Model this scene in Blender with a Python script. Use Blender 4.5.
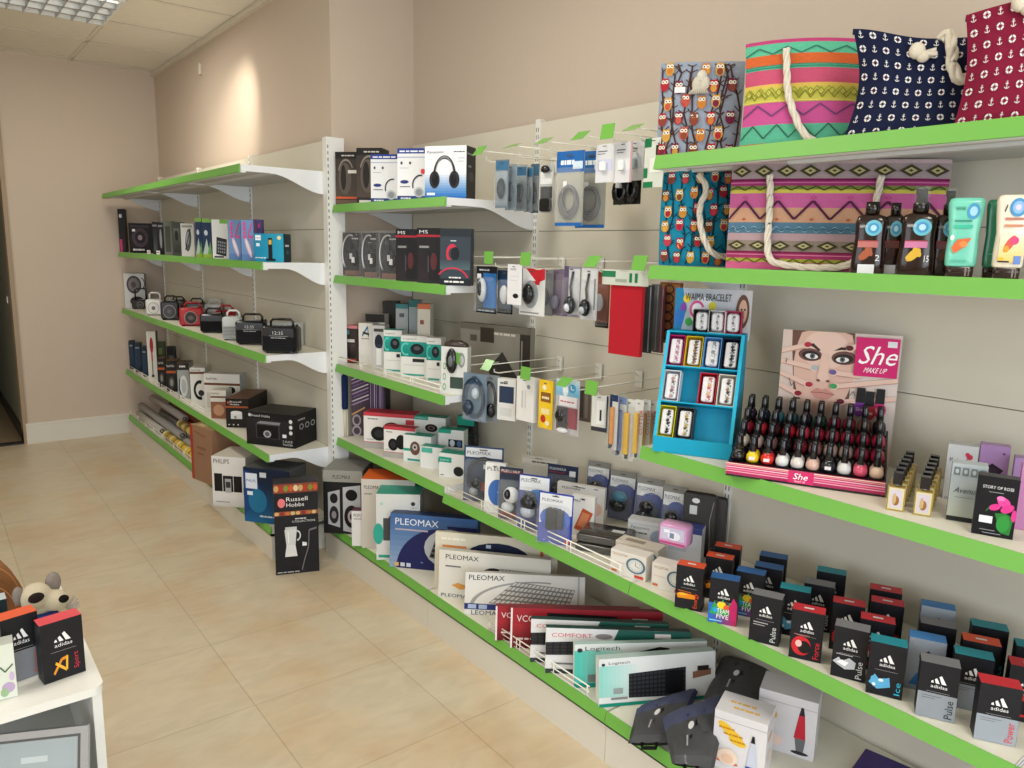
import bpy, math, random
from math import sin, cos, pi, radians, sqrt
random.seed(7)
for o in list(bpy.data.objects): bpy.data.objects.remove(o)
S = bpy.context.scene; COL = S.collection
# ------------------------------------------------------------ camera
H = 1.5; FP = 760.0
def _n(v):
    l = sqrt(sum(a*a for a in v)); return [a/l for a in v]
def _d(a, b): return sum(x*y for x, y in zip(a, b))
_Y = _n([-93-512, -(237-384), -FP]); _X = [1483-512, -(273-384), -FP]
_X = _n([a-b*_d(_X, _Y) for a, b in zip(_X, _Y)])
_Z = [_X[1]*_Y[2]-_X[2]*_Y[1], _X[2]*_Y[0]-_X[0]*_Y[2], _X[0]*_Y[1]-_X[1]*_Y[0]]
M = [_X, _Y, _Z]
from mathutils import Matrix, Vector
cam = bpy.data.objects.new('camera', bpy.data.cameras.new('camera')); COL.objects.link(cam)
mw = Matrix(M).to_4x4(); mw.translation = (0, 0, H); cam.matrix_world = mw
cam.data.lens = FP/1024*36; cam.data.sensor_width = 36; cam.data.clip_start = .05
S.camera = cam
# ------------------------------------------------------------ light
S.view_settings.view_transform = 'Standard'; S.view_settings.look = 'None'
S.view_settings.gamma = 1; S.view_settings.use_curve_mapping = False
S.view_settings.exposure = 0.37
W = bpy.data.worlds.new('world'); S.world = W; W.use_nodes = True
W.node_tree.nodes['Background'].inputs[0].default_value = (.62, .74, .9, 1)
W.node_tree.nodes['Background'].inputs[1].default_value = 1.0
def area(name, loc, rot, sx, sy, power, col):
    l = bpy.data.lights.new(name, 'AREA'); l.shape = 'RECTANGLE'; l.size = sx; l.size_y = sy
    l.energy = power; l.color = col
    o = bpy.data.objects.new(name, l); COL.objects.link(o); o.location = loc; o.rotation_euler = rot
    return o
# daylight through the shop window behind the camera and the one on the left
area('window_daylight', (-.3, -2.35, 1.45), (radians(90), 0, 0), 3.6, 2.0, 74, (.88, .95, 1))
area('side_window_daylight', (-2.9, .6, 1.5), (radians(90), 0, radians(-90)), 2.6, 1.7, 22, (.95, .98, 1))
LAMPS = [(.73, 4.95, 11), (.73, 1.95, 14), (-1.4, 1.95, 12), (-1.4, 4.95, 7), (.73, -.45, 13)]
sp = bpy.data.lights.new('wall_spotlight', 'SPOT'); sp.energy = 34; sp.color = (1, .92, .78)
sp.spot_size = radians(58); sp.spot_blend = 1; sp.shadow_soft_size = .03
so = bpy.data.objects.new('wall_spotlight', sp); COL.objects.link(so); so.location = (1.16, 4.2, 2.72)
so.rotation_euler = (Vector((1.6, 4.75, 2.1))-so.location).to_track_quat('-Z', 'Y').to_euler()
# ------------------------------------------------------------ picture measuring (turns a spot seen on a shelf into a place)
def ray(px, py):
    v = (px-512, -(py-384), -FP); return [sum(M[i][k]*v[k] for k in range(3)) for i in range(3)]
def on(px, py, z):
    r = ray(px, py); t = (z-H)/r[2]; return (r[0]*t, r[1]*t, z)
def _A(px): k = (px-512)/FP; return [M[i][0]+k*M[i][2] for i in range(3)]
def _B(py): k = (384-py)/FP; return [M[i][1]+k*M[i][2] for i in range(3)]
def along(p, d, px):
    A = _A(px); return -(A[0]*p[0]+A[1]*p[1]+A[2]*(p[2]-H))/(A[0]*d[0]+A[1]*d[1])
def colX(px, X, z): p = (X, 0, z); return (X, along(p, (0, 1), px), z)
def hgt(p, py):
    B = _B(py); return -(B[0]*p[0]+B[1]*p[1])/B[2]+H
# ------------------------------------------------------------ materials
def lin(c):
    if isinstance(c, str): c = [int(c[i:i+2], 16)/255 for i in (0, 2, 4)]
    return tuple((x/12.92 if x <= .04045 else ((x+.055)/1.055)**2.4) for x in c[:3])+(1,)
FIN = {}
def fin(code):
    if code in FIN: return FIN[code]
    nm = {'c': 'printed_card', 'm': 'matte_surface', 'g': 'glossy_plastic', 's': 'brushed_metal', 't': 'clear_plastic', 'w': 'painted_steel', 'f': 'woven_fabric', 'e': 'lamp_glow', 'p': 'wall_paint'}[code]
    m = bpy.data.materials.new(nm); m.use_nodes = True; nt = m.node_tree; b = nt.nodes['Principled BSDF']
    a = nt.nodes.new('ShaderNodeAttribute'); a.attribute_name = 'Col'
    nz = nt.nodes.new('ShaderNodeTexNoise'); tc = nt.nodes.new('ShaderNodeTexCoord')
    nt.links.new(tc.outputs['Object'], nz.inputs['Vector'])
    nz.inputs['Scale'].default_value = {'f': 260, 'p': 60, 'c': 30}.get(code, 18); nz.inputs['Detail'].default_value = 3
    mx = nt.nodes.new('ShaderNodeMix'); mx.data_type = 'RGBA'; mx.blend_type = 'MULTIPLY'
    mr = nt.nodes.new('ShaderNodeMapRange'); amt = {'f': .25, 'c': .06, 'p': .05, 'm': .1}.get(code, .03)
    mr.inputs[3].default_value = 1-amt; mr.inputs[4].default_value = 1
    nt.links.new(nz.outputs['Fac'], mr.inputs[0]); mx.inputs[0].default_value = 1
    nt.links.new(a.outputs['Color'], mx.inputs[6]); nt.links.new(mr.outputs[0], mx.inputs[7])
    nt.links.new(mx.outputs[2], b.inputs['Base Color'])
    b.inputs['Roughness'].default_value = {'c': .42, 'm': .8, 'g': .16, 's': .3, 't': .08, 'w': .45, 'f': .95, 'p': .85}.get(code, .5)
    if code in 'cmfpw': b.inputs['Specular IOR Level'].default_value = {'c': .22, 'w': .4}.get(code, .12)
    if code == 's': b.inputs['Metallic'].default_value = .85
    if code in 'fp':
        bp = nt.nodes.new('ShaderNodeBump'); bp.inputs['Strength'].default_value = .25 if code == 'f' else .08
        bp.inputs['Distance'].default_value = .002
        nt.links.new(nz.outputs['Fac'], bp.inputs['Height']); nt.links.new(bp.outputs[0], b.inputs['Normal'])
    if code == 't':
        b.inputs['Alpha'].default_value = .09; b.inputs['Specular IOR Level'].default_value = .8
    if code == 'e':
        nt.links.new(a.outputs['Color'], b.inputs['Emission Color']); b.inputs['Emission Strength'].default_value = 1.1
    FIN[code] = m; return m
# ------------------------------------------------------------ mesh builder
class MB:
    def __init__(s): s.v = []; s.f = []; s.c = []; s.m = []; s.s = []
    def face(s, pts, col, fi='c', sm=False):
        n = len(s.v); s.v += [tuple(p) for p in pts]; s.f.append(tuple(range(n, n+len(pts))))
        s.c.append(lin(col)); s.m.append(fi); s.s.append(sm)
    def mesh(s, vs, fs, col, fi='c', sm=False):
        n = len(s.v); s.v += [tuple(p) for p in vs]; c = lin(col)
        for f in fs: s.f.append(tuple(n+i for i in f)); s.c.append(c); s.m.append(fi); s.s.append(sm)
    def box(s, x0, x1, y0, y1, z0, z1, col, fi='c', **k):
        v = [(x, y, z) for z in (z0, z1) for y in (y0, y1) for x in (x0, x1)]
        fs = {'bottom': (0, 2, 3, 1), 'top': (4, 5, 7, 6), 'front': (0, 1, 5, 4), 'back': (2, 6, 7, 3), 'left': (0, 4, 6, 2), 'right': (1, 3, 7, 5)}
        n = len(s.v); s.v += v
        for nm, f in fs.items():
            s.f.append(tuple(n+i for i in f)); s.c.append(lin(k.get(nm, col))); s.m.append(fi); s.s.append(False)
    def rbox(s, x0, x1, y0, y1, z0, z1, r, col, fi='g', n=4, front=None):   # rounded in x-z, extruded in y, soft front edge
        def ring(ins, y):
            o = []
            for (cx, cz, a0) in ((x1-r, z1-r, 0), (x0+r, z1-r, 90), (x0+r, z0+r, 180), (x1-r, z0+r, 270)):
                for i in range(n+1):
                    a = radians(a0+90*i/n); o.append((cx+(r-ins)*cos(a), y, cz+(r-ins)*sin(a)))
            return o
        b = min(r*.35, (y1-y0)*.2); rs = [ring(b, y0), ring(0, y0+b), ring(0, y1-b), ring(b, y1)]
        k = len(rs[0]); n0 = len(s.v)
        vs = [p for q in rs for p in q]; fs = []
        for j in range(3):
            for i in range(k): fs.append((j*k+i, (j+1)*k+i, (j+1)*k+(i+1) % k, j*k+(i+1) % k))
        s.mesh(vs, fs, col, fi, True)
        s.face(rs[0][::-1], front or col, fi); s.face(rs[3], col, fi)
    def tube(s, pts, r, col, fi='w', n=6, closed=False):
        P = [Vector(p) for p in pts]; vs = []; fs = []; N = len(P); up = Vector((0.13, .27, 1)).normalized()
        for i, p in enumerate(P):
            if closed: t = P[(i+1) % N]-P[i-1]
            else: t = P[min(i+1, N-1)]-P[max(i-1, 0)]
            t = t.normalized() if t.length > 0 else up
            a = t.cross(up)
            if a.length < .05: a = t.cross(Vector((1, 0, 0)))
            a.normalize(); b = t.cross(a); rr = r[i] if isinstance(r, (list, tuple)) else r
            for k in range(n):
                w = 2*pi*k/n; vs.append(p+a*cos(w)*rr+b*sin(w)*rr)
        for i in range(N if closed else N-1):
            j = (i+1) % N
            for k in range(n): fs.append((i*n+k, i*n+(k+1) % n, j*n+(k+1) % n, j*n+k))
        if not closed: fs += [tuple(range(n))[::-1], tuple((N-1)*n+k for k in range(n))]
        s.mesh(vs, fs, col, fi, True)
    def rope(s, pts, r, col, tw=60):                # three twisted strands
        P = [Vector(p) for p in smooth(pts, 10)]
        L = 0
        for st in range(3):
            q = []; L = 0
            for i, p in enumerate(P):
                t = (P[min(i+1, len(P)-1)]-P[max(i-1, 0)]).normalized()
                if i: L += (P[i]-P[i-1]).length
                a = t.cross(Vector((.2, 1, .3))).normalized(); b = t.cross(a); w = L*tw+st*2*pi/3
                q.append(p+(a*cos(w)+b*sin(w))*r*.5)
            s.tube(q, r*.58, col, 'f', 6)
    def lathe(s, prof, cx, cy, col, fi='g', n=14, sx=1, sy=1):
        vs = []; fs = []
        for (r, z) in prof:
            for k in range(n): a = 2*pi*k/n; vs.append((cx+r*cos(a)*sx, cy+r*sin(a)*sy, z))
        for i in range(len(prof)-1):
            for k in range(n): fs.append((i*n+k, i*n+(k+1) % n, (i+1)*n+(k+1) % n, (i+1)*n+k))
        fs += [tuple(range(n))[::-1], tuple((len(prof)-1)*n+k for k in range(n))]
        s.mesh(vs, fs, col, fi, True)
    def loft(s, prof, col, fi='g', e=4, n=28, cx=0, cy=0):   # prof: (z, rx, ry, shift x) superellipse sections
        vs = []; fs = []
        for q in prof:
            z, rx, ry = q[:3]; dx = q[3] if len(q) > 3 else 0
            for k in range(n):
                a = 2*pi*k/n; c_, s_ = cos(a), sin(a)
                vs.append((cx+dx+rx*math.copysign(abs(c_)**(2/e), c_), cy+ry*math.copysign(abs(s_)**(2/e), s_), z))
        for i in range(len(prof)-1):
            for k in range(n): fs.append((i*n+k, i*n+(k+1) % n, (i+1)*n+(k+1) % n, (i+1)*n+k))
        fs += [tuple(range(n))[::-1], tuple((len(prof)-1)*n+k for k in range(n))]
        s.mesh(vs, fs, col, fi, True)
    def ball(s, c, rx, ry, rz, col, fi='f', n=12):
        vs = []; fs = []; m = n//2+1
        for i in range(m+1):
            t = pi*i/m
            for k in range(n):
                a = 2*pi*k/n; vs.append((c[0]+rx*sin(t)*cos(a), c[1]+ry*sin(t)*sin(a), c[2]+rz*cos(t)))
        for i in range(m):
            for k in range(n): fs.append((i*n+k, (i+1)*n+k, (i+1)*n+(k+1) % n, i*n+(k+1) % n))
        s.mesh(vs, fs, col, fi, True)
    def build(s, name):
        me = bpy.data.meshes.new(name); me.from_pydata(s.v, [], s.f)
        fs = []
        for m in s.m:
            if m not in fs: fs.append(m)
        for c in fs: me.materials.append(fin(c))
        me.polygons.foreach_set('material_index', [fs.index(m) for m in s.m])
        me.polygons.foreach_set('use_smooth', s.s)
        ca = me.color_attributes.new('Col', 'FLOAT_COLOR', 'CORNER'); d = []
        for p, c in zip(me.polygons, s.c): d += list(c)*p.loop_total
        ca.data.foreach_set('color', d); me.update(); return me
def smooth(pts, k=6):
    out = []; P = [Vector(p) for p in pts]
    for i in range(len(P)-1):
        a, b, c, d = P[max(i-1, 0)], P[i], P[i+1], P[min(i+2, len(P)-1)]
        for j in range(k):
            t = j/k; out.append(.5*((2*b)+(-a+c)*t+(2*a-5*b+4*c-d)*t*t+(-a+3*b-3*c+d)*t**3))
    out.append(P[-1]); return out
# ------------------------------------------------------------ scene tree
def setp(o, label=None, cat=None, grp=None, kind=None):
    if label: o['label'] = label
    if cat: o['category'] = cat
    if grp: o['group'] = grp
    if kind: o['kind'] = kind
def thing(name, label, cat, loc, ang=0, mb=None, grp=None, lean=0):
    o = bpy.data.objects.new(name, mb.build(name) if mb else None); COL.objects.link(o)
    o.location = loc; o.rotation_euler = (-radians(lean), 0, -radians(ang)); setp(o, label, cat, grp)
    if not mb: o.empty_display_size = .02
    return o
def part(name, mb, par, loc=None, label=None):
    o = bpy.data.objects.new(name, mb.build(name) if isinstance(mb, MB) else mb); COL.objects.link(o); o.parent = par
    if loc: o.location = loc
    if label: o['label'] = label
    return o
def struct(name, mb):
    o = bpy.data.objects.new(name, mb.build(name)); COL.objects.link(o); o['kind'] = 'structure'; return o
# ------------------------------------------------------------ lettering and printing
TXT = {}
def glyphs(t):
    if t in TXT: return TXT[t]
    cu = bpy.data.curves.new('lettering', 'FONT'); cu.body = t; cu.offset = 0; cu.resolution_u = 2
    o = bpy.data.objects.new('lettering', cu); COL.objects.link(o); dg = bpy.context.evaluated_depsgraph_get()
    me = bpy.data.meshes.new_from_object(o.evaluated_get(dg))
    vs = [(v.co.x, v.co.y) for v in me.vertices]; fs = [tuple(p.vertices) for p in me.polygons]
    bpy.data.objects.remove(o); bpy.data.curves.remove(cu); bpy.data.meshes.remove(me)
    x0 = min(v[0] for v in vs); x1 = max(v[0] for v in vs); y0 = min(v[1] for v in vs); y1 = max(v[1] for v in vs)
    TXT[t] = ([((a-x0)/(x1-x0), (b-y0)/(y1-y0)) for a, b in vs], fs); return TXT[t]
FAINT = {'POWER', 'ROWE', 'SERIES 3000', 'Kettle', '850W', 'Home Theatre', 'HEADPHONES', 'WIRELESS', 'HEADSET', 'GAMING', 'HEADSET STEREO', 'SOUND', 'SMART', 'speakers', 'CAMERA', 'Multimedia', 'MULTIMEDIA', 'CABLE', 'MOUSE', 'OPTICAL', 'USB', 'CAR', 'Retro', 'Rocket', 'EARPHONES', 'COMAX', 'ELECTRIC', 'FOOD', 'KAA 19', 'HIGH DEFINITION', 'AM FM RADIO', '12,90', 'RP-HT161', 'THERMO', 'Lava'}
EPS = .00045; DIM = {}
def face_map(face, w, h, d):
    if face == 'front': return lambda u, v, l: (u*w, -l*EPS, v*h)
    if face == 'right': return lambda u, v, l: (w+l*EPS, u*d, v*h)
    if face == 'left': return lambda u, v, l: (-l*EPS, d-u*d, v*h)
    if face == 'top': return lambda u, v, l: (u*w, v*d, h+l*EPS)
def draw(mb, mp, ops, fi='c', sub=1, l0=1):
    for i, op in enumerate(ops):
        k = op[0]; l = l0+i*.5
        if k == 'r':
            _, a, b, c, d, col = op
            for j in range(sub):
                u0 = a+(c-a)*j/sub; u1 = a+(c-a)*(j+1)/sub
                mb.face([mp(u0, b, l), mp(u1, b, l), mp(u1, d, l), mp(u0, d, l)], col, fi)
        elif k == 'g':           # colour running from the lower edge to the upper
            _, a, b, c, d, c0, c1 = op; n = 10
            for j in range(n):
                t = (j+.5)/n; col = [x*(1-t)+y*t for x, y in zip(rgb(c0), rgb(c1))]
                v0 = b+(d-b)*j/n; v1 = b+(d-b)*(j+1)/n
                mb.face([mp(a, v0, l), mp(c, v0, l), mp(c, v1, l), mp(a, v1, l)], col, fi)
        elif k == 'h':           # colour running left to right
            _, a, b, c, d, c0, c1 = op; n = 10
            for j in range(n):
                t = (j+.5)/n; col = [x*(1-t)+y*t for x, y in zip(rgb(c0), rgb(c1))]
                u0 = a+(c-a)*j/n; u1 = a+(c-a)*(j+1)/n
                mb.face([mp(u0, b, l), mp(u1, b, l), mp(u1, d, l), mp(u0, d, l)], col, fi)
        elif k == 'e':
            cx, cy, rx, ry, col = op[1:6]; a = radians(op[6]) if len(op) > 6 else 0; n = 20
            mb.face([mp(cx+rx*cos(t)*cos(a)-ry*sin(t)*sin(a), cy+rx*cos(t)*sin(a)+ry*sin(t)*cos(a), l) for t in [2*pi*j/n for j in range(n)]], col, fi)
        elif k == 'a':           # arc band: cx cy rx ry width from to col
            cx, cy, rx, ry, wd, a0, a1, col = op[1:9]; n = 18
            for j in range(n):
                t0 = radians(a0+(a1-a0)*j/n); t1 = radians(a0+(a1-a0)*(j+1)/n); q = 1-wd
                mb.face([mp(cx+rx*cos(t0), cy+ry*sin(t0), l), mp(cx+rx*cos(t1), cy+ry*sin(t1), l), mp(cx+rx*q*cos(t1), cy+ry*q*sin(t1), l), mp(cx+rx*q*cos(t0), cy+ry*q*sin(t0), l)], col, fi)
        elif k == 'p':
            mb.face([mp(x, y, l) for x, y in op[1]], op[2], fi)
        elif k == 'l':           # polyline: pts width col (width fraction of u)
            pts, wd, col = op[1:4]
            for (x0, y0), (x1, y1) in zip(pts, pts[1:]):
                dx, dy = x1-x0, y1-y0; L = sqrt(dx*dx+dy*dy) or 1; nx, ny = -dy/L*wd/2, dx/L*wd/2
                mb.face([mp(x0+nx, y0+ny, l), mp(x0-nx, y0-ny, l), mp(x1-nx, y1-ny, l), mp(x1+nx, y1+ny, l)], col, fi)
        elif k == 't':
            _, s, x, y, w, h, col = op[:7]; rot = op[7] if len(op) > 7 else 0; sh = op[8] if len(op) > 8 else 0
            if s in FAINT:            # print too small to read: a row of word-like dashes
                x0 = 0
                for n_ in (.22, .14, .3, .2):
                    if rot == 90: mb.face([mp(x+w*(1-b_), y+h*a_, l) for a_, b_ in ((x0, .2), (x0+n_, .2), (x0+n_, .8), (x0, .8))], col, fi)
                    else: mb.face([mp(x+w*a_, y+h*b_, l) for a_, b_ in ((x0, .2), (x0+n_, .2), (x0+n_, .8), (x0, .8))], col, fi)
                    x0 += n_+.045
                continue
            vs, fs = glyphs(s)
            if rot == 90: pts = [mp(x+w*(1-b), y+h*a, l) for a, b in vs]
            else: pts = [mp(x+w*(a+sh*b), y+h*b, l) for a, b in vs]
            mb.mesh(pts, fs, col, fi)
        elif k == 'k':           # keyboard: quad corners bl br tr tl, columns, rows, key colour, gap colour
            q, nc, nr, kc, gc = op[1:6]
            def bil(s_, t_): 
                return tuple((q[0][i]*(1-s_)+q[1][i]*s_)*(1-t_)+(q[3][i]*(1-s_)+q[2][i]*s_)*t_ for i in (0, 1))
            mb.face([mp(*bil(s_, t_), l) for s_, t_ in ((0, 0), (1, 0), (1, 1), (0, 1))], gc, fi)
            for a in range(nc):
                for b in range(nr):
                    s0, s1, t0, t1 = (a+.15)/nc, (a+.85)/nc, (b+.18)/nr, (b+.82)/nr
                    mb.face([mp(*bil(s_, t_), l+.4) for s_, t_ in ((s0, t0), (s1, t0), (s1, t1), (s0, t1))], kc, fi)
def rgb(c): return [int(c[i:i+2], 16)/255 for i in (0, 2, 4)] if isinstance(c, str) else c
def spot(z, xl, xr, yt, yb=None, ang=0, X=None, ybr=None):
    """left bottom corner on the shelf at height z, then width, height, angle"""
    p = on(xl, yb, z) if X is None else colX(xl, X, z)
    if ybr is not None:
        q = on(xr, ybr, z); dx, dy = q[0]-p[0], q[1]-p[1]; ang = math.degrees(math.atan2(-dy, dx)); w = sqrt(dx*dx+dy*dy)
    else:
        w = along(p, (cos(radians(ang)), -sin(radians(ang))), xr)
    return p, w, hgt(p, yt)-z, ang
def box(name, label, cat, z, xl, xr, yt, yb=None, ang=50, d=.06, X=None, ybr=None, col='dddddd', front=(), right=(), top=(), left=(), cols=None, grp=None, lean=0, fi='c', h=None):
    p, w, hh, ang = spot(z, xl, xr, yt, yb, ang, X, ybr); h = h or hh
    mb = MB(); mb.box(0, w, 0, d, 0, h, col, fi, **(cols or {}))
    for f, ops in (('front', front), ('right', right), ('top', top), ('left', left)):
        if ops: draw(mb, face_map(f, w, h, d), ops, fi)
    o = thing(name, label, cat, (p[0], p[1], p[2]+.0008), ang, mb, grp, lean)
    DIM[o.name] = (w, h, d); return o
# ============================================================ the room
WALL = 'ccbcab'; NX = 2.04; FX = 1.6; YF = 6.55; CZ = 2.78
def floor_mat():
    m = bpy.data.materials.new('floor_tiles'); m.use_nodes = True; nt = m.node_tree; b = nt.nodes['Principled BSDF']
    tc = nt.nodes.new('ShaderNodeTexCoord'); mp = nt.nodes.new('ShaderNodeMapping'); mp.inputs['Location'].default_value = (-.77+2, -3.27+4.8, 0)
    br = nt.nodes.new('ShaderNodeTexBrick'); br.offset = 0; br.inputs['Scale'].default_value = 1
    br.inputs['Mortar Size'].default_value = .0028; br.inputs['Mortar Smooth'].default_value = .3
    br.inputs['Brick Width'].default_value = .5; br.inputs['Row Height'].default_value = .48
    br.inputs['Color1'].default_value = lin('d3c6ad'); br.inputs['Color2'].default_value = lin('d0c2a8'); br.inputs['Mortar'].default_value = lin('bfb197')
    nt.links.new(tc.outputs['Object'], mp.inputs[0]); nt.links.new(mp.outputs[0], br.inputs['Vector'])
    n1 = nt.nodes.new('ShaderNodeTexNoise'); n1.inputs['Scale'].default_value = 7; n1.inputs['Detail'].default_value = 6; n1.inputs['Distortion'].default_value = 1.2
    sc = nt.nodes.new('ShaderNodeMapping'); sc.inputs['Scale'].default_value = (1, 2.2, 1); nt.links.new(tc.outputs['Object'], sc.inputs[0]); nt.links.new(sc.outputs[0], n1.inputs['Vector'])
    cr = nt.nodes.new('ShaderNodeMapRange'); cr.inputs[1].default_value = .3; cr.inputs[2].default_value = .7; cr.inputs[3].default_value = .93; cr.inputs[4].default_value = 1.05
    nt.links.new(n1.outputs['Fac'], cr.inputs[0])
    mx = nt.nodes.new('ShaderNodeMix'); mx.data_type = 'RGBA'; mx.blend_type = 'MULTIPLY'; mx.inputs[0].default_value = 1
    nt.links.new(br.outputs['Color'], mx.inputs[6]); nt.links.new(cr.outputs[0], mx.inputs[7]); nt.links.new(mx.outputs[2], b.inputs['Base Color'])
    n2 = nt.nodes.new('ShaderNodeTexNoise'); n2.inputs['Scale'].default_value = 2.6; n2.inputs['Detail'].default_value = 5; nt.links.new(tc.outputs['Object'], n2.inputs['Vector'])
    m2 = nt.nodes.new('ShaderNodeMix'); m2.data_type = 'RGBA'; m2.blend_type = 'MULTIPLY'; r2 = nt.nodes.new('ShaderNodeMapRange'); r2.inputs[1].default_value = .45; r2.inputs[2].default_value = .7; r2.inputs[4].default_value = .8
    nt.links.new(n2.outputs['Fac'], r2.inputs[0]); nt.links.new(r2.outputs[0], m2.inputs[0]); nt.links.new(mx.outputs[2], m2.inputs[6]); m2.inputs[7].default_value = lin('f6e2cc'); nt.links.new(m2.outputs[2], b.inputs['Base Color'])
    b.inputs['Roughness'].default_value = .34
    bp = nt.nodes.new('ShaderNodeBump'); bp.invert = True; bp.inputs['Distance'].default_value = .001; bp.inputs['Strength'].default_value = .4
    nt.links.new(br.outputs['Fac'], bp.inputs['Height']); nt.links.new(bp.outputs[0], b.inputs['Normal'])
    return m
f = MB(); f.box(-3.05, NX+.1, -2.6, YF+.06, -.1, 0, 'cdb797'); fo = struct('floor', f); fo.data.materials.clear(); fo.data.materials.append(floor_mat())
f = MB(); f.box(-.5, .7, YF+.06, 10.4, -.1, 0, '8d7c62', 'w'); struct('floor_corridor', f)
f = MB(); f.box(-3.05, NX+.1, -2.6, YF+.1, CZ, CZ+.08, 'e9e4d8', 'm')
for i in range(-5, 2):                                   # ceiling grid bars and the wall trim
    x = 1.03+.6*i
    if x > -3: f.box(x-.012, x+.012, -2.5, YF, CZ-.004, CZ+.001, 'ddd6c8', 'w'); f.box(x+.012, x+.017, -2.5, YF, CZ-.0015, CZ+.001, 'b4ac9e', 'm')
for i in range(-12, 3):
    y = 5.25+.6*i
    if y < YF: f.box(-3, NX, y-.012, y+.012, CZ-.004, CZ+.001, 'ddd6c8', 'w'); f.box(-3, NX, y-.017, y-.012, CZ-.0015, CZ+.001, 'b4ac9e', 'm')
struct('ceiling', f)
f = MB(); f.box(.57, FX, 0, .025, -.02, .02, 'e0d9c9')
f = MB(); f.box(1.575, FX, 3.43, YF, CZ-.03, CZ-.004, 'd8cfbf', 'w'); struct('trim_1', f)
f = MB(); f.box(.57, FX+.5, YF, YF+.12, 0, CZ, WALL, 'p'); struct('wall_back', f)
f = MB(); f.box(FX, FX+.5, 3.43, YF, 0, CZ, WALL, 'p'); struct('wall_right_far', f)
f = MB(); f.box(NX, NX+.12, -2.6, 3.43, 0, CZ, 'c9baaa', 'p'); struct('wall_right', f)
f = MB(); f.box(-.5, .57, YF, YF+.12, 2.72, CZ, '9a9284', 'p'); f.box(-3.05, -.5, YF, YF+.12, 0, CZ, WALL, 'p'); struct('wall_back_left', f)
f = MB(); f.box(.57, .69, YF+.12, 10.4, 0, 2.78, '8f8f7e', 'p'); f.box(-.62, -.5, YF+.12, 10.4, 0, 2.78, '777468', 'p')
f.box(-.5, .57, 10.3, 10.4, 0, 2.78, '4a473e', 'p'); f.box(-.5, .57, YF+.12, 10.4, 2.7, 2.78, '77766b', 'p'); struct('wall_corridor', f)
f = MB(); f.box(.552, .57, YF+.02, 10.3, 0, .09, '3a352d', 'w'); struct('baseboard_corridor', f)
f = MB(); f.box(-.5, .57, YF+.0, YF+.07, 0, .012, '2e2b27', 'w'); struct('trim_2', f)
f = MB(); f.box(.57, FX-.0, YF-.016, YF, .0, .15, 'dcd8ce', 'w'); f.box(.57, FX, YF-.02, YF, .145, .155, 'e6e2d8', 'w'); struct('baseboard_back', f)
f = MB(); f.box(.552, .58, YF-.012, YF+.12, .0, 2.72, 'a8957f', 'p'); struct('trim_3', f)
f = MB(); f.box(.66, .672, YF-.005, YF, 1.0, 1.08, 'e8e4da', 'w')
m = MB(); m.rbox(-.02, .02, 0, .02, 0, .07, .006, 'd8cdbb', 'g')
thing('wall_sensor', 'tiny pale plastic fitting high on the far side wall under the ceiling', 'wall fitting', (1.5795, 5.36, 2.58), 90, m)
# light switch on the corridor wall
f = MB(); f.rbox(-.04, .04, 0, .012, -.04, .04, .006, 'd8d4c6', 'g'); f.box(-.015, .015, -.006, 0, -.025, .025, 'eeeae0', 'g')
thing('light_switch', 'white light switch on the dim corridor wall past the doorway', 'switch', (.569, 7.05, 1.04), 90, f)
# window wall behind the camera and the window on the left, with glass
f = MB()
for a in ((-3.05, -2.1, 0, CZ), (1.5, NX+.1, 0, CZ), (-2.1, 1.5, 0, .4), (-2.1, 1.5, 2.5, CZ)): f.box(a[0], a[1], -2.6, -2.5, a[2], a[3], WALL, 'p')
struct('wall_front', f)
f = MB()
for a in ((-2.5, -.7, 0, CZ), (1.9, YF, 0, CZ), (-.7, 1.9, 0, .6), (-.7, 1.9, 2.4, CZ)): f.box(-3.05, -2.95, a[0], a[1], a[2], a[3], WALL, 'p')
struct('wall_left', f)
f = MB(); f.box(-2.1, 1.5, -2.56, -2.55, .4, 2.5, 'ffffff', 't')
for x in (-2.1, -.92, .28, 1.46): f.box(x, x+.04, -2.59, -2.52, .4, 2.5, 'e8e8e4', 'w')
struct('window_1', f)
f = MB(); f.box(-3.01, -3.0, -.7, 1.9, .6, 2.4, 'ffffff', 't')
for y in (-.7, .58, 1.86): f.box(-3.03, -2.97, y, y+.04, .6, 2.4, 'e8e8e4', 'w')
struct('window_2', f)
# louvred ceiling lights
for i, (x, y, pw) in enumerate(LAMPS):
    r = thing('ceiling_light', ['square louvred fluorescent ceiling light at the top left of the photo', 'louvred ceiling light over the middle of the aisle', 'louvred ceiling light over the left side of the shop', 'louvred ceiling light at the far left of the shop', 'louvred ceiling light nearest the shop window'][i], 'ceiling light', (x, y, CZ-.005))
    m = MB(); m.box(-.29, .29, -.29, .29, -.004, .0, 'e8eaf0', 's')
    for a in (-.29, .275): m.box(a, a+.015, -.29, .29, -.03, -.004, 'dfe1e2', 'w'); m.box(-.275, .275, a, a+.015, -.03, -.004, 'dfe1e2', 'w')
    part('frame', m, r)
    m = MB()
    for k in range(4): m.tube([(-.27, -.2+.133*k, -.012), (.27, -.2+.133*k, -.012)], .008, 'fff6e0', 'e', 8)
    part('fluorescent_tube', m, r)
    m = MB()
    for k in range(1, 7): m.box(-.275+k*.0785, -.275+k*.0785+.006, -.275, .275, -.036, -.006, 'b4b8bc', 's')
    for k in range(1, 4): m.box(-.275, .275, -.275+k*.1375, -.275+k*.1375+.02, -.036, -.006, 'b4b8bc', 's')
    part('louvre', m, r)
    area('ceiling_light_lamp', (x, y, CZ-.045), (0, 0, 0), .52, .52, pw, (1, .94, .84))
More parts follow.
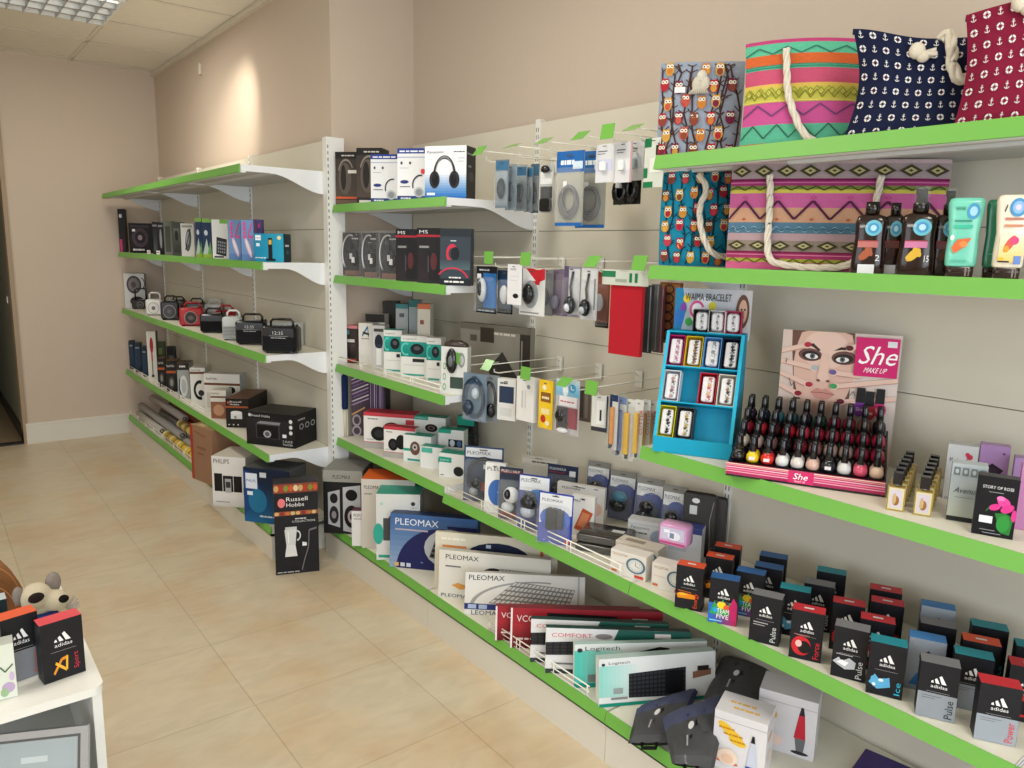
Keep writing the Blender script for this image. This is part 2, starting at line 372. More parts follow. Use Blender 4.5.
# ============================================================ shelving
GREEN = '70b14c'; CREAM = 'e3e0d0'; STEEL = 'e6e8ea'
def bracket(y, xf, xb, hb=.105, hf=.028):
    m = MB(); n = 12; top = 0; prof = [(xf, 0), (xf, -hf)]
    for i in range(n+1):
        t = i/n; x = xf+(xb-xf)*(.12+.88*t); q = max(0, (t-.25)/.75); s = q*q*(3-2*q)
        prof.append((x, -hf-(hb-hf)*s))
    prof.append((xb, 0)); N = len(prof)
    vs = [(x, y+dy, z) for dy in (-.002, .002) for x, z in prof]
    fs = [tuple(range(N)), tuple(range(2*N-1, N-1, -1))]+[(i, i+N, (i+1) % N+N, (i+1) % N) for i in range(N)]
    m.mesh(vs, fs, STEEL, 'w'); return m
def guard(m, x, y0, y1, z, hh=.04, step=.03, col='f0ede2'):
    m.tube([(x, y0, z+hh), (x, y1, z+hh)], .0022, col); m.tube([(x, y0, z+.022), (x, y1, z+.022)], .0018, col); m.tube([(x, y0, z+.006), (x, y1, z+.006)], .0013, col)
    k = int((y1-y0)/.26)+1
    for i in range(k+1):
        y = y0+(y1-y0)*i/k
        for o in (-.009, .009):
            if y0 <= y+o <= y1: m.tube([(x, y+o, z+.002), (x, y+o, z+hh)], .002, col)
def shelf(bay, xf, xb, y0, y1, z, guards=None, tags=True, brack=True):
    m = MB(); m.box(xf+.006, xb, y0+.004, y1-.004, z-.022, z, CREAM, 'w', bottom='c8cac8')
    m.box(xf+.006, xf+.03, y0+.004, y1-.004, z-.034, z-.022, STEEL, 'w'); m.box(xf+.14, xf+.17, y0+.01, y1-.01, z-.03, z-.022, 'd8dadb', 'w')
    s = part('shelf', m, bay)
    m = MB(); m.mesh([(xf-.006, y0+.001, z-.033), (xf-.006, y1-.001, z-.033), (xf+.003, y1-.001, z+.003), (xf+.003, y0+.001, z+.003),
                      (xf+.0055, y0+.001, z-.033), (xf+.0055, y1-.001, z-.033), (xf+.0055, y1-.001, z+.003), (xf+.0055, y0+.001, z+.003)],
                     [(0, 3, 2, 1), (4, 5, 6, 7), (0, 1, 5, 4), (3, 7, 6, 2), (0, 4, 7, 3), (1, 2, 6, 5)], GREEN, 'w')
    part('price_strip', m, s)
    if brack:
        for y in (y0+.003, y1-.003): part('bracket', bracket(y, xf+.008, xb, ), s, (0, 0, z))
    if guards:
        for a, b in guards:
            m = MB(); guard(m, xf+.008, a, b, z); part('wire_guard', m, s)
    return s
def slots(m, x, y, z0, z1, face='x'):
    z = z0
    while z < z1:
        if face == 'x':
            for o in (-.006, .006): m.face([(x, y+o-.0018, z), (x, y+o-.0018, z+.016), (x, y+o+.0018, z+.016), (x, y+o+.0018, z)], '57544e', 'm')
        else:
            m.face([(x-.002, y, z), (x+.002, y, z), (x+.002, y, z+.012), (x-.002, y, z+.012)], '57544e', 'm')
        z += .028
def bay(label, y0, y1, xb, xfb, top, joints, upr, wall, shelves, loc=None):
    r = thing('shelving_unit', label, 'shelving unit', (0, 0, 0), 0, None, 'green and white shelving bays along the wall')
    m = MB(); zz = [.04]+joints+[top]
    for a, b in zip(zz, zz[1:]): m.box(xb+.002, xb+.014, y0+.002, y1-.002, a+.0012, b-.0012, 'd5d0c0', 'w')
    m.box(xb+.008, xb+.016, y0, y1, .04, top-.01, '77705f', 'm'); part('back_panel', m, r)
    for y in upr:
        m = MB(); m.box(xb-.004, xb+.026, y-.013, y+.013, 0, top+.012, 'e4e4de', 'w'); slots(m, xb-.0045, y, .2, top-.01); 
        part('upright', m, r)
    m = MB(); m.box(xfb+.004, xfb+.02, y0+.001, y1-.001, .0, .125, 'dcd8cc', 'w'); m.box(xfb+.004, xb, y0+.001, y1-.001, .118, .125, 'dcd8cc', 'w')
    for y in (y0+.002, y1-.006): m.box(xfb+.02, xb, y, y+.004, 0, .118, 'dcd8cc', 'w')
    part('base_plinth', m, r)
    for s in shelves: shelf(r, y0=y0, y1=y1, xb=xb-.004, **s)
    return r
FT = 1.985
for i, (a, b, lab) in enumerate(((5.43, 6.43, 'farthest bay of the narrow shelving, beside the end wall'), (4.43, 5.43, 'middle bay of the narrow far shelving, with the radios'), (3.43, 4.43, 'near bay of the narrow far shelving, with toaster boxes'))):
    r = bay(lab, a, b, 1.56, 1.25, FT, [.42, .8, 1.2, 1.58], ([b-.013] if i < 2 else [b-.013]), 0,
        [dict(xf=1.165, z=1.845), dict(xf=1.25, z=1.423), dict(xf=1.25, z=.998), dict(xf=1.25, z=.523, guards=[(a+.02, b-.02)] if i < 2 else None),
         dict(xf=1.25, z=.165, guards=[(a+.02, b-.02)] if i < 2 else None, brack=False)])
    if i == 2:
        m = MB(); m.box(1.552, 1.64, a-.045, a-.001, 0, FT+.012, 'e9e9e4', 'w')
        for zz in range(64): m.box(1.557, 1.561, a-.0456, a-.045, .12+zz*.029, .134+zz*.029, '57544e', 'm')
        part('upright', m, r)
NB = 2.0; NT = 2.0; NJ = [.5, .9, 1.16, 1.58]
bay('shelving bay beside the wall corner, with headphones and webcams', 2.42, 3.375, NB, 1.5, NT, NJ, [], 0,
    [dict(xf=1.575, z=1.69), dict(xf=1.575, z=1.365), dict(xf=1.575, z=.94, guards=[(2.45, 3.35)]), dict(xf=1.575, z=.576, guards=None), dict(xf=1.5, z=.165, brack=False)])
hb = bay('shelving bay with hooks above and boxed electronics below', 1.42, 2.42, NB, 1.5, NT, NJ, [2.4065], 0,
    [dict(xf=1.575, z=.55, guards=[(1.46, 2.40)]), dict(xf=1.5, z=.165, guards=[(1.5, 2.02)], brack=False)])
bay('nearest shelving bay with tote bags, nail polish and cologne', .42, 1.42, NB, 1.5, NT, NJ, [1.4065], 0,
    [dict(xf=1.585, z=1.755), dict(xf=1.585, z=1.467), dict(xf=1.59, z=.96), dict(xf=1.575, z=.55), dict(xf=1.5, z=.165, brack=False)])
bay('shelving bay cut off by the right edge of the photo', -.58, .42, NB, 1.5, NT, NJ, [.4065, -.567], 0,
    [dict(xf=1.585, z=1.755), dict(xf=1.585, z=1.467), dict(xf=1.59, z=.96), dict(xf=1.575, z=.55), dict(xf=1.5, z=.165, brack=False)])
# ============================================================ display hooks
HK = []
def hook(y, z, label, xt=1.64, tilt=0):
    r = thing('display_hook', label, 'display hook', (xt, y, z), 0, None, 'display hooks on the bay back panel')
    m = MB(); L = NB-.004-xt
    m.tube([(.012, 0, .0), (L-.03, 0, .004), (L-.006, 0, -.01)], .0016, 'eceade')
    m.tube([(.03, 0, -.018), (.03, 0, -.028), (.05, 0, -.034), (L-.01, 0, -.03)], .0026, 'eceade')
    m.box(L-.006, L, -.016, .016, -.05, .008, 'e6e4da', 'w'); part('wire_prong', m, r)
    m = MB(); t = radians(tilt)
    def q(a, b): return (b*sin(t)-.002, a, b*cos(t))
    w, h = .026, .022; c = [q(-w, -h), q(w, -h), q(w, h), q(-w, h)]; bk = [(x+.002, y_, z_) for x, y_, z_ in c]
    m.mesh(c+bk, [(0, 3, 2, 1), (4, 5, 6, 7), (0, 1, 5, 4), (2, 3, 7, 6), (0, 4, 7, 3), (1, 2, 6, 5)], GREEN, 'g')
    part('price_tag', m, r); return r
ORD = ['leftmost', 'second from left', 'third from left', 'fourth from left', 'fifth from left', 'sixth from left']
for i, (y, t) in enumerate(((2.297, 40), (2.107, 68), (1.945, 60), (1.772, 50), (1.656, 10), (1.554, 62))): hook(y, 1.85, 'white wire hook with green tag, %s on the top hook row' % ORD[i], tilt=t)
for i, (y, t) in enumerate(((2.431, 0), (2.232, 0), (2.021, 5), (1.697, 40), (1.505, 15))): hook(y, 1.474, 'white wire hook with green tag, %s on the middle hook row' % ORD[i], tilt=t)
for i, (y, t) in enumerate(((2.437, 0), (2.227, 35), (2.005, 5), (1.805, 55), (1.679, 10))): hook(y, 1.085, 'white wire hook with green tag, %s on the lowest hook row' % ORD[i], tilt=t)
# ============================================================ shared prints
def T(s, x, y, w, h, c, r=0, sh=0): return ('t', s, x, y, w, h, c, r, sh)
BX = 'boxes on the far narrow shelving'
# ---- far shelving, second shelf (z 1.40)
Z = 1.423; XF = 1.262
def fbox(label, xl, xr, yt, ang=32, d=.07, name='product_box', cat='box', grp=BX, X=XF, z=Z, **k):
    return box(name, label, cat, z, xl, xr, yt, ang=ang, d=d, X=X, grp=grp, **k)
fbox('tall slim black box with pink edge, first at the far end of the second shelf', 120, 126.5, 209, ang=25, col='17161b', cols=dict(right='1c1a20'), front=[('r', .1, .0, .45, .3, 'c33d78'), ('r', .2, .8, .6, .88, 'd8d8d8'), ('g', .5, .02, .9, .6, '3a2230', '17161b')])
fbox('tall black box standing just behind the slim pink-edged box', 128, 141, 208.5, ang=25, X=1.36, col='141419', front=[('r', .45, .82, .7, .87, 'cfcfd2'), ('e', .5, .5, .2, .16, '2b2b33')])
fbox('black box with a round pinkish speaker picture on the second far shelf', 130, 153, 223, ang=30, d=.1, col='17151a', front=[('e', .48, .52, .36, .33, '4a3a45'), ('e', .48, .52, .22, .2, '221c22'), ('e', .48, .52, .1, .09, '9a8790'), ('r', .1, .86, .9, .93, '3c3740'), T('POWER', .15, .06, .5, .1, 'd7d7db'), ('r', .15, .72, .28, .8, 'e8e8e8')])
fbox('narrow black box beside the speaker-picture box', 153.5, 159, 222, ang=30, col='1a1a1d', front=[('g', .2, .1, .8, .8, '55555a', '222226'), ('r', .1, .86, .9, .92, '8d8d90')])
fbox('narrow black box with a silver figure, right of another narrow black box', 159, 164.5, 222.5, ang=30, col='1b1b1e', front=[('e', .5, .5, .22, .3, '8f9295'), ('r', .1, .86, .9, .92, '8d8d90')])
fbox('grey-green see-through carton with dark device inside on the far shelf', 165, 173, 221, ang=30, d=.09, col='6e7266', front=[('r', .15, .1, .8, .85, '45483f')])
fbox('dark grey carton between the grey-green carton and the white one', 173, 182, 222, ang=30, d=.09, col='43463f', front=[('g', .2, .1, .85, .82, '2b2d29', '6a6d63'), ('e', .5, .6, .2, .15, '1d1e1c')])
fbox('white carton with a grey hair clipper picture on the far shelf', 182, 195, 223.5, ang=30, d=.07, col='d6d6d0', front=[('e', .55, .5, .22, .36, '4e5152', -20), ('e', .5, .55, .12, .22, '9da1a3', -20), ('r', .08, .88, .9, .95, '9a9a92'), ('l', [(.3, .2), (.75, .85)], .06, '2c2e30')])
for i, (a, b, y) in enumerate(((196.5, 203, 218), (203.5, 212.5, 218.5))):
    fbox(['navy and lime green lamp carton, the left of two', 'navy and lime green lamp carton, the right of two'][i], a, b, y, ang=30, d=.08, col='1d3458', cols=dict(top='7fae4a'),
         front=[('r', 0, .9, 1, 1, '86b54e'), ('r', 0, 0, 1, .12, '9bbf3c'), ('p', [(.0, .1), (.45, .5), (.75, .1)], 'b9cfc2'), ('e', .4, .64, .2, .07, 'cfd8dc'), ('p', [(.5, .1), (.85, .42), (1, .1)], '6fa85a')])
fbox('white carton with a dark cordless phone picture and green top', 213, 229, 219.5, ang=32, d=.08, col='e3e4e0', cols=dict(top='77b03f'),
     front=[('p', [(.22, .12), (.85, .06), (.92, .5), (.28, .56)], '26262a'), ('k', [(.3, .15), (.8, .12), (.86, .44), (.33, .48)], 4, 4, '8a8d92', '26262a'), ('r', .5, .9, 1, 1, '7db545'), ('r', .1, .03, .7, .07, '222222')])
for i, (a, b, y) in enumerate(((229.5, 241.5, 220), (242, 254.5, 220))):
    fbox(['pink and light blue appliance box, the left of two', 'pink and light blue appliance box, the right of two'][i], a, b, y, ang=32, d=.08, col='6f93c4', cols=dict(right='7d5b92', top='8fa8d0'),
         front=[('r', 0, 0, 1, .16, '5b80b5'), ('e', .55, .33, .36, .12, 'd8b9cf', -40), ('e', .55, .33, .28, .07, 'efe2ea', -40), T('ROWE', .1, .55, .35, .4, 'd94f8e', 90), ('l', [(.55, .6), (.9, .92)], .08, 'cf4c8a'), ('r', .62, .55, .92, .62, 'd94f8e')])
fbox('purple dotted box peeking out behind the pink and blue boxes', 254, 263, 219.5, ang=32, X=1.37, d=.05, col='5a4a8a', front=[('e', .7, .85, .12, .06, 'd94f8e'), ('e', .3, .9, .1, .05, '86a8dd'), ('e', .8, .62, .1, .05, '86a8dd')])
fbox('teal blue shaver box with a black trimmer picture, last on the second far shelf', 254.7, 284, 233.5, ang=48, d=.075, col='1d7fa8', cols=dict(right='16303c', top='2a8fb8'),
     front=[('h', 0, 0, 1, 1, '1785ab', '2aa2c4'), ('r', .48, .08, .62, .85, '15171a'), ('r', .5, .62, .6, .78, 'd9b44a'), ('r', .4, .04, .72, .12, '101215'), ('r', .05, .76, .24, .94, 'eef2f4'), T('PHILIPS', .07, .82, .15, .05, '1c4fa0'), ('e', .86, .86, .07, .07, 'e6d79a'), T('SERIES 3000', .04, .12, .36, .05, 'eaf3f6'), ('r', .08, .55, .2, .66, 'dbe8ee')],
     right=[('r', .2, .55, .7, .62, 'cfd8dc'), ('e', .5, .35, .2, .08, '3a5a66')])
for x, n in ((149, 'left'), (158.5, 'right')):
    p = colX(x, 1.2495, 1.4265); m = MB(); m.box(-.02, .02, -.002, 0, 0, .024, 'efece4'); draw(m, lambda u, v, l: (-.02+u*.04, -.002-l*EPS, v*.024), [T('12,90', .2, .3, .6, .4, '333333')])
    thing('price_label', 'small white price label on the lip of the second far shelf, the %s one' % n, 'price label', p, 75, m)
# ---- third shelf: portable radios (z .98)
Z3 = .998
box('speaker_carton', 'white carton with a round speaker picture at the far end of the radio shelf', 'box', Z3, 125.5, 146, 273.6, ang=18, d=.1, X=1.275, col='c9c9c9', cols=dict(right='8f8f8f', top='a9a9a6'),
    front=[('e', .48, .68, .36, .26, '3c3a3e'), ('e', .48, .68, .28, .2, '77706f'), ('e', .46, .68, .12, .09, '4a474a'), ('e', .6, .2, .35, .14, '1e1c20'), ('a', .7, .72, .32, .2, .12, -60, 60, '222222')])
def radio(label, xl, xr, yt, yb, hy, ang=32, col='1d1d20', grille='101012', spk=True, d=.09, clock=False, handle=None, z=Z3, rim=None, X=None):
    p, w, h, ang = spot(z, xl, xr, yt, yb, ang, X)
    r = thing('portable_radio', label, 'radio', (p[0], p[1], p[2]+.001), ang, None, 'portable radios on the far shelving')
    m = MB(); m.rbox(0, w, 0, d, .004, h, min(w, h)*.14, rim or col, 'g'); m.rbox(.004, w-.004, -.003, .02, .008, h-.004, min(w, h)*.13, col, 'g')
    for fx in (.15, .85): m.box(w*fx-.008, w*fx+.008, .01, d-.01, 0, .006, '222222', 'm')
    part('body', m, r); mp = lambda u, v, l: (u*w, -.0035-l*EPS, v*h)
    m = MB()
    if spk:
        draw(m, mp, [('e', .5, .46, .34*h/w if w > h else .36, .36, '8f8f8f'), ('e', .5, .46, .3*h/w if w > h else .33, .32, grille), ('e', .5, .46, .12, .12, '5a5a5c')], 'g')
    else:
        draw(m, mp, [('r', .05, .1, .95, .62, grille)]+[('r', .07, .13+.06*i, .93, .145+.06*i, '2c2c30') for i in range(8)], 'm')
    part('speaker_grille', m, r)
    if clock:
        m = MB(); draw(m, mp, [T('12:35', .35, .7, .3, .12, 'c8c8c8'), ('r', .25, .64, .78, .655, '9a9a9a'), T('AM FM RADIO', .3, .55, .42, .05, 'bdbdbd')]); part('dial_print', m, r)
    hz = hgt(p, hy)-z; m = MB(); x0, x1 = w*.2, w*.85; t = .006
    m.tube([(x0, d*.5, h-.01), (x0, d*.5, hz-.012), (x0+.012, d*.5, hz), (x1-.012, d*.5, hz), (x1, d*.5, hz-.012), (x1, d*.5, h-.01)], t, handle or col, 'g', 8)
    part('handle', m, r)
    m = MB(); m.tube([(w*.1, d*.85, h-.004), (w*.9, d*.85, h+.003)], .0022, 'b8babd', 's'); m.box(w*.88, w*.92, d*.8, d*.9, h-.01, h+.006, '222222', 'g'); part('antenna', m, r)
    m = MB()
    for i in range(4): m.box(w*(.3+.1*i), w*(.36+.1*i), d*.2, d*.34, h-.004, h+.002, '66666a', 'g')
    part('button', m, r)
    return r
radio('small black radio standing before the speaker-picture carton', 132, 149, 300, 311, 289, 20, X=1.30, d=.06)
radio('white radio with round white grille at the far end of the radio shelf', 146, 162, 299.5, None, 293, 25, 'dcdcd8', 'cfcfcc', X=1.265, handle='e8e8e4')
radio('black radio with a large round speaker, right of the white radio', 161, 179, 301.5, None, 296.5, 25, '1b1c1f', '33353a', X=1.268)
radio('red radio with a round black speaker', 179.5, 203, 308, None, 303, 26, 'b3202c', '2a1216', X=1.268, handle='b3202c')
radio('plain black radio to the right of the red radio', 200, 224, 314, None, 309, 34, '151518', '0f0f11', False, X=1.27)
radio('silver-white radio standing between two black radios', 222.5, 241, 317, None, 311, 34, 'c3c8c8', 'b0b5b5', False, X=1.268, handle='e3e3df', d=.08)
radio('black clock radio with silver dial print, second from the shelf end', 235.5, 265, 321, None, 314.5, 40, '131316', '19191c', False, X=1.268, clock=True, d=.075)
radio('black clock radio nearest the end of the radio shelf', 261.5, 296, 326, None, 319.5, 45, '131316', '17171a', False, X=1.268, clock=True, d=.075)
radio('black radio in the back row behind the red radio', 187, 205, 303, None, 299, 28, '222326', '2e2f33', False, X=1.43, d=.07)
radio('white-fronted radio in the back row of the radio shelf', 205, 222, 304, None, 300, 28, 'bfc2c2', '8d9090', False, X=1.44, d=.07)
radio('red radio in the back row, its handle just showing', 216, 235, 310, None, 306, 28, 'a81e2a', '571018', False, X=1.42, handle='b3202c', d=.06)
radio('dark radio farthest back behind the round-speaker radios', 170, 186, 300, None, 297, 25, '2a2b2e', '1c1d20', False, X=1.42, d=.06)
box('radio_carton', 'white radio carton right behind the end clock radio', 'box', Z3, 268, 300, 322, ang=45, d=.05, X=1.40, col='c6cbc8', front=[('r', .0, .9, 1, 1, '9fa5a3'), ('r', .2, .1, .7, .6, '8a908e')])
# ---- fourth shelf (z .50): small kitchen appliance boxes
Z4 = .523
def gb(label, xl, xr, yt, yb=None, ang=30, d=.1, X=1.272, **k): return box(k.pop('name', 'appliance_box'), label, 'box', Z4, xl, xr, yt, yb, ang=ang, d=d, X=None if yb else X, grp='appliance boxes on the far shelving', **k)
for i, (a, b, y, x) in enumerate(((130, 135, 341, 1.28), (135.5, 142, 343, 1.28), (143, 148, 347, 1.28))):
    gb(['navy carton farthest along the appliance shelf', 'navy carton second from the end wall', 'short navy carton left of the red blender box'][i], a, b, y, ang=22, d=.07, X=x, col='1c2a3c', cols=dict(top='2c4a4a'), front=[('r', .1, .15, .9, .75, '243850'), ('r', .2, .8, .8, .86, '7f8f9c')])
gb('white box with a red hand blender picture on the appliance shelf', 149, 158, 331.5, ang=25, d=.07, X=1.275, col='d9d7d0', cols=dict(right='4a5536'), front=[('e', .5, .72, .2, .16, 'a32a2e'), ('r', .42, .4, .58, .66, 'b02f33'), ('l', [(.5, .4), (.5, .12)], .12, '6a6a6a'), ('e', .5, .1, .16, .03, '3b3b3b')])
gb('dark olive carton behind the red blender box', 157, 166, 342, ang=25, d=.05, X=1.41, col='4a5536', front=[('r', .2, .6, .7, .8, '7d8a58')])
gb('small black carton at the back of the appliance shelf', 168, 176, 347, ang=25, d=.06, X=1.45, col='26282a', front=[('r', .2, .6, .8, .7, '6b6e70')])
RHB = dict(col='1d1a19', cols=dict(top='6d4a33', right='2a211d'))
for i, (a, b, y) in enumerate(((158.5, 166, 358.5), (167, 177.5, 361))):
    gb(['narrow black appliance box with orange band, left of its twin', 'black appliance box with orange band, right of its twin'][i], a, b, y, ang=26, d=.13 if i else .09, X=1.272,
       front=[('r', .05, .6, .95, .68, 'b4572a'), T('Russell Hobbs', .1, .8, .7, .08, 'e8e4de'), ('e', .5, .3, .28, .2, '45413f'), ('e', .5, .3, .16, .12, '8e8a86')], **RHB)
gb('appliance box with a steel kettle picture', 178.5, 190.5, 363, ang=28, d=.12, X=1.272, col='9da2a2', cols=dict(top='4c3a2f'), front=[('r', 0, .8, 1, 1, '2a2523'), ('e', .5, .35, .32, .3, 'd5d8d8'), ('e', .5, .35, .2, .2, 'b2b6b8'), ('l', [(.2, .55), (.1, .3), (.25, .12)], .08, '2a2a2a'), T('Kettle', .2, .86, .5, .08, 'dedede')])
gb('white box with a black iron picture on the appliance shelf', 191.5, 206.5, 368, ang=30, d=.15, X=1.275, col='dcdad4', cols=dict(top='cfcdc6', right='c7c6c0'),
   front=[('r', 0, .84, 1, .9, '6d4330'), T('Russell Hobbs', .1, .92, .6, .05, '2e2a28'), ('a', .62, .42, .42, .26, .35, 70, 290, '151518'), ('e', .7, .34, .2, .08, '2b2b30')])
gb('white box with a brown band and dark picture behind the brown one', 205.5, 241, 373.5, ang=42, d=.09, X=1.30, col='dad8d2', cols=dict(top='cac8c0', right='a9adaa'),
   front=[('r', 0, .7, 1, .76, '6d4330'), T('Russell Hobbs', .06, .84, .3, .06, '2e2a28'), ('e', .75, .58, .12, .09, '17171a'), ('r', .06, .1, .5, .5, 'c8c3ba')])
gb('low box with a brown food picture on the appliance shelf', 211.5, 227, 390.5, ang=38, d=.09, X=1.272, col='d8d4cc', cols=dict(top='cfc9be'), front=[('r', 0, 0, 1, .6, '8a5a42'), ('e', .5, .3, .35, .2, 'b78b6c'), ('r', 0, .74, 1, .8, '6d4330'), T('Russell Hobbs', .06, .86, .5, .07, '2e2a28')])
gb('brown-topped box with a white toaster picture', 226.5, 249, 398.5, ang=40, d=.29, X=1.272, col='201b19', cols=dict(top='6e4a34', right='241c19'),
   front=[('r', 0, .68, 1, .74, 'a3572c'), T('Russell', .2, .86, .5, .06, 'e8e4de'), T('Hobbs', .2, .77, .4, .06, 'e8e4de'), ('e', .12, .86, .05, .05, 'c0492f'), ('r', .22, .3, .72, .52, 'd8d8d6'), ('e', .47, .52, .25, .06, 'e6e6e4'), ('e', .42, .36, .06, .05, '8f8f8d'), ('r', .1, .08, .16, .12, 'cccccc'), ('r', .3, .08, .36, .12, 'cccccc'), ('r', .5, .08, .56, .12, 'cccccc')])
gb('large black toaster box, nearest on the appliance shelf', 247, 295, 411, 443.5, ybr=449, d=.2, col='17171a', cols=dict(top='222225', right='141416'), h=None,
   front=[('g', .0, .0, 1, .8, '17171a', '242428'), ('e', .08, .9, .03, .05, 'cccccc'), T('Russell Hobbs', .12, .86, .38, .07, 'd4d4d4'), ('r', .2, .22, .7, .66, '3a3a3f'), ('r', .23, .24, .67, .62, '0d0d10'), ('p', [(.22, .66), (.3, .74), (.72, .74), (.7, .66)], '83858a'), ('e', .44, .36, .08, .11, 'a8aaae'), ('e', .44, .36, .05, .07, '55585c'), ('e', .93, .8, .035, .06, 'd8d8d8'), ('e', .93, .63, .035, .06, 'd8d8d8'), ('e', .93, .46, .035, .06, 'd8d8d8'), T('2 SLICE', .76, .16, .2, .06, 'c8c8c8'), T('TOASTER', .76, .06, .2, .06, 'c8c8c8'), ('r', .76, .3, .84, .4, 'dfe3e6')],
   right=[('a', .3, .6, .09, .09, .3, 0, 360, 'a8a8a8'), ('a', .55, .6, .09, .09, .3, 0, 360, 'a8a8a8'), ('a', .8, .6, .09, .09, .3, 0, 360, 'a8a8a8'), T('850W', .15, .78, .3, .08, 'a8a8a8')])
# ---- bottom deck of the far shelving (z .165)
ZB = .165
rolls = [(1.296, .0, 'b5b1a8', .026, 5.62, 6.3), (1.352, .0, 'c4c0b6', .028, 4.95, 6.25), (1.296, .0, 'dcbc3a', .027, 4.72, 5.5), (1.41, 0, 'cdc4ad', .027, 4.6, 5.7), (1.468, .0, '8c9290', .028, 4.95, 6.3), (1.324, .05, '9d9c9a', .027, 5.2, 6.35), (1.38, .052, '77797b', .027, 4.78, 5.95), (1.352, .1, 'dcbc3a', .026, 4.8, 5.35), (1.438, .053, 'a85c3c', .028, 5.0, 6.1), (1.495, .056, 'a8a296', .026, 4.6, 6.1), (1.408, .108, 'b0aca8', .026, 5.45, 6.35), (1.466, .112, '7c3d2e', .026, 5.15, 6.0), (1.31, .0, 'ece3d0', .02, 4.42, 4.7), (1.355, .001, 'e6d7b0', .018, 4.40, 4.78)]
nm = ['grey', 'pale grey', 'yellow', 'beige', 'green-grey', 'mid grey', 'dark grey', 'yellow patterned', 'reddish brown', 'grey-brown', 'silver grey', 'dark red', 'short cream', 'short beige']
pos = ['lying lowest at the far front corner', 'second on the bottom layer', 'lying lowest at the front edge', 'in the middle of the bottom layer', 'against the back of the deck', 'resting on the front grey roll', 'in the upper layer', 'resting higher up on the pile', 'in the upper layer beside the yellow one', 'at the back of the upper layer', 'on the very top of the pile', 'on top at the back', 'beside the brown carton at the front', 'just behind the short cream roll']
for i, (x, dz, c, r_, y0, y1) in enumerate(rolls):
    m = MB(); L = y1-y0; m.lathe([(r_*.6, 0), (r_, .001), (r_, L-.001), (r_*.6, L)], 0, 0, c, 'c', 16)
    if 'yellow' in nm[i]:
        for k in range(9): m.lathe([(r_+.0006, L*k/9+.01), (r_+.0006, L*k/9+.035)], 0, 0, ['f0e6b8', '8a7a4a'][k % 2], 'c', 16)
    o = thing('plastic_sheet_roll', '%s rolled table covering, %s' % (nm[i], pos[i]), 'roll', (x, y1, ZB+r_+dz+.001), 0, m, 'table covering rolls on the bottom deck'); o.rotation_euler = (radians(90), 0, 0)
    m = MB(); m.lathe([(r_*.55, L-.0), (r_*.55, L+.0012)], 0, 0, '2f2a26', 'm', 12); m.lathe([(r_*.34, L+.0012), (r_*.34, L+.002)], 0, 0, 'b7a78b', 'c', 12); part('core', m, o)
def db(name, label, xl, xr, yt, yb, z=ZB, **k): return box(name, label, 'box', z, xl, xr, yt, yb, **k)
db('cardboard_box', 'brown cardboard box with a red edge on the far bottom deck', 192.5, 214, 424, 478, ang=78, d=.17, col='96735a', cols=dict(top='a58062', left='9c3226'), front=[('r', 0, 0, .12, 1, 'a8382c'), ('l', [(.2, .9), (.7, .84)], .02, '7d4f32'), ('r', .3, .6, .7, .64, '86553a'), ('r', .3, .5, .6, .53, '86553a')], top=[('r', 0, .47, 1, .53, 'b98a60'), ('r', .2, .1, .5, .3, 'c7ab86')])
db('speaker_system_box', 'white box with a picture of three black speakers on the far bottom deck', 213.5, 247, 456, 505.5, ang=46, d=.2, col='dcdad6', cols=dict(top='cfc8bc', right='d0cec8'), front=[T('PHILIPS', .06, .86, .46, .09, '2a2c30'), ('r', .06, .3, .3, .66, '17171a'), ('r', .32, .3, .62, .62, '1b1b1f'), ('r', .38, .28, .56, .56, 'a5a7aa'), ('r', .4, .38, .54, .5, '33353a'), ('r', .64, .3, .88, .62, '141417'), ('r', .92, .26, .96, .4, '333333'), ('g', 0, 0, 1, .22, 'c2c0bb', 'dcdad6'), ('r', .1, .08, .5, .1, '888888')])
db('audio_system_box', 'dark blue and black audio box standing behind the blender box', 245, 291, 467, 521, ang=52, d=.16, col='14213a', cols=dict(top='484d50', right='585b5c'), 
   front=[('g', 0, 0, .75, .75, '1c5f8e', '13233c'), ('p', [(0, .1), (.4, .5), (.25, .9), (0, .95)], '1a3f78'), ('e', .3, .4, .2, .22, '1f6d94'), ('r', .05, .62, .3, .9, 'd9e0ea'), T('PHILIPS', .07, .74, .2, .05, '1c4fa0'), ('r', .36, .84, .5, .93, 'c8ccd2'), ('r', .08, .5, .2, .57, 'dfe5ec'), T('Home Theatre', .34, .1, .36, .05, 'b9cdd9')],
   right=[('g', 0, 0, 1, .8, '4a4d4e', '6c6f70')], top=[T('PHILIPS', .4, .3, .45, .18, '1e2022')])
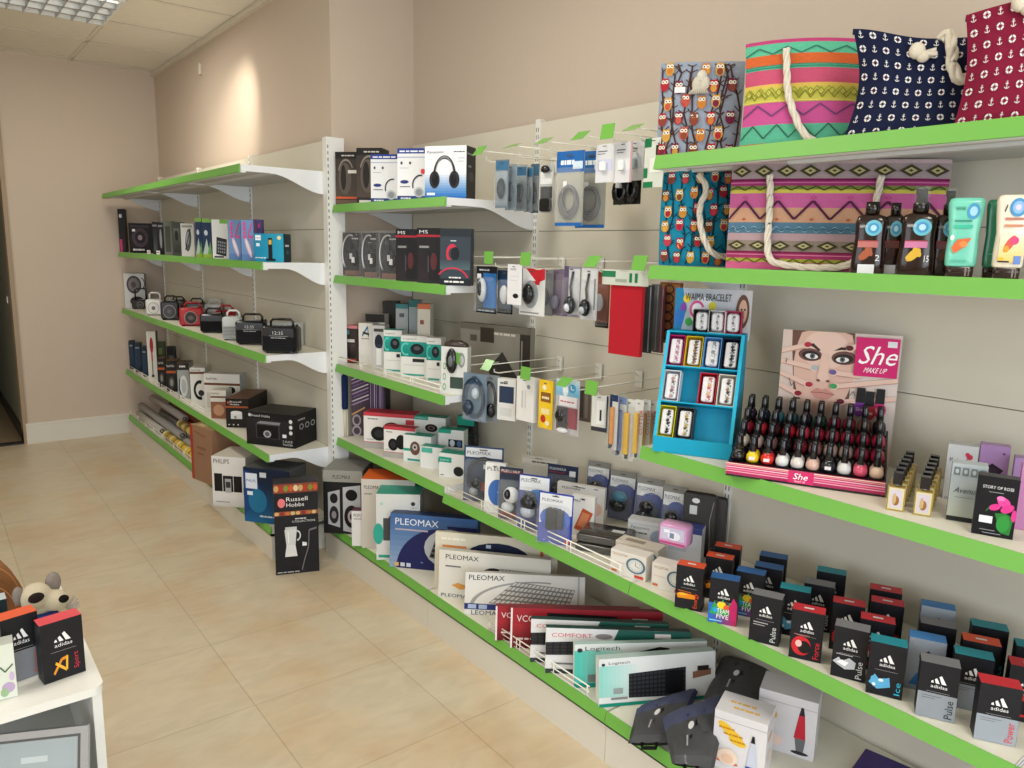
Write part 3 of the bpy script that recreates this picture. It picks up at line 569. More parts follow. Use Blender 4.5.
db('blender_box', 'black tall blender box with food pictures standing on the floor', 276, 319.5, 485, 575.5, z=0, ang=20, d=.1, col='1d1c20', cols=dict(top='2a2528', right='151417', left='1a191c'),
   front=[('r', 0, .9, 1, 1, '8c4534')]+[('e', .06+.11*i, .95, .055, .035, ['c9a066', 'b03a2a', '7c8a3a', 'd0562f', 'd8c8a2'][i % 5]) for i in range(9)]+[('r', 0, .655, 1, .7, 'a0583c')]+[('e', .06+.12*i, .677, .05, .02, ['d8b070', '8e3038', 'c8703a', 'c9c08a'][i % 4]) for i in range(8)]
   +[('e', .17, .795, .085, .05, 'e87d80'), T('Russell', .28, .81, .48, .045, 'f0eeee'), T('Hobbs', .28, .75, .4, .042, 'f0eeee'), T('FOOD', .47, .605, .25, .02, 'dddddd'), T('COLLECTION', .4, .575, .52, .022, 'dddddd'),
     ('p', [(.22, .5), (.5, .5), (.46, .32), (.26, .32)], 'd5d6d6'), ('p', [(.26, .33), (.46, .33), (.5, .2), (.22, .2)], 'e0e0e0'), ('a', .5, .43, .09, .06, .3, -90, 90, 'd5d6d6'), ('r', .24, .5, .5, .53, 'c8c9c9'), ('l', [(.3, .48), (.31, .35)], .02, 'f4f4f4'),
     ('l', [(.95, .5), (.78, .48), (.76, .3), (.66, .15), (.6, .04)], .02, '77777a'), ('l', [(.72, .33), (.62, .34)], .03, 'e4e4e4'), T('KAA 19', .04, .02, .5, .018, 'bbbbbb'), ('r', .62, .31, .72, .33, 'f0f0f0')])
# ============================================================ bay beside the wall corner
GM = 'boxes in the headphone bay'
def mb_(name, label, z, xl, xr, yt, yb=None, X=1.583, ang=50, d=.07, **k): return box(name, label, 'box', z, xl, xr, yt, yb, ang=ang, d=d, X=None if yb else X, grp=GM, **k)
def headphone_ops(cx, cy, rx, ry, band='222226', cup='2e2e33', pad='141416'):
    return [('a', cx, cy, rx, ry, .16, 0, 180, band), ('a', cx, cy+.02, rx*.82, ry*.92, .08, 10, 170, '8c8f94'), ('e', cx-rx*.85, cy-.04, rx*.45, ry*.4, cup), ('e', cx+rx*.85, cy-.04, rx*.45, ry*.4, cup), ('e', cx-rx*.8, cy-.05, rx*.27, ry*.28, pad), ('e', cx+rx*.8, cy-.05, rx*.27, ry*.28, pad), ('r', cx-rx*.95, cy-.02, cx-rx*.78, cy+ry*.3, band), ('r', cx+rx*.78, cy-.02, cx+rx*.95, cy+ry*.3, band)]
Y1 = 1.69
HB = [('g', 0, .12, 1, .86, '51453d', '3a332e'), ('r', 0, .88, 1, 1, '1d1a19'), ('e', .45, .5, .3, .3, '5f554c'), ('e', .38, .52, .13, .24, '25211f'), ('a', .5, .55, .38, .32, .12, 30, 160, '8b8178'), T('HEADPHONES', .3, .91, .6, .04, 'c9c4bd')]
mb_('headphone_box', 'dark see-through headphone box with an orange base band, leftmost on the top shelf', Y1, 336, 357, 152, ang=48, d=.09, col='2e2927', front=HB+[('r', 0, .12, 1, .16, 'cf5a32'), ('r', 0, 0, 1, .1, '6a5648'), ('r', .6, .6, 1, .66, 'ded9d2')])
mb_('headphone_box', 'dark see-through headphone box between the orange-banded one and the white ones', Y1, 357, 382, 148, ang=48, d=.1, X=1.60, col='2e2927', front=HB+[('r', .1, .0, .7, .07, 'd9d6d2')])
WB = [('r', 0, .9, 1, 1, '2b3f8f'), T('HIGH DEFINITION', .08, .92, .84, .045, 'e8ecf6'), ('r', 0, .82, 1, .84, 'aab4cc'), ('r', 0, 0, 1, .09, '27407f'), T('WIRELESS', .12, .025, .35, .04, 'e8ecf6'), ('e', .25, .36, .15, .035, '2d3d7c'), ('r', .08, .62, .4, .63, 'aeb3bd'), ('e', .15, .72, .04, .03, '555a64'), ('e', .45, .72, .04, .03, '555a64'), ('r', .1, .26, .45, .275, '555a64'),
      ('a', .82, .3, .3, .2, .14, 80, 200, '2a2b2f'), ('e', .76, .16, .17, .1, 'b9bfc4'), ('e', .76, .16, .11, .065, '8a9197')]
mb_('headphone_box', 'white headphone box with blue bands, the left of the two on the top shelf', Y1, 371, 398, 154.5, ang=50, d=.1, X=1.582, col='e6e8ea', front=WB)
mb_('headphone_box', 'white headphone box with blue bands and a red mark, the right of the two', Y1, 397.5, 426, 148.5, ang=50, d=.1, X=1.582, col='e6e8ea', front=WB+[('e', .9, .56, .08, .05, 'd8413e')])
mb_('headphone_box', 'white and blue headphone box with black side, last on the top shelf', Y1, 424.8, 466, 146.5, ang=58, d=.09, X=1.583, col='e9ebee', cols=dict(right='1b1b1f', top='dfe1e4'),
    front=[('g', 0, 0, 1, .5, '1f66b8', 'e9ebee'), T('Panasonic', .06, .86, .4, .05, '16181c'), T('RP-HT161', .7, .87, .26, .03, '44474c'), ('r', .8, .76, .96, .77, '9a9ca0'), ('r', .8, .7, .94, .71, '9a9ca0')]+headphone_ops(.48, .4, .28, .42)+[('r', .06, .06, .26, .11, 'dfeaf6')],
    right=[T('Panasonic', .1, .84, .7, .04, 'dddddd'), ('e', .5, .42, .3, .1, '3a3a3f'), ('r', .2, .6, .5, .64, '88888c')])
Y2 = 1.365
for i, (a, b) in enumerate(((338, 359), (358, 376), (375, 397))):
    p, w, h, an = spot(Y2, a, b, 230, None, 50, 1.584)
    r = thing('headset_pack', 'round clear headset pack with silver band, %s of three on the second shelf' % ['left', 'middle', 'right'][i], 'headset pack', p, 50, None, 'clear headset packs')
    m = MB(); m.loft([(0, w*.5, .022), (.006, w*.52, .026), (h*.5, w*.52, .03), (h-.008, w*.5, .024), (h, w*.47, .018)], 'd0d4d4', 't', 5, cx=w/2, cy=.03); part('clear_shell', m, r)
    m = MB(); m.box(w*.06, w*.94, .044, .047, .004, h-.01, '2c2b2d'); draw(m, lambda u, v, l: (w*(.06+.88*u), .044-l*EPS, v*h), [('r', .1, .02, .9, .12, '7c5c50'), T('HEADSET', .5, .8, .35, .05, 'c9c9c9')]); part('backing_card', m, r)
    m = MB(); N = 14; m.tube([(w*.5+w*.38*cos(radians(t)), .026, h*.5+h*.4*sin(radians(t))) for t in [70+160*k/N for k in range(N+1)]], .004, 'c6c9cc', 's'); part('headband', m, r)
    m = MB(); m.ball((w*.62, .03, h*.42), w*.24, .014, h*.2, '19191b', 'm'); m.ball((w*.4, .03, h*.66), w*.2, .014, h*.18, '222224', 'm'); m.box(w*.6, w*.74, .013, .016, h*.3, h*.42, 'e2e2e2'); m.box(w*.5, w*.62, .0145, .016, h*.38, h*.5, 'c2c2c2'); part('earcup', m, r)
RB = [('r', 0, .84, 1, .88, 'b02838'), ('r', 0, .88, 1, 1, '191719'), T('MS', .1, .9, .35, .06, 'd8d8d8'), ('r', .1, .64, .5, .68, '8b8b8b'), ('e', .7, .4, .14, .16, '5c2a2c'), ('g', .05, .05, .5, .55, '2b2123', '1d1a1c'), ('r', .45, .2, .5, .5, '4b4b50'), ('r', 0, 0, 1, .05, '2b2b2b')]
mb_('gaming_headset_box', 'black headset box with a red stripe, the left of two on the second shelf', Y2, 396, 417, 229, ang=52, d=.09, col='1c1a1c', front=RB)
mb_('gaming_headset_box', 'black headset box with a red stripe, the right of two on the second shelf', Y2, 417, 441, 228, ang=52, d=.1, col='1c1a1c', front=RB)
mb_('gaming_headset_box', 'slate blue headset box with a red headset picture, last on the second shelf', Y2, 440, 470, 228.5, ang=54, d=.04, col='343f49', front=[('r', 0, .86, 1, 1, '252c33'), T('GAMING', .35, .77, .18, .03, 'cfd6da'), ('a', .4, .56, .2, .17, .4, -20, 260, 'c8304a'), ('e', .5, .56, .14, .12, '1b1d21'), ('g', 0, .28, 1, .45, '4c646b', '39454f'), ('a', .42, .06, .55, .26, .1, 20, 150, 'c8304a'), ('r', 0, 0, 1, .12, '1d2126'), T('HEADSET STEREO', .15, .04, .65, .05, 'e8e8e8'), T('SOUND', .3, .12, .4, .04, 'e8e8e8')])
# --- third shelf
Y3 = .94
mb_('camera_box', 'dark brown box with a pinkish red top, leftmost on the third shelf', Y3, 337.5, 358, 325, 362, ang=50, d=.08, col='3a2f2b', cols=dict(top='c56a6c'), front=[('r', 0, .92, 1, 1, 'd3838a'), ('e', .18, .84, .12, .06, 'cf4a40'), ('r', .25, .76, .6, .88, '4b8f9d'), ('r', .5, .55, .85, .63, 'd4d0ca'), ('r', .1, .02, .9, .1, 'b93c34'), ('g', .1, .14, .9, .5, '1f1a18', '4b403b')])
mb_('watch_box', 'tall white box with a blue letter A, second on the third shelf', Y3, 359, 373, 323, 365.5, ang=50, d=.07, col='dbd8d0', front=[('l', [(.25, .7), (.65, .92), (.7, .68)], .06, '2f6f9a'), ('l', [(.3, .78), (.75, .74)], .05, '20262b'), T('SMART', .2, .62, .55, .03, '3a3a3a')]+[('r', .15, .08+.05*i, .8, .085+.05*i, 'aaa69d') for i in range(4)])
mb_('watch_box', 'white box with a dark smart watch picture', Y3, 373, 385, 325.5, 369, ang=50, d=.06, col='c3c4c4', front=[('e', .5, .62, .34, .18, '1c2433'), ('r', .3, .1, .72, .5, 'ecebe8'), ('r', .34, .48, .7, .58, '2b3446'), ('r', .1, .86, .9, .93, '4a4844')])
mb_('camera_box', 'white box with a black top band standing behind the tall white box', Y3, 366, 385, 314, X=1.72, ang=48, d=.06, col='e2dfd8', front=[('r', 0, .84, 1, 1, '25211f'), ('r', .3, .55, .9, .62, '2b2725')])
mb_('speaker_box', 'black carton at the back of the third shelf beside the grey ones', Y3, 383, 397, 301.5, X=1.82, ang=45, d=.07, col='332f2b', front=[('e', .5, .7, .3, .12, '44403a')])
mb_('cable_box', 'grey narrow box with a teal lid, the left of two at the back', Y3, 396, 408, 304, X=1.76, ang=50, d=.05, col='a9aeb0', cols=dict(top='3f7f86'), front=[('r', 0, .93, 1, 1, '3f7f86'), ('r', .2, .1, .8, .5, '9aa1a5'), ('r', .3, .8, .7, .86, '555d62')])
mb_('cable_box', 'grey narrow box with a teal lid, the right of two at the back', Y3, 409, 419, 300, X=1.79, ang=50, d=.05, col='9aa7ab', cols=dict(top='2a6f72'), front=[('r', 0, .9, 1, 1, '2a6f72'), ('r', .2, .1, .8, .5, '8b989d')])
mb_('cable_box', 'cream narrow box with an orange lid at the back of the third shelf', Y3, 417.5, 430, 304, X=1.74, ang=50, d=.05, col='c9c4b6', cols=dict(top='c46a48'), front=[('r', 0, .93, 1, 1, 'c46a48'), ('r', .15, .15, .85, .6, 'bcb6a6'), ('r', .2, .72, .5, .78, '8a4a3a')])
def mouse_ops(v): return [('r', 0, .86, 1, 1, 'dedfdb'), T('Logitech', .1, .9, .5, .045, '4a4e50'), ('g', 0, .5, 1, .86, '0f7d74', '24a295'), ('a', .2, .68, .2, .16, .3, 60, 300, '5cc4b8'), ('e', .62, .69, .26, .13, '191c1f'), ('e', .62, .71, .12, .05, '50565a'), ('r', .45, .38, .9, .46, '2b2e30') if v else ('r', .7, .38, .9, .46, '2b2e30'), ('r', .1, .3, .9, .31, 'b9b9b5'), ('r', .1, .05, .9, .09, '2e9e90')]
mb_('mouse_box', 'white and teal mouse box, the left of three on the third shelf', Y3, 384, 402, 330, 373, ang=50, d=.07, col='e3e3de', cols=dict(top='3ba193'), front=mouse_ops(0))
mb_('mouse_box', 'white and teal mouse box, the middle of three on the third shelf', Y3, 401, 427, 335.5, 377, ang=52, d=.07, col='e3e3de', cols=dict(top='dfe0dc'), front=mouse_ops(1))
mb_('mouse_box', 'white and teal mouse box, the right of three on the third shelf', Y3, 426.5, 441, 338, 382, ang=52, d=.06, col='e3e3de', front=mouse_ops(0))
for i, (a, b, yt, X) in enumerate(((440, 466, 336, 1.60), (468, 494, 336, 1.86))):
    p, w, h, an = spot(Y3, a, b, yt, None, 56, X)
    r = thing('webcam_pack', ['white pack with a black webcam, just behind the first lowest-row green tag', 'white pack with a black webcam, right of its twin'][i], 'webcam pack', p, 56, None, 'webcam packs')
    m = MB(); m.box(0, w, .01, .05, 0, h*.82, 'd5d6d2'); draw(m, lambda u, v, l: (u*w, .01-l*EPS, v*h), [('e', .78, .6, .13, .13, '8f9391'), ('e', .78, .6, .08, .08, 'c9cccb'), ('a', .13, .48, .06, .06, .3, 0, 360, '3f9a58'), ('a', .13, .3, .06, .06, .3, 0, 360, '3f9a58'), ('a', .13, .12, .06, .06, .3, 0, 360, '3f9a58'), ('r', .35, .1, .85, .3, '3a4a42')]); part('carton', m, r)
    m = MB(); m.ball((w*.42, .004, h*.58), w*.22, .014, h*.22, '17181a', 'g'); m.ball((w*.42, -.008, h*.58), w*.1, .006, h*.1, '5f6468', 'g'); part('webcam', m, r)
    m = MB(); m.loft([(h*.8, w*.5, .02), (h*.88, w*.42, .018), (h*.93, w*.2, .012)], '3a2f2a', 'g', 3, cx=w/2, cy=.03); part('lid', m, r)
mb_('router_box', 'wide grey box with a dark slanted device picture behind the webcams', Y3, 460, 529, 322, X=1.80, ang=76, d=.03, col='8d8a7e', cols=dict(top='5a564c'), front=[('r', .86, 0, 1, 1, '37332d'), ('r', .0, .9, 1, 1, '6f6b60'), ('p', [(.42, .3), (.62, .6), (.85, .2), (.8, .05), (.5, .05)], '3a3733'), ('r', .3, .72, .5, .95, '3b362e'), ('r', .15, .72, .25, .82, '5a564e'), T('CAMERA', .5, .84, .3, .06, 'cfcabb'), ('r', .88, .1, .9, .8, '8a8578')])
# --- fourth shelf
Y4 = .576
r = mb_('speaker_tower_box', 'tall striped purple and black box at the left end of the fourth shelf', Y4, 352, 386, 376, X=1.66, ang=40, d=.12, col='2a2328', front=[('h', 0, 0, 1, 1, '5e4a5c', '2b2229')]+[('p', [(.0, .5+.06*i), (.5, .62+.06*i), (.5, .64+.06*i), (0, .52+.06*i)], ['b99cc4', 'd8cfd8', '7a5f92'][i % 3]) for i in range(8)]+[('r', .55+.055*i, .45, .575+.055*i, 1, ['a58ab5', '6b5380', 'c4b4c8'][i % 3]) for i in range(8)]+[('a', .15, .26, .13, .1, .35, 0, 360, 'aaa3a6'), ('a', .15, .08, .14, .09, .35, 0, 360, 'aaa3a6'), ('a', .48, .26, .13, .1, .35, 0, 360, '8d868a'), ('l', [(0, .35), (.4, .48)], .03, 'c8a06a')])
m = MB(); p = on(345.5, 437, Y4); h1 = hgt(p, 374)-Y4
m.lathe([(.006, 0), (.006, h1*.45)], 0, 0, 'd8cfae', 'm', 8); m.lathe([(.014, h1*.45), (.016, h1*.5), (.016, h1*.96), (.008, h1)], 0, 0, '1f2f55', 'f', 10)
thing('folded_umbrella', 'narrow navy rolled umbrella with a pale stick beside the striped box', 'umbrella', p, 0, m)
RW = lambda big: [('r', 0, .9, 1, 1, 'c2404c'), ('r', .82, .72, 1, .86, 'c2404c'), ('e', .55, .52, .19 if big else .16, .24, '19191b'), ('e', .3, .42, .16, .2, '141416'), ('e', .3, .42, .09, .11, '2f2f33'), ('r', 0, .16, 1, .18, 'c85a62'), T('speakers', .08, .8, .2, .05, '777777'), ('r', .06, .24, .2, .26, '999999')]
def plinth(a, b, yt, yb, lab):
    return box('clear_riser', lab, 'riser', Y4, a, b, yt, yb, ang=55, d=.08, col='b9b7b0', front=[('r', .03, .1, .97, .9, 'a9a7a2')])
def on_top(name, label, base, w, d, h, ang, loc_off=(0, 0), **k):
    pass
mb_('speaker_box', 'wide white speaker box with a red top on the fourth shelf', Y4, 364, 415, 412, 447.5, ang=50, d=.09, col='e1dfdb', cols=dict(top='b4303d'), front=RW(1)+[('r', 0, 0, 1, .16, 'a8a5a0')])
mb_('speaker_box', 'smaller white speaker box with a red top in front of the wide one', Y4, 384, 415, 426, 456.5, ang=55, d=.05, col='e1dfdb', cols=dict(top='b4303d'), front=RW(0)+[('r', 0, 0, 1, .16, 'a8a5a0')])
def webcam_ops(lbl=True, cx=.6, cy=.4): return [('r', 0, .82, .45, 1, '1f9c86'), T('Logitech', .05, .88, .34, .06, 'e8f2ef'), ('e', cx, cy, .2, .22, '17181a'), ('e', cx, cy, .12, .13, '6d5a58'), ('e', cx, cy, .06, .06, '15161a'), ('r', .06, .08, .2, .11, '555555')]
TG = dict(col='dfe1df', cols=dict(top='1f9c86', right='cfd8d5'))
# stacks: lower boxes carry upper ones
def stack(name, labels, xl, xr, yt, yb, ymid, ang, d, ops, **k):
    lo = mb_(name, labels[0], Y4, xl, xr, ymid, yb, ang=ang, d=d, front=ops[0], **k)
    w, h, d_ = DIM[lo.name]; p = lo.location; zt = p.z+h; hh = hgt((p.x, p.y), yt)-zt
    mb = MB(); mb.box(0, w*.96, 0, d, 0, hh, k.get('col', 'dfe1df'), 'c', **k.get('cols', {})); draw(mb, face_map('front', w*.96, hh, d), ops[1])
    return thing(name, labels[1], 'box', (p.x+.001, p.y, zt+.001), ang-2, mb, GM)
stack('webcam_box', ('white webcam box at the bottom of the middle stack', 'small white and green webcam box on top of the middle stack'), 414, 446, 416, 452, 434, 56, .06, (webcam_ops(), webcam_ops(cx=.55)), **TG)
mb_('webcam_box', 'white and green webcam box with a brown oval camera, left of the group', Y4, 403.5, 431, 434.5, 461, ang=56, d=.06, front=[('r', 0, .4, .45, .5, '1f9c86'), ('r', .15, .04, .6, .12, '2f8f80'), ('e', .42, .52, .18, .26, '6a4b42'), ('e', .42, .56, .09, .12, 'b6b6b4'), ('e', .42, .56, .04, .05, '222222')], **TG)
stack('webcam_box', ('white webcam box under the one with two round lenses', 'green-lidded webcam box with two round lenses'), 438, 464, 429, 462, 448, 56, .055, (webcam_ops(), [('r', 0, .8, .5, 1, '1f9c86'), ('r', .4, .1, .95, .5, '1c2028'), ('e', .55, .3, .1, .18, 'c9d4de'), ('e', .82, .3, .09, .16, '4a6a9a')]), **TG)
mb_('webcam_box', 'pale webcam box at the front with a green label', Y4, 420.5, 442, 446, 467.5, ang=58, d=.05, front=[('r', .05, .72, .55, .95, '4fae9c'), ('e', .93, .45, .1, .24, '1c1d20')], **TG)
mb_('webcam_box', 'white and green webcam box nearest the front right corner of the fourth shelf', Y4, 439, 464, 452.5, 476.5, ang=58, d=.06, front=[('r', 0, .62, .5, .84, '1f9c86'), T('Logitech', .05, .68, .34, .07, 'e8f2ef'), ('e', .78, .3, .2, .2, '202226'), ('r', .06, .08, .2, .11, '555555')], **TG)
stack('webcam_box', ('dark webcam box at the back right of the fourth shelf', 'green and white webcam box on top at the back right'), 457, 474, 416, 456, 434, 60, .05, ([('e', .5, .6, .3, .3, '55504c')], [('r', 0, .5, 1, 1, '1f9c86'), ('r', .6, .2, .85, .45, '22252b'), T('Logitech', .1, .3, .34, .1, '1f9c86')]), col='3b3a38', cols=dict(top='1f9c86'))
# --- bottom deck
YB = .165
PL = 'PLEOMAX'
def bb(name, label, xl, xr, yt, yb, **k): return box(name, label, 'box', YB, xl, xr, yt, yb, grp='boxes on the bottom deck', **k)
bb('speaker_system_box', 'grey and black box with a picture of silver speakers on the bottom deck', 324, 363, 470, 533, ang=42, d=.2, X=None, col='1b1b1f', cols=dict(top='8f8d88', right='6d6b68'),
   front=[('r', 0, .82, 1, 1, '97968f'), T(PL, .25, .87, .45, .06, '2b2b2e'), ('p', [(.12, .15), (.42, .1), (.42, .7), (.12, .65)], 'a9abb0'), ('p', [(.5, .05), (.95, 0), (.95, .78), (.5, .74)], 'b5b7bc'), ('e', .27, .56, .1, .08, '1a1a1c'), ('e', .27, .3, .12, .14, '222226'), ('e', .72, .62, .15, .09, '141416'), ('e', .72, .28, .19, .18, '1a1a1c'), ('e', .72, .28, .1, .1, 'b7a8b4'), ('e', .72, .28, .05, .05, '2b2b2e'), ('e', .27, .3, .06, .06, '8a8088')])
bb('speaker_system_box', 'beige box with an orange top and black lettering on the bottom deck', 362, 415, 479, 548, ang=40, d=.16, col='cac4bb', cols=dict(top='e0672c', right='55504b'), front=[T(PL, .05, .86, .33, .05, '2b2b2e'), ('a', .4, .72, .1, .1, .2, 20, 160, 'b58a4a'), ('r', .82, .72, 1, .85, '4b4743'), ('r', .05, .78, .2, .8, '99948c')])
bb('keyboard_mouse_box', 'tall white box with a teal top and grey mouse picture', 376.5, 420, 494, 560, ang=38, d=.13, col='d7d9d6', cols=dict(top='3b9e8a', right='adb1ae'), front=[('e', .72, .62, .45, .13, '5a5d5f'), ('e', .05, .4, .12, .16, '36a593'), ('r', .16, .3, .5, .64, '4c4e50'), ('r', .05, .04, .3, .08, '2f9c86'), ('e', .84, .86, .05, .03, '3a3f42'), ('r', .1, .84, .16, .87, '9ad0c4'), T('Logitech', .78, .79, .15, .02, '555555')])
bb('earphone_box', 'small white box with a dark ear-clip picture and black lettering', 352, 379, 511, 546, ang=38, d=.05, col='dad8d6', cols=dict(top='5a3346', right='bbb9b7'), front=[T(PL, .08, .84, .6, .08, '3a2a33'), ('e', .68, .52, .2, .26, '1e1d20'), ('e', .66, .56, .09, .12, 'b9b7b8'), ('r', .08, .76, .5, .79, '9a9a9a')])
KB = ('k', [(.46, .12), (1.0, .02), (1.0, .62), (.55, .78)], 10, 6, '2a2b30', '8a8e96')
bb('keyboard_box', 'blue keyboard box with a curved navy swoosh and white lettering', 389.5, 476, 514, 566.5, ybr=575, d=.06, lean=4, col='4a6c9c', cols=dict(top='2b3a5c'), front=[('g', 0, 0, 1, 1, '8fa6c6', '3e639a'), ('a', .62, .0, .54, .78, .5, 60, 180, '23265a'), ('e', .66, .36, .36, .36, '23265a'), ('r', .2, 0, 1, .12, '23265a'), ('r', .66, 0, 1, .84, '23265a'), ('e', .7, .42, .3, .36, 'b9bdc4'), ('k', [(.46, .24), (.98, .1), (.98, .66), (.55, .7)], 9, 5, '26272c', '6d7078'), T(PL, .06, .8, .5, .12, 'e9eef6'), ('r', .06, .7, .44, .73, 'b5aab8'), ('r', .06, .03, .11, .1, 'd8b06a'), ('r', .13, .03, .18, .1, 'c9d0dc'), ('r', .2, .03, .25, .1, 'c9d0dc')])
CR = 'dcd6c2'
bb('keyboard_box', 'cream keyboard box with an orange right edge behind the white one', 434, 556, 533, 588, ybr=600, d=.02, lean=5, col=CR, cols=dict(top='c9c2ae', right='c2552e'), front=[T('Multimedia', .05, .86, .2, .06, 'efe9d8'), ('r', .06, .74, .26, .78, 'd98a50'), ('e', .52, .6, .27, .28, '1e2440'), ('r', .2, 0, .8, .58, CR), ('r', .42, .78, .46, .84, 'b9c6d4'), ('r', .86, 0, .885, 1, 'c86a42')])
bb('keyboard_box', 'white keyboard box with a black oval and orange leaf, middle of the white ones', 438, 549, 551, 597, ybr=609, d=.03, lean=5, col='dcd9d0', cols=dict(top='c9c6be'), front=[T(PL, .06, .82, .3, .1, '23252b'), ('e', .5, .42, .14, .3, '2c2a2c'), ('p', [(.12, .28), (.18, .34), (.3, .26), (.2, .2)], 'd99a4e'), ('k', [(.5, .3), (.98, .2), (.98, .7), (.55, .72)], 14, 5, 'd4d2cb', '8f8e8a'), T(PL, .03, .03, .28, .07, '3a3d48'), ('r', .06, .66, .2, .69, '77777a')])
bb('keyboard_box', 'white keyboard box with a grey keyboard picture and a navy bottom strip', 464, 584, 575, 614, ybr=620, d=.04, lean=14, col='dedcd6', cols=dict(top='cfcdc6'), front=[('a', .62, .18, .58, .66, .06, 80, 178, '9a9a98'), ('k', [(.2, .28), (.86, .2), (.92, .68), (.42, .82)], 16, 5, 'cfcdc8', '7d7c7a'), T(PL, .03, .82, .3, .12, '23252b'), ('r', 0, .12, .4, .26, '23306e'), ('r', .03, .14, .1, .24, 'aab8d8'), ('r', .12, .14, .19, .24, 'aab8d8'), T('LEOMAX', .06, .0, .26, .1, '4a5058'), ('r', .94, 0, .955, 1, 'b7b5ae')])
VC = dict(col='9e2430', cols=dict(top='8a1c28'))
for i, (xl, xr, yt, yb, yr) in enumerate(((495, 640, 608.5, 640.5, 644), (510, 662, 610.5, 648, 653))):
    bb('keyboard_box', ['deep red keyboard box, the rear of two', 'deep red keyboard box with white lettering, the front of two'][i], xl, xr, yt, yb, ybr=yr, d=.035, lean=10, front=[('g', 0, 0, 1, .6, '5a1018', 'a82832'), ('r', 0, 0, .012, 1, 'e8dede'), T('VCOM', .04, .66, .16, .16, 'f0dcdc'), ('k', [(.24, .42), (.7, .38), (.7, .86), (.24, .9)], 18, 4, '232326', '121214'), T('MULTIMEDIA', .04, .2, .2, .08, 'e8d0d0'), ('r', .8, .7, .9, .82, 'e2ddd8')], **VC)
for i, (xl, xr, yt, yb, yr) in enumerate(((530, 668, 622, 662, 668), (545, 690, 631, 673, 678))):
    bb('keyboard_box', ['white and black keyboard box with red letters, the rear of two', 'white and black keyboard box with red letters, the front of two'][i], xl, xr, yt, yb, ybr=yr, d=.035, lean=10, col='dcdcdc', cols=dict(top='1d4a44', right='1d4a44'), front=[T('COMFORT', .04, .8, .28, .09, 'd2555a'), ('e', .4, .84, .06, .06, '8a8486'), ('p', [(.46, .7), (1, .7), (1, 1), (.5, 1)], '1b5c50'), ('k', [(.0, .36), (.42, .44), (.5, .9), (1, .86)][:0] or [(.0, .4), (1, .5), (1, .86), (.0, .68)], 20, 4, '2b2b2e', '151517'), ('r', .0, 0, 1, .1, '2b3a3a'), ('r', .06, .2, .3, .24, '77777a'), ('r', .75, .84, .86, .94, 'e2ddd8')])
LK = ('k', [(.25, .16), (.74, .12), (.74, .72), (.25, .66)], 14, 6, '33353a', '17181b')
bb('keyboard_box', 'white and teal keyboard box behind the foremost teal one', 574, 706, 647.5, 688, ybr=684, d=.025, lean=8, col='dfe3e1', cols=dict(top='b9d9d2'), front=[('h', 0, 0, .4, .85, '49c2b2', 'dfe3e1'), ('r', 0, 0, 1, .1, '158f7c'), T('Logitech', .08, .82, .26, .12, '4a5256'), ('e', .04, .86, .02, .05, '2f3336'), ('p', [(.3, .68), (.66, .68), (.72, .86), (.64, .9)], '1b1c1f'), ('r', .1, .12, .2, .3, '77807f')])
bb('keyboard_box', 'white and teal keyboard box with a black touchpad keyboard, foremost on the deck', 599, 715, 663, 708, ybr=698, d=.035, lean=8, col='e4e7e6', cols=dict(top='c3dad6'), front=[('h', 0, .2, .35, .85, '8fd4ca', 'e4e7e6'), ('r', 0, 0, 1, .07, '158f7c'), T('Logitech', .08, .86, .18, .07, '4a5256'), ('e', .035, .88, .015, .03, '2f3336'), LK, ('r', .56, .18, .72, .66, '101114'), ('r', .12, .26, .2, .38, '9aa2a1'), ('r', .1, .14, .24, .19, '8a8f8e'), ('p', [(.8, .46), (.96, .52), (.96, .66), (.8, .6)], '8a6250'), ('r', .84, .62, .94, .72, '26211f')])
# ============================================================ packs on the hooks
def l2w(p, ang, x, y, z=0):
    a = radians(ang); return (p[0]+x*cos(a)+y*sin(a), p[1]-x*sin(a)+y*cos(a), p[2]+z)
def devices(m, w, h, devs):
    for d in devs:
        k = d[0]
        if k == 'b': _, u, v, ru, rv, t, c = d[:7]; m.ball((u*w, -t, v*h), ru*w, t, rv*h, c, d[7] if len(d) > 7 else 'g', 12)
        elif k == 'c':        # coiled cable: several slightly shifted loops
            _, u, v, ru, rv, r_, c = d
            for j in range(4):
                m.tube([((u+.02*j)*w+(ru-.03*j)*w*cos(t), -.006-.003*j, (v+.01*j)*h+(rv-.02*j)*h*sin(t)) for t in [2*pi*q/20 for q in range(20)]], r_, c, 'g', 6, True)
        elif k == 'x': _, u0, v0, u1, v1, t, c = d[:7]; m.rbox(u0*w, u1*w, -t, 0, v0*h, v1*h, min((u1-u0)*w, (v1-v0)*h)*.2, c, d[7] if len(d) > 7 else 'g')
        elif k == 'k': _, pts, r_, c = d; m.tube([(u*w, -q*1.0, v*h) for u, v, q in pts], r_, c, 'g', 7)
def pack(name, label, cat, p, w, h, ang, card, ops, devs=(), shell=True, th=.002, sd=.018, grp='packs hanging on the hooks', lean=0, hole=True):
    m = MB(); ct = h
    m.box(0, w, 0, th, 0, h, card, 'c'); draw(m, face_map('front', w, h, th), ops)
    if hole: draw(m, face_map('front', w, h, th), [('r', .4, .93, .6, .95, '55534d')], l0=12)
    o = thing(name, label, cat, p, ang, m, grp, lean)
    if devs: m = MB(); devices(m, w, h, devs); part('product', m, o)
    if shell:
        m = MB(); m.loft([(h*.04, w*.48, sd*.45), (h*.07, w*.47, sd*.5), (h*.7, w*.46, sd*.5), (h*.78, w*.4, sd*.3)], 'dde2e4', 't', 6, cx=w/2, cy=-sd*.5); part('clear_shell', m, o)
    return o
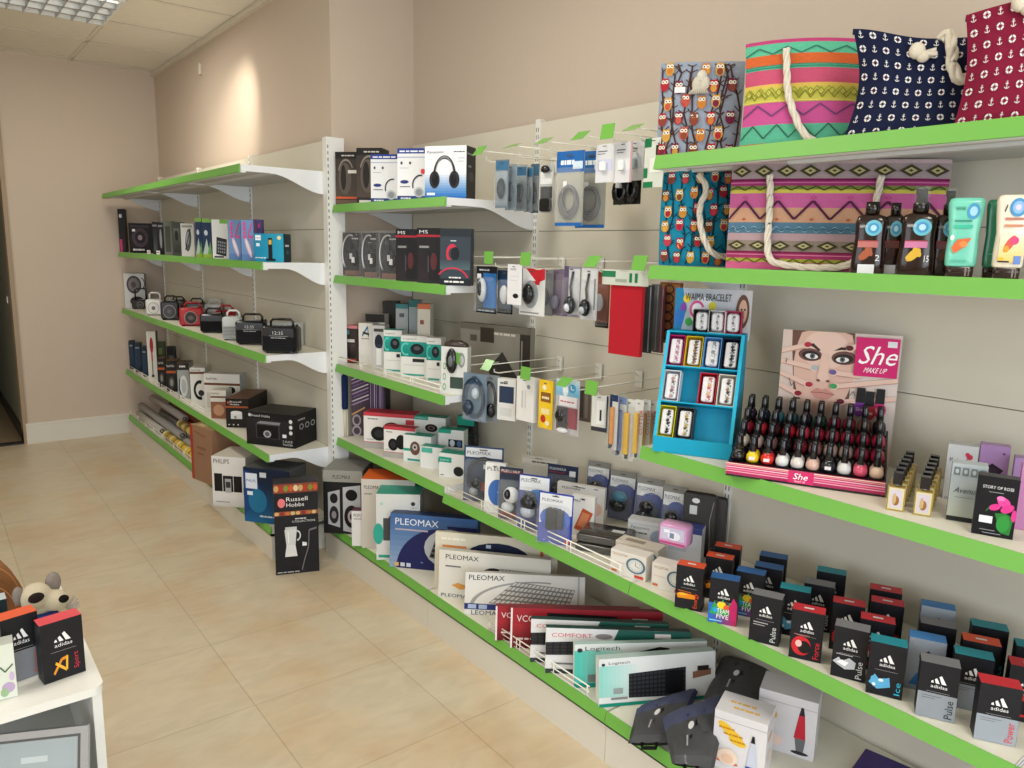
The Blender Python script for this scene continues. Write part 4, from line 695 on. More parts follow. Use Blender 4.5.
def hang(name, label, xl, xr, yt, yb, X, card, ops=(), devs=(), ang=85, cat='hanging pack', **k):
    z = 1.4
    for _ in range(4): p = colX(xl, X, z); z = hgt(p, yb)
    p = colX(xl, X, z); w = along(p, (cos(radians(ang)), -sin(radians(ang))), xr); h = hgt(p, yt)-z
    return pack(name, label, cat, p, w, h, ang, card, ops, devs, **k)
CB = [('r', .05, .78, .95, .97, '3f6f92'), ('g', .05, .05, .95, .76, '7d8890', '97a2a9')]
HP = 'cable_pack'
for i, (a, b, yt, yb, X, t) in enumerate(((495, 508, 160, 208, 1.70, 'dark and blue-white striped'), (505, 516, 165, 210, 1.74, 'bluish grey'), (514, 526, 166, 211, 1.80, 'blue-topped grey'), (524, 532, 167, 212, 1.83, 'plain grey'), (530, 538, 164, 213, 1.86, 'dark grey'))):
    hang(HP, '%s clear cable pack, %s of the five left on the top hooks' % (t, ['first', 'second', 'third', 'fourth', 'last'][i]), a, b, yt, yb, X, ['6d7c88', '8a969e', '93a0a8', '87939b', '5b676f'][i], CB if i != 1 else [('g', .05, .05, .95, .95, '6e7c88', '8a99a5')], [('c', .5, .4, .26, .2, .003, ['2a3844', '4a5660', '59656e', '59656e', '33404a'][i])], ang=72)
hang(HP, 'black adapter cable on a white card on the top hook row', 539, 553, 165, 213, 1.72, 'b9bcbc', [('r', .05, .6, .9, .85, 'e8eaea'), ('r', .05, .3, .9, .55, '2b2b2d')], [('x', .2, .02, .9, .3, .02, '1a1b1c'), ('b', .5, .9, .3, .08, .012, '222222')], ang=75)
for i, (a, b, X) in enumerate(((555, 582, 1.68), (575, 604, 1.77))):
    o = hang('cable_bag', ['clear bag with blue header holding a coiled grey cable, the left of two', 'clear bag with blue header holding a coiled grey cable, the right of two'][i], a, b, 152, 226 if i == 0 else 228, X, 'a9aaa0', [('r', 0, .72, 1, 1, '2666ac'), T('CABLE', .15, .8, .5, .1, 'e4edf6'), ('r', .6, .76, .95, .86, 'cfe0f0'), ('g', .02, .05, .98, .7, '9a9a8f', 'b0afa4'), ('r', 0, 0, 1, .045, '2666ac')], [('c', .5, .32, .34, .22, .004, '77777a'), ('x', .3, .5, .42, .6, .008, 'eeeeee')], ang=78)
for i, (a, b, yt, yb, X) in enumerate(((595, 614, 145, 183, 1.68), (614, 631, 143, 183, 1.68), (626, 643, 142, 181, 1.76))):
    hang('adapter_pack', ['white card pack with pale violet panel on the top hook row', 'white card pack with a small white plug adapter', 'white pack with a grey adapter just left of the green-printed one'][i], a, b, yt, yb, X, 'd8d9dd', [('r', .1, .3, .9, .6, ['c9cbe4', 'e2e2e4', 'c3cbd3'][i]), ('r', .1, .8, .6, .83, '6a6a70'), ('r', .1, .74, .5, .76, '6a6a70'), ('r', .9, 0, 1, 1, 'c9a0a4' if i == 1 else 'd8d9dd')], [('x', .3, .3, .6, .55, .012, 'eef0f0' if i < 2 else 'a8b8c0')], ang=84, shell=False)
hang('coiled_cable_pack', 'round coiled black cable hanging under the white adapter packs', 613, 640, 176, 205, 1.80, '23221f', [('r', .1, .1, .9, .9, '1a1918')], [('c', .3, .45, .25, .4, .007, '151515'), ('c', .7, .5, .22, .38, .007, '1c1c1c'), ('x', .28, .55, .4, .75, .03, 'd8dadb')], shell=False, hole=False)
hang('adapter_pack', 'white pack with green corners at the right end of the top hook row', 643, 662, 139, 188, 1.66, 'd3d8ce', [('r', 0, .82, .35, 1, '1f7a4a'), ('r', 0, 0, .5, .12, '1f7a4a'), ('r', .0, .2, .2, .4, '1f7a4a'), ('r', .3, .3, .9, .6, 'e6eae2'), ('r', .6, .65, 1, .85, '22301f')], ang=88, shell=False)
# middle row
def ms(label, *a, **k): return hang('mouse_pack', label, *a, **k)
ms('black and blue mouse pack, first on the middle hook row', 476, 496, 266, 312, 1.665, '1d1f26', [('r', .35, .12, 1, .86, '2b6cae'), ('r', 0, 0, 1, .1, '16181d'), T('MOUSE', .15, .9, .5, .05, 'c9ccd2'), ('r', .05, .74, .25, .84, 'dfe4ea'), T('OPTICAL', .1, .03, .8, .05, '99aabb')], [('b', .42, .5, .2, .26, .014, 'b9bec4'), ('b', .42, .52, .12, .18, .017, '2c3036')])
ms('navy mouse pack behind the white hang card', 497, 512, 270, 313, 1.69, '20344f', [('r', 0, 0, 1, .12, '16181d'), ('r', .2, .3, .9, .8, '3a5d8c')], [('b', .6, .45, .25, .22, .012, 'c9ced4')], )
hang('hang_card', 'white hang card with a small black dot in front of the navy pack', 507, 521, 264, 304, 1.655, 'e2e3e6', [('e', .6, .22, .2, .06, '1e1e20'), ('r', .2, .85, .6, .9, 'b9bcc0'), ('r', .2, .7, .8, .71, 'c0c3c8'), ('r', .2, .6, .7, .61, 'c0c3c8')], shell=False)
ms('white mouse pack with a red top and black mouse', 519, 544, 268, 314, 1.70, 'dcdedd', [('p', [(.25, 1), (1, 1), (1, .78), (.7, .7)], 'c42a34'), ('r', .5, .66, .8, .74, 'c42a34'), ('e', .45, .45, .3, .3, '9ba0a2', 25), ('r', .05, .04, .8, .07, '8d9091'), ('p', [(0, .35), (0, 1), (.12, 1), (.1, .3)], '222327')], [('b', .45, .46, .2, .22, .014, '17181b')], shell=False)
ms('clear grey mouse blister right of the red-topped pack', 541, 552, 268, 315, 1.78, '8d8f90', [('g', .05, .05, .95, .9, '9a9c9d', '77797c')], [('b', .5, .4, .35, .2, .015, '5d6164')])
ms('clear mouse blister with a purple card', 551, 563, 269, 315, 1.80, '8a7c94', [('g', .05, .05, .95, .9, '6b5a78', '9a8a9e')], [('b', .5, .3, .3, .15, .015, '8f8fa8')])
ms('mouse blister with a long black and silver mouse, the left of two', 563, 579, 266, 316, 1.72, '8f8c9c', [('r', .3, .05, .98, .95, 'cfd2d5'), ('r', 0, 0, .28, 1, '5c4f6a')], [('k', [(.6, .9, .004), (.5, .6, .008), (.6, .4, .01)], .004, '24252a'), ('b', .62, .24, .3, .18, .018, '2a2d33'), ('b', .62, .2, .18, .1, .022, 'c8ccd2')])
ms('mouse blister with a long black and silver mouse, the right of two', 580, 596, 268, 319, 1.72, 'c9cccf', [('r', .06, .05, .94, .95, 'd6d8da'), ('r', .8, .2, .9, .8, '7d828a')], [('k', [(.5, .9, .004), (.42, .6, .008), (.5, .4, .01)], .004, '24252a'), ('b', .5, .24, .3, .17, .018, '17191c'), ('b', .5, .2, .18, .09, .022, 'aab0b8')])
ms('brown-red card pack with a silver mouse behind the felt case', 595, 608, 271, 327, 1.80, '8a4a38', [('r', 0, 0, 1, .1, '2b2422'), ('g', .05, .12, .95, .9, '7a4434', 'a05e48')], [('b', .45, .45, .28, .16, .015, 'c9ccd0')])
TC = 'tablet_case'
o = hang(TC, 'bright red felt tablet case hanging on the middle hook row', 608, 639, 285, 353, 1.665, 'b01f2c', (), (), shell=False, th=.014, hole=False, ang=85)
for i in (0,):
    w = .1
hang('header_card', 'white header card with green print above the red felt case', 602, 648, 269, 284, 1.655, 'c9cfc4', [('r', .0, .5, .3, .9, '2b7a52'), ('r', .6, .2, .66, .8, '1f7a4a'), ('r', .72, .2, .78, .8, '1f7a4a'), ('r', .3, .2, .55, .4, '9fa89c')], shell=False, ang=85)
for i, (a, b, yt, yb, X, c) in enumerate(((634, 642, 284, 351, 1.72, '26282b'), (639, 649, 285, 352, 1.76, '3a3d40'), (648, 656, 284, 351, 1.80, '6c6a6c'), (653, 661, 287, 352, 1.84, '8d4a5c'))):
    hang(TC, ['black tablet case directly behind the red felt one', 'dark grey tablet case, third in the row of cases', 'mid grey tablet case with a silver edge', 'dull pink tablet case, last before the brown patterned one'][i], a, b, yt, yb, X, c, [('r', .1, .05, .9, .95, c), ('r', .8, .02, .92, .98, '9a9c9e')], shell=False, th=.012, ang=80)
hang(TC, 'brown wood-patterned case left of the turquoise bracelet stand', 657, 678, 282, 342, 1.86, '7c4a2c', [('g', .05, .03, .95, .97, '8f5530', 'a06a3e')]+[('a', .45, .14+.15*k, .25, .08, .25, 0, 360, '3c2a20') for k in range(6)], shell=False, th=.012, ang=78)
# lowest row
hang('headphone_blister', 'round clear blister with a blue headset, first on the lowest hook row', 463, 486, 372, 419, 1.66, '76889a', [('e', .5, .48, .46, .45, '3f5a74'), ('e', .5, .48, .3, .32, '6f8596')], [('k', [(.5+.42*cos(radians(t)), .48+.42*sin(radians(t)), .012) for t in range(-60, 250, 20)], .005, '1f3348'), ('b', .35, .3, .22, .16, .02, '27384a'), ('b', .62, .6, .15, .12, .015, 'b4c0c8')], ang=72)
hang('headphone_blister', 'clear blister with a dark headset right of the blue one', 483, 499, 374, 420, 1.72, '8e979e', [('e', .5, .48, .4, .42, 'aab4bb')], [('k', [(.5+.34*cos(radians(t)), .48+.38*sin(radians(t)), .012) for t in range(-80, 200, 20)], .005, '23272c'), ('b', .62, .25, .28, .16, .016, '1e2023')], ang=72)
hang('earphone_box', 'white box with a dark blue product window on the lowest hook row', 497, 515, 378, 419, 1.66, 'd9d9d6', [('r', .1, .42, .9, .82, '2d3a52'), ('r', .15, .1, .8, .3, 'c9cbc8'), T('USB', .15, .86, .4, .07, '3a3a3f')], shell=False, th=.03, ang=66)
hang('earphone_box', 'plain white box turned sideways beside the blue-window box', 516, 533, 376, 419, 1.66, 'e2e1de', [('e', .7, .8, .1, .05, '8d8f92'), ('r', .3, .3, .4, .7, 'c3c3c0'), ('r', .5, .3, .55, .7, 'c3c3c0')], shell=False, th=.03, ang=84)
hang('earphone_box', 'pink pack peeking between the white boxes and the yellow pack', 526, 539, 384, 415, 1.76, 'b9589a', [('g', .0, .0, 1, .8, 'a84a8c', 'c77aae'), ('r', 0, .8, 1, 1, 'dcd6da')], shell=False, ang=75)
hang('charger_pack', 'long yellow rounded pack with brown print on the lowest hook row', 538, 552, 379, 427, 1.67, 'e3bb2a', [('e', .5, .5, .5, .5, 'ecc62e'), ('r', .15, .55, .85, .75, '8a5a28'), ('e', .4, .85, .15, .05, 'f4ead0'), ('r', .2, .3, .8, .42, 'f0dfa0'), ('e', .35, .2, .18, .08, 'b9382c'), ('e', .65, .12, .15, .05, 'f0e4c0'), T('CAR', .25, .6, .5, .08, 'f4e6b8')], shell=False, ang=82)
hang('earphone_pack', 'clear pouch with blue, white and red card and black earphones', 555, 578, 378, 432, 1.67, 'b9b4b4', [('g', 0, .7, 1, 1, '5fb0d8', 'c9dce4'), ('e', .4, .8, .12, .1, 'e8edf0'), ('e', .7, .85, .15, .08, '4a9fd0'), ('r', .15, .52, .9, .7, 'e9e4e6'), T('EARPHONES', .2, .58, .6, .04, 'b8283a'), ('r', .55, .12, .95, .5, '8c2c3a'), ('r', .05, .05, .55, .5, '3a3336')], [('b', .3, .35, .2, .12, .014, '17171a'), ('b', .4, .08, .25, .05, .012, 'd8dadb'), ('k', [(.3, .45, .01), (.5, .5, .012), (.45, .3, .014), (.6, .2, .01)], .003, '151517')], ang=80)
hang('pen_pack', 'narrow brown-grey pack right of the earphone pouch', 577, 590, 386, 420, 1.74, '6c625c', [('r', .2, .1, .45, .9, '4a4440'), ('r', .55, .1, .8, .9, '8a827a')], shell=False, ang=80)
hang('pen_pack', 'white and black lighter pack left of the yellow cutters', 591, 607, 394, 430, 1.67, 'd6d7d2', [('r', .3, .2, .8, .85, 'e6e7e4'), ('r', .5, .3, .62, .6, '26282c'), ('r', 0, 0, 1, .12, '3a3a42'), ('r', .9, 0, 1, 1, '26324a')], shell=False, ang=75)
CU = [('r', .0, .82, 1, 1, 'dfe0dd'), T('CUTTER', .56, .42, .4, .42, 'c8323c', 90)]
for i, (a, b, yt, yb, X, c) in enumerate(((608, 616, 394, 448, 1.665, '26365c'), (615, 624, 396, 455, 1.69, '7486b0'), (622, 633, 398, 459, 1.70, 'd9dad6'), (633, 641, 399, 458, 1.70, 'd9dad6'), (640, 648, 399, 458, 1.73, 'd9dad6'), (646, 655, 400, 456, 1.76, 'd9dad6'))):
    hang('cutter_pack', '%s, %s of the six narrow packs' % (['navy-edged orange pencil pack', 'blue and silver pen pack', 'white wide yellow cutter pack', 'white yellow cutter pack with red lettering', 'slim white cutter pack with red lettering', 'half hidden cutter pack with red lettering'][i], ORD[i]), a, b, yt, yb, X, 'c9cac5', [('r', 0, 0, .3, 1, c)]+(CU if i > 2 else [('r', 0, .88, 1, 1, c)]), [('x', .3 if i < 2 else .1, .1, .62 if i < 2 else .55, .78, .01, ['d98a2c', '5c6ea8', 'e6b524', 'e6b524', 'e0ae20', 'e6b524'][i]), ('x', .3, .03, .5, .12, .008, '2c2c30')], ang=85)
# ============================================================ shelf with boxed electronics and colognes (z .55)
ZR = .55
def bl(name, label, xl, xr, yt, yb, card, ops, devs=(), ang=60, X=None, lean=3, shell=True, **k):
    p, w, h, ang = spot(ZR, xl, xr, yt, yb, ang, X); p = (p[0], p[1], p[2]+.001)
    return pack(name, label, 'blister pack', p, w, h, ang, card, ops, devs, shell, grp='blister packs standing on the electronics shelf', lean=lean, **k)
def pleo(c='d5d7da', disc='2c56a8'): return [('r', .04, .84, .96, .94, 'dfe1e3'), T(PL, .08, .86, .6, .055, '26272c'), ('g', .04, .03, .96, .35, disc, disc), ('e', .55, .45, .42, .3, disc)]
EP = 'electronics_pack'
bl(EP, 'large blister with a black headset and white lettering, leftmost on the electronics shelf', 463, 502, 446, 500, '2f4262', [('r', .04, .8, .96, .97, 'c9ccd0'), T(PL, .08, .85, .6, .06, '26272c'), ('e', .52, .46, .44, .36, '23304a'), ('r', .45, .2, .75, .36, '9a3a30'), ('r', .5, .6, .6, .68, 'd8dadb')], [('k', [(.52+.4*cos(radians(t)), .45+.34*sin(radians(t)), .014) for t in range(-100, 260, 20)], .006, '1a1c20'), ('b', .35, .35, .14, .1, .018, '2b2e33'), ('b', .3, .2, .12, .08, .02, '8d9094')], ang=52, sd=.03)
bl(EP, 'white pack with a blue disc, half behind the camera blister', 484, 504, 463, 512, 'e2e3e2', [T('PLEO', .1, .85, .7, .07, '26272c'), ('e', .62, .42, .45, .26, '3f6cb4'), ('r', .6, .42, 1, .44, '86a6d6')], ang=56, X=None, shell=False, th=.02)
bl(EP, 'dark blister with a white and black webcam', 498, 521, 467, 518, '2b3446', [('r', .04, .88, .96, .95, '6a2a2c'), T(PL, .08, .9, .8, .05, 'e6e6e6'), ('r', .04, .04, .96, .14, '8a3a36')], [('b', .6, .5, .34, .16, .018, 'd3d5d8'), ('b', .5, .52, .16, .1, .024, '17181b'), ('b', .45, .26, .28, .1, .015, 'c3c6ca')], ang=58, sd=.03)
bl(EP, 'white-topped blister with a dark blue mouse and blue disc, front of the shelf', 517, 548, 474, 527, '263a86', [('r', .03, .7, .97, .97, 'dfe2e6'), T(PL, .08, .86, .62, .06, '26272c'), ('e', .65, .62, .34, .13, '2f78c4')], [('b', .42, .52, .28, .14, .024, '23262c'), ('b', .4, .36, .24, .12, .024, 'aeb6c2'), ('b', .42, .64, .2, .07, .02, '30343c'), ('k', [(.2, .5, .02), (.42, .45, .03), (.7, .5, .02)], .003, 'c8ccd2')], ang=60, sd=.035)
bl(EP, 'white-headed blister at the back behind the mouse pack', 520, 556, 455, 500, 'cfcdc4', [('r', .03, .72, .97, .9, 'e0ded6'), T('COMAX', .3, .78, .5, .08, '5a5a56')], ang=62, X=1.90, lean=4)
bl(EP, 'dark blue blister with a price label at the back of the shelf', 546, 576, 464, 505, '28324e', [T(PL, .06, .86, .55, .06, 'e4e4e6'), ('r', .06, .8, .6, .82, '9a3a38'), ('r', .72, .74, .92, .88, 'e6e8ea')], [('b', .35, .35, .3, .22, .02, '191a1e')], ang=62, X=1.84, lean=4, sd=.03)
bl(EP, 'white and blue blister with a black mouse, frontmost beside the black drives', 537, 571, 491.5, 541, '2f3fa0', [('p', [(.03, .97), (.97, .97), (.97, .6), (.03, .38)], 'dfe1e4'), T(PL, .1, .82, .6, .055, '26272c'), ('e', .5, .5, .45, .22, '3f66c0'), ('e', .88, .07, .08, .05, 'c43a34'), ('p', [(.4, .93), (.5, .96), (.6, .93)], '26272c')], [('x', .28, .3, .6, .72, .022, '1a1b1e'), ('x', .6, .32, .76, .7, .018, '33363c')], ang=62, sd=.035)
bl(EP, 'white pack with an orange picture and hang hole, standing farther back', 556, 603, 482, 524, 'e4e2df', [T(PL, .1, .84, .4, .06, '33343a'), ('p', [(.3, .93), (.4, .96), (.5, .93)], '26272c'), ('p', [(.75, .93), (.82, .96), (.88, .93)], '26272c'), ('e', .8, .4, .16, .2, 'e2b8a6')], ang=64, X=1.77, shell=False, th=.02, lean=2)
bl(EP, 'white pack with an orange tilted picture beside the black mouse blister', 570, 593, 495, 532, 'e4e2df', [('p', [(.15, .15), (.6, .08), (.95, .6), (.5, .7)], 'c25a38'), ('p', [(.28, .24), (.6, .2), (.82, .56), (.5, .6)], 'd98a66'), ('p', [(.4, .9), (.5, .94), (.6, .9)], '26272c'), T('MAX', .1, .84, .3, .06, '33343a')], ang=64, X=1.70, shell=False, th=.02, lean=2)
for i, (a, b, yt, X) in enumerate(((585, 607, 461, 1.94), (607, 633, 470, 1.92), (633, 660, 477, 1.90), (659, 683, 485, 1.885))):
    bl(EP, '%s of four blisters leaning on the back panel' % ['smallest, leftmost', 'second from left', 'third from left', 'rightmost'][i], a, b, yt, None, '2b3468', [('r', 0, .88, 1, 1, '84847e'), ('r', .03, .66, .97, .88, 'dcdedf'), T(PL, .08, .77, .62, .06, '26272c'), ('e', .6, .6, .38, .14, '2d4088')], [('b', .5, .5, .3, .12, .02, ['24272c', '4b7f96', '1c1e22', '1c1e22'][i]), ('b', .45, .32, .34, .13, .022, '1b1d22'), ('k', [(.45, .55, .02), (.6, .45, .025), (.5, .35, .02)], .003, 'b9bec4')], ang=68, X=X, lean=5, sd=.03)
for i, (yt, yb, X) in enumerate(((536, 556, 1.60),)):
    p = on(572, 541, ZR); 
    for j in range(2):
        m = MB(); m.rbox(0, .165, 0, .12, 0, .026, .008, '35322f', 'g'); m.box(-.002, .167, -.002, .122, .003, .023, 'c8c8c4', 't')
        if j: draw(m, lambda u, v, l: (u*.165, v*.12, .0262+l*EPS), [('r', .6, .5, .85, .7, 'c9cccd'), ('r', .08, .1, .9, .12, '55514c')])
        o = thing('hard_drive_enclosure', ['black flat drive at the bottom of the pile in clear wrap', 'black flat drive on top of its twin, with a pale label'][j], 'drive', (1.615+.004*j, 1.70, ZR+.001+.030*j), 62, m, 'black drives in wrap')
def rb(label, xl, xr, yt, yb=None, **k): return box(k.pop('name', 'small_box'), label, 'box', ZR, xl, xr, yt, yb, grp='small boxes on the electronics shelf', **k)
rb('white and grey box with a blue stripe behind the clock boxes', 627, 668, 519, X=1.80, ang=62, d=.05, col='d6d8da', front=[T('Panasonic', .08, .66, .45, .12, '4a4d55'), T('ELECTRIC', .08, .45, .4, .1, '6a6d75'), ('e', .85, .4, .3, .35, '9aa6be'), ('r', 0, .84, 1, .86, 'b5b8bc')])
rb('white box with a deep blue lid behind the pink pack', 664, 700, 524, X=1.80, ang=64, d=.05, col='c9cdd6', cols=dict(top='3a4684'), front=[('r', 0, .84, 1, 1, '3a4684'), ('r', .1, .3, .6, .5, 'b4bacb')])
CK = lambda lb: [T('GOLDSTAR', .06, .8, .42, .1, 'a8804a') if lb else ('r', .06, .78, .4, .88, 'a8804a'), ('r', .02, .5, .4, .51, 'c86a60'), ('e', .72, .54, .27, .32, '527383'), ('e', .72, .54, .21, .26, 'c9cfcf'), ('e', .72, .54, .16, .2, 'e0e0da'), ('l', [(.72, .54), (.72, .7)], .012, '26272b'), ('l', [(.72, .54), (.83, .5)], .012, '26272b'), ('r', .04, .1, .2, .2, 'c9764a'), ('r', .7, .06, .95, .18, 'c94a3a')]+[('e', .72+.135*cos(radians(t)), .54+.17*sin(radians(t)), .008, .012, '26272b') for t in range(0, 360, 30)]
rb('cream clock box at the back with an open top', 615, 657, 540, X=1.68, ang=74, d=.06, name='clock_box', col='d8cfc2', front=CK(1), top=[('r', .15, .3, .6, .7, '9d8f80')])
rb('white clock box with a round blue-rimmed clock picture, at the shelf front', 610, 645, 548.5, 572, ang=74, d=.05, name='clock_box', col='e0dad2', front=CK(1))
rb('white clock box with a round clock picture, partly behind the orange-topped cologne', 651, 685, 562, 587, ang=72, d=.05, name='clock_box', col='e0dad2', front=CK(1))
p = colX(659, 1.665, ZR+.085); m = MB(); m.rbox(0, .088, 0, .05, 0, .066, .012, 'd49ac4', 'g'); draw(m, lambda u, v, l: (u*.088, -l*EPS, v*.066), [('r', .08, .3, .9, .85, 'c9c4dc'), ('e', .55, .5, .22, .2, 'e8eaf2'), ('r', .4, .38, .55, .62, '7f88a8'), ('r', .2, .6, .4, .75, 'eef0fa'), ('r', .05, .1, .95, .2, 'b84a7a')])
thing('toy_pack', 'shiny pink and silver plastic pack on top of the clock boxes', 'toy pack', (p[0]-.008, p[1], ZR+.1135), 72, m)
p, w, h, an = spot(ZR, 680, 712, 491, None, 66, 1.88)
for j in range(2):
    m = MB(); m.rbox(0, w, 0, .02, 0, h-.01*j, .012, '302c2a', 'f'); m.box(-.002, w+.002, -.003, .023, .004, h-.004-.01*j, 'bbbbbb', 't')
    if j == 0: draw(m, lambda u, v, l: (u*w, -.003-l*EPS, v*h), [('r', .22, .66, .45, .8, 'd8dadb'), ('e', .4, .88, .12, .04, 'e6e8ea'), ('l', [(.9, .1), (.85, .6), (.95, .9)], .02, '8d8d8d')])
    thing('black_bag', ['black flat bag in clear wrap with a price label, leaning on the back panel', 'second black flat bag just behind the labelled one'][j], 'bag', (p[0]+.03*j, p[1]-.02*j, p[2]+.001), 66, m, 'wrapped black bags at the back')
for i, (y, z0) in enumerate(((2.02, ''), (1.46, ''))):
    pass
# ============================================================ cologne boxes
pz = on(677, 608.6, ZR); HC = hgt(pz, 566)-ZR; WC = .0725; DC = .040
LOGO = [('p', [(.30, .66), (.37, .66), (.345, .71), (.305, .69)], 'ececec'), ('p', [(.42, .66), (.52, .66), (.44, .755), (.385, .73)], 'ececec'), ('p', [(.57, .66), (.69, .66), (.55, .81), (.49, .785)], 'ececec'), T('adidas', .3, .575, .42, .06, 'ececec'), ('r', .2, .5, .8, .505, 'a8a8a8')]
LOGOD = [(o[0], o[1], '1d2430') if o[0] == 'p' else o for o in LOGO]; LOGOD = [T('adidas', .33, .585, .35, .05, '1d2430') if o[0] == 't' else o for o in LOGOD]
def art(k):
    if k == 'energy': return [('p', [(.05, .33), (.2, .38), (.75, .36), (.75, .26), (.1, .24)], 'e68a1e'), ('p', [(.1, .35), (.3, .37), (.5, .35), (.2, .3)], 'f2b63c'), ('l', [(.1, .42), (.6, .4)], .02, 'b8602a'), T('Energy', .68, .06, .2, .34, 'e2502a', 90)]
    if k == 'fitness': return [('l', [(.25, .12), (.45, .34), (.6, .36)], .05, 'e2902a'), ('l', [(.3, .3), (.55, .14), (.58, .38)], .05, 'f0b43a'), T('Sport', .72, .12, .16, .28, 'c8324a', 90)]
    if k == 'team': return [('h', 0, 0, 1, .45, '1f6fc4', 'c82a5a'), ('p', [(.05, .2), (.2, .5), (.3, .36), (.5, .56), (.55, .36), (.75, .5), (.72, .2)], '35a24a'), ('e', .45, .42, .16, .08, 'f2d42a'), ('e', .62, .38, .1, .06, 'e2603a'), ('p', [(.7, .4), (.85, .62), (.98, .5), (.98, .1), (.8, .1)], 'c82a6a'), ('e', .25, .3, .1, .06, '2aa0d8'), T('TEAM', .3, .24, .42, .1, 'ffffff'), T('FIVE', .3, .12, .42, .1, 'ffffff'), ('r', .05, .05, .5, .08, '7ac4ee')]
    if k == 'pulse': return [T('Pulse', .7, .06, .18, .32, 'd2d4d6', 90), ('r', .12, .42, .6, .44, 'b0b0b2'), ('r', .12, .37, .5, .385, 'b0b0b2')]
    if k == 'wave': return [('p', [(.03, .3), (.2, .4), (.3, .33), (.5, .42), (.7, .35), (.68, .22), (.4, .18), (.2, .24)], 'b9bcc2'), ('p', [(.15, .3), (.3, .36), (.5, .33), (.4, .24)], 'f2f2f4'), T('Pulse', .72, .05, .18, .34, 'd2d4d6', 90), ('r', .12, .46, .6, .475, 'b0b0b2')]
    if k == 'force': return [('e', .36, .28, .3, .2, 'c8282f'), ('e', .46, .26, .2, .13, '1d1719'), ('e', .28, .32, .1, .07, 'f0b8b4'), T('Force', .74, .06, .18, .34, 'd8303c', 90), ('r', .12, .5, .6, .515, 'b06a6a')]
    if k == 'ice': return [('e', .2, .3, .1, .06, '66b8e0'), ('e', .35, .22, .14, .06, '9ad4ee'), ('e', .5, .3, .12, .05, '4a9fd0'), ('p', [(.05, .22), (.2, .4), (.35, .3), (.6, .38), (.65, .2), (.3, .12)], '5aa8d2'), ('e', .38, .3, .07, .03, 'e4f4fb'), ('e', .2, .2, .05, .03, 'e4f4fb'), T('Ice', .76, .08, .16, .24, '35b8d6', 90)]
    if k == 'silverpulse': return [('r', 0, 0, 1, .46, '8f959c'), ('r', .1, .4, .6, .41, '5a5f66'), ('r', .1, .36, .45, .37, '5a5f66'), T('Pulse', .72, .05, .2, .33, '22252a', 90)]
    if k == 'silverpower': return [('r', 0, 0, 1, .46, '9aa1aa'), ('r', .1, .4, .6, .41, '6a6f76'), ('r', .1, .36, .45, .37, '6a6f76'), T('Power', .72, .05, .2, .35, 'd8404a', 90)]
    if k == 'blue': return [('p', [(.1, .1), (.3, .35), (.6, .2), (.8, .4), (.9, .1)], '2f6aa8')]
    return []
CC = []
def cologne(label, xl, yt, topc, k, base='1d1d22', ang=63, z=ZR, logo=LOGO):
    p = on(xl, yt+3, z+HC); m = MB(); m.box(0, WC, 0, DC, 0, HC, base, 'c', top=topc)
    draw(m, face_map('front', WC, HC, DC), art(k)); draw(m, face_map('front', WC, HC, DC), logo, l0=6)
    draw(m, face_map('right', WC, HC, DC), ([('r', 0, 0, 1, .46, '848a92')] if 'silver' in k else [])+[('r', .2, .6, .8, .61, '8a8a8a'), ('r', .2, .3, .7, .31, '77777a'), ('r', .2, .2, .8, .21, '77777a')])
    draw(m, face_map('top', WC, HC, DC), [('r', .35, .4, .65, .6, 'dfe0e2')] if k in ('force', 'fitness', 'energy') else [])
    thing('cologne_box', label, 'cologne box', (p[0], p[1], z+.001), ang, m, 'boxed colognes on the lower shelf')
OR, BL, GY, TE, RD, LB = 'd8502c', '2a5f9c', '77787c', '1f8a98', 'c22c36', '3f7fc0'
cl = cologne
cl('black cologne box with orange top and orange canister art, leftmost in the front row', 677, 561.5, OR, 'energy')
cl('multicoloured paint-splash cologne box with blue top, second in the front row', 710.6, 574.5, BL, 'team', ang=60)
cl('black cologne box with grey top and vertical grey lettering, third in the front row', 752, 591, GY, 'pulse', ang=66)
cl('black cologne box with red top and glowing red crescent art, fourth in the front row', 792.5, 606, RD, 'force')
cl('black cologne box with grey top and white burst art, fifth in the front row', 835, 622.5, GY, 'wave', ang=66)
cl('black cologne box with teal top and ice-blue splash art, sixth in the front row', 871, 638, TE, 'ice', ang=64)
cl('half silver cologne box with grey top and dark vertical lettering, seventh in the front row', 921.5, 658, GY, 'silverpulse')
cl('half silver cologne box with red top and red vertical lettering, nearest in the front row', 981, 679.5, RD, 'silverpower', ang=60)
cl('black cologne box with orange top directly behind the leftmost front one', 706, 553, OR, 'energy')
cl('black cologne box with orange top, farthest back at the left end', 714.5, 543, OR, 'energy')
cl('dark cologne box with blue top right behind the paint-splash one', 736.5, 568, BL, 'team')
cl('dark cologne box with blue top, farthest back of the blue-topped three', 759.5, 552.5, BL, 'blue')
cl('dark cologne box with blue top between two other blue-topped boxes', 754.5, 563, BL, 'blue')
cl('black cologne box with teal top behind the grey-topped third one', 780, 585, TE, 'ice')
cl('black cologne box with grey top behind the teal-topped one', 804.5, 580, GY, 'pulse')
cl('black cologne box with teal-green top, farthest back in the middle', 817, 568, TE, 'ice')
cl('black cologne box with red top behind the white-burst one', 833, 599, RD, 'force')
cl('black cologne box with red top, lowest of the three red ones behind the ice-blue one', 861, 615.5, RD, 'force')
cl('black cologne box with red top, middle of the three red ones at the back', 871.5, 598.5, RD, 'force')
cl('black cologne box with red top, farthest back of the three red ones', 870.5, 586, RD, 'force')
cl('grey cologne box with light blue top and dark logo, farthest back', 922, 602.5, LB, 'blue', '99a1aa', logo=LOGOD)
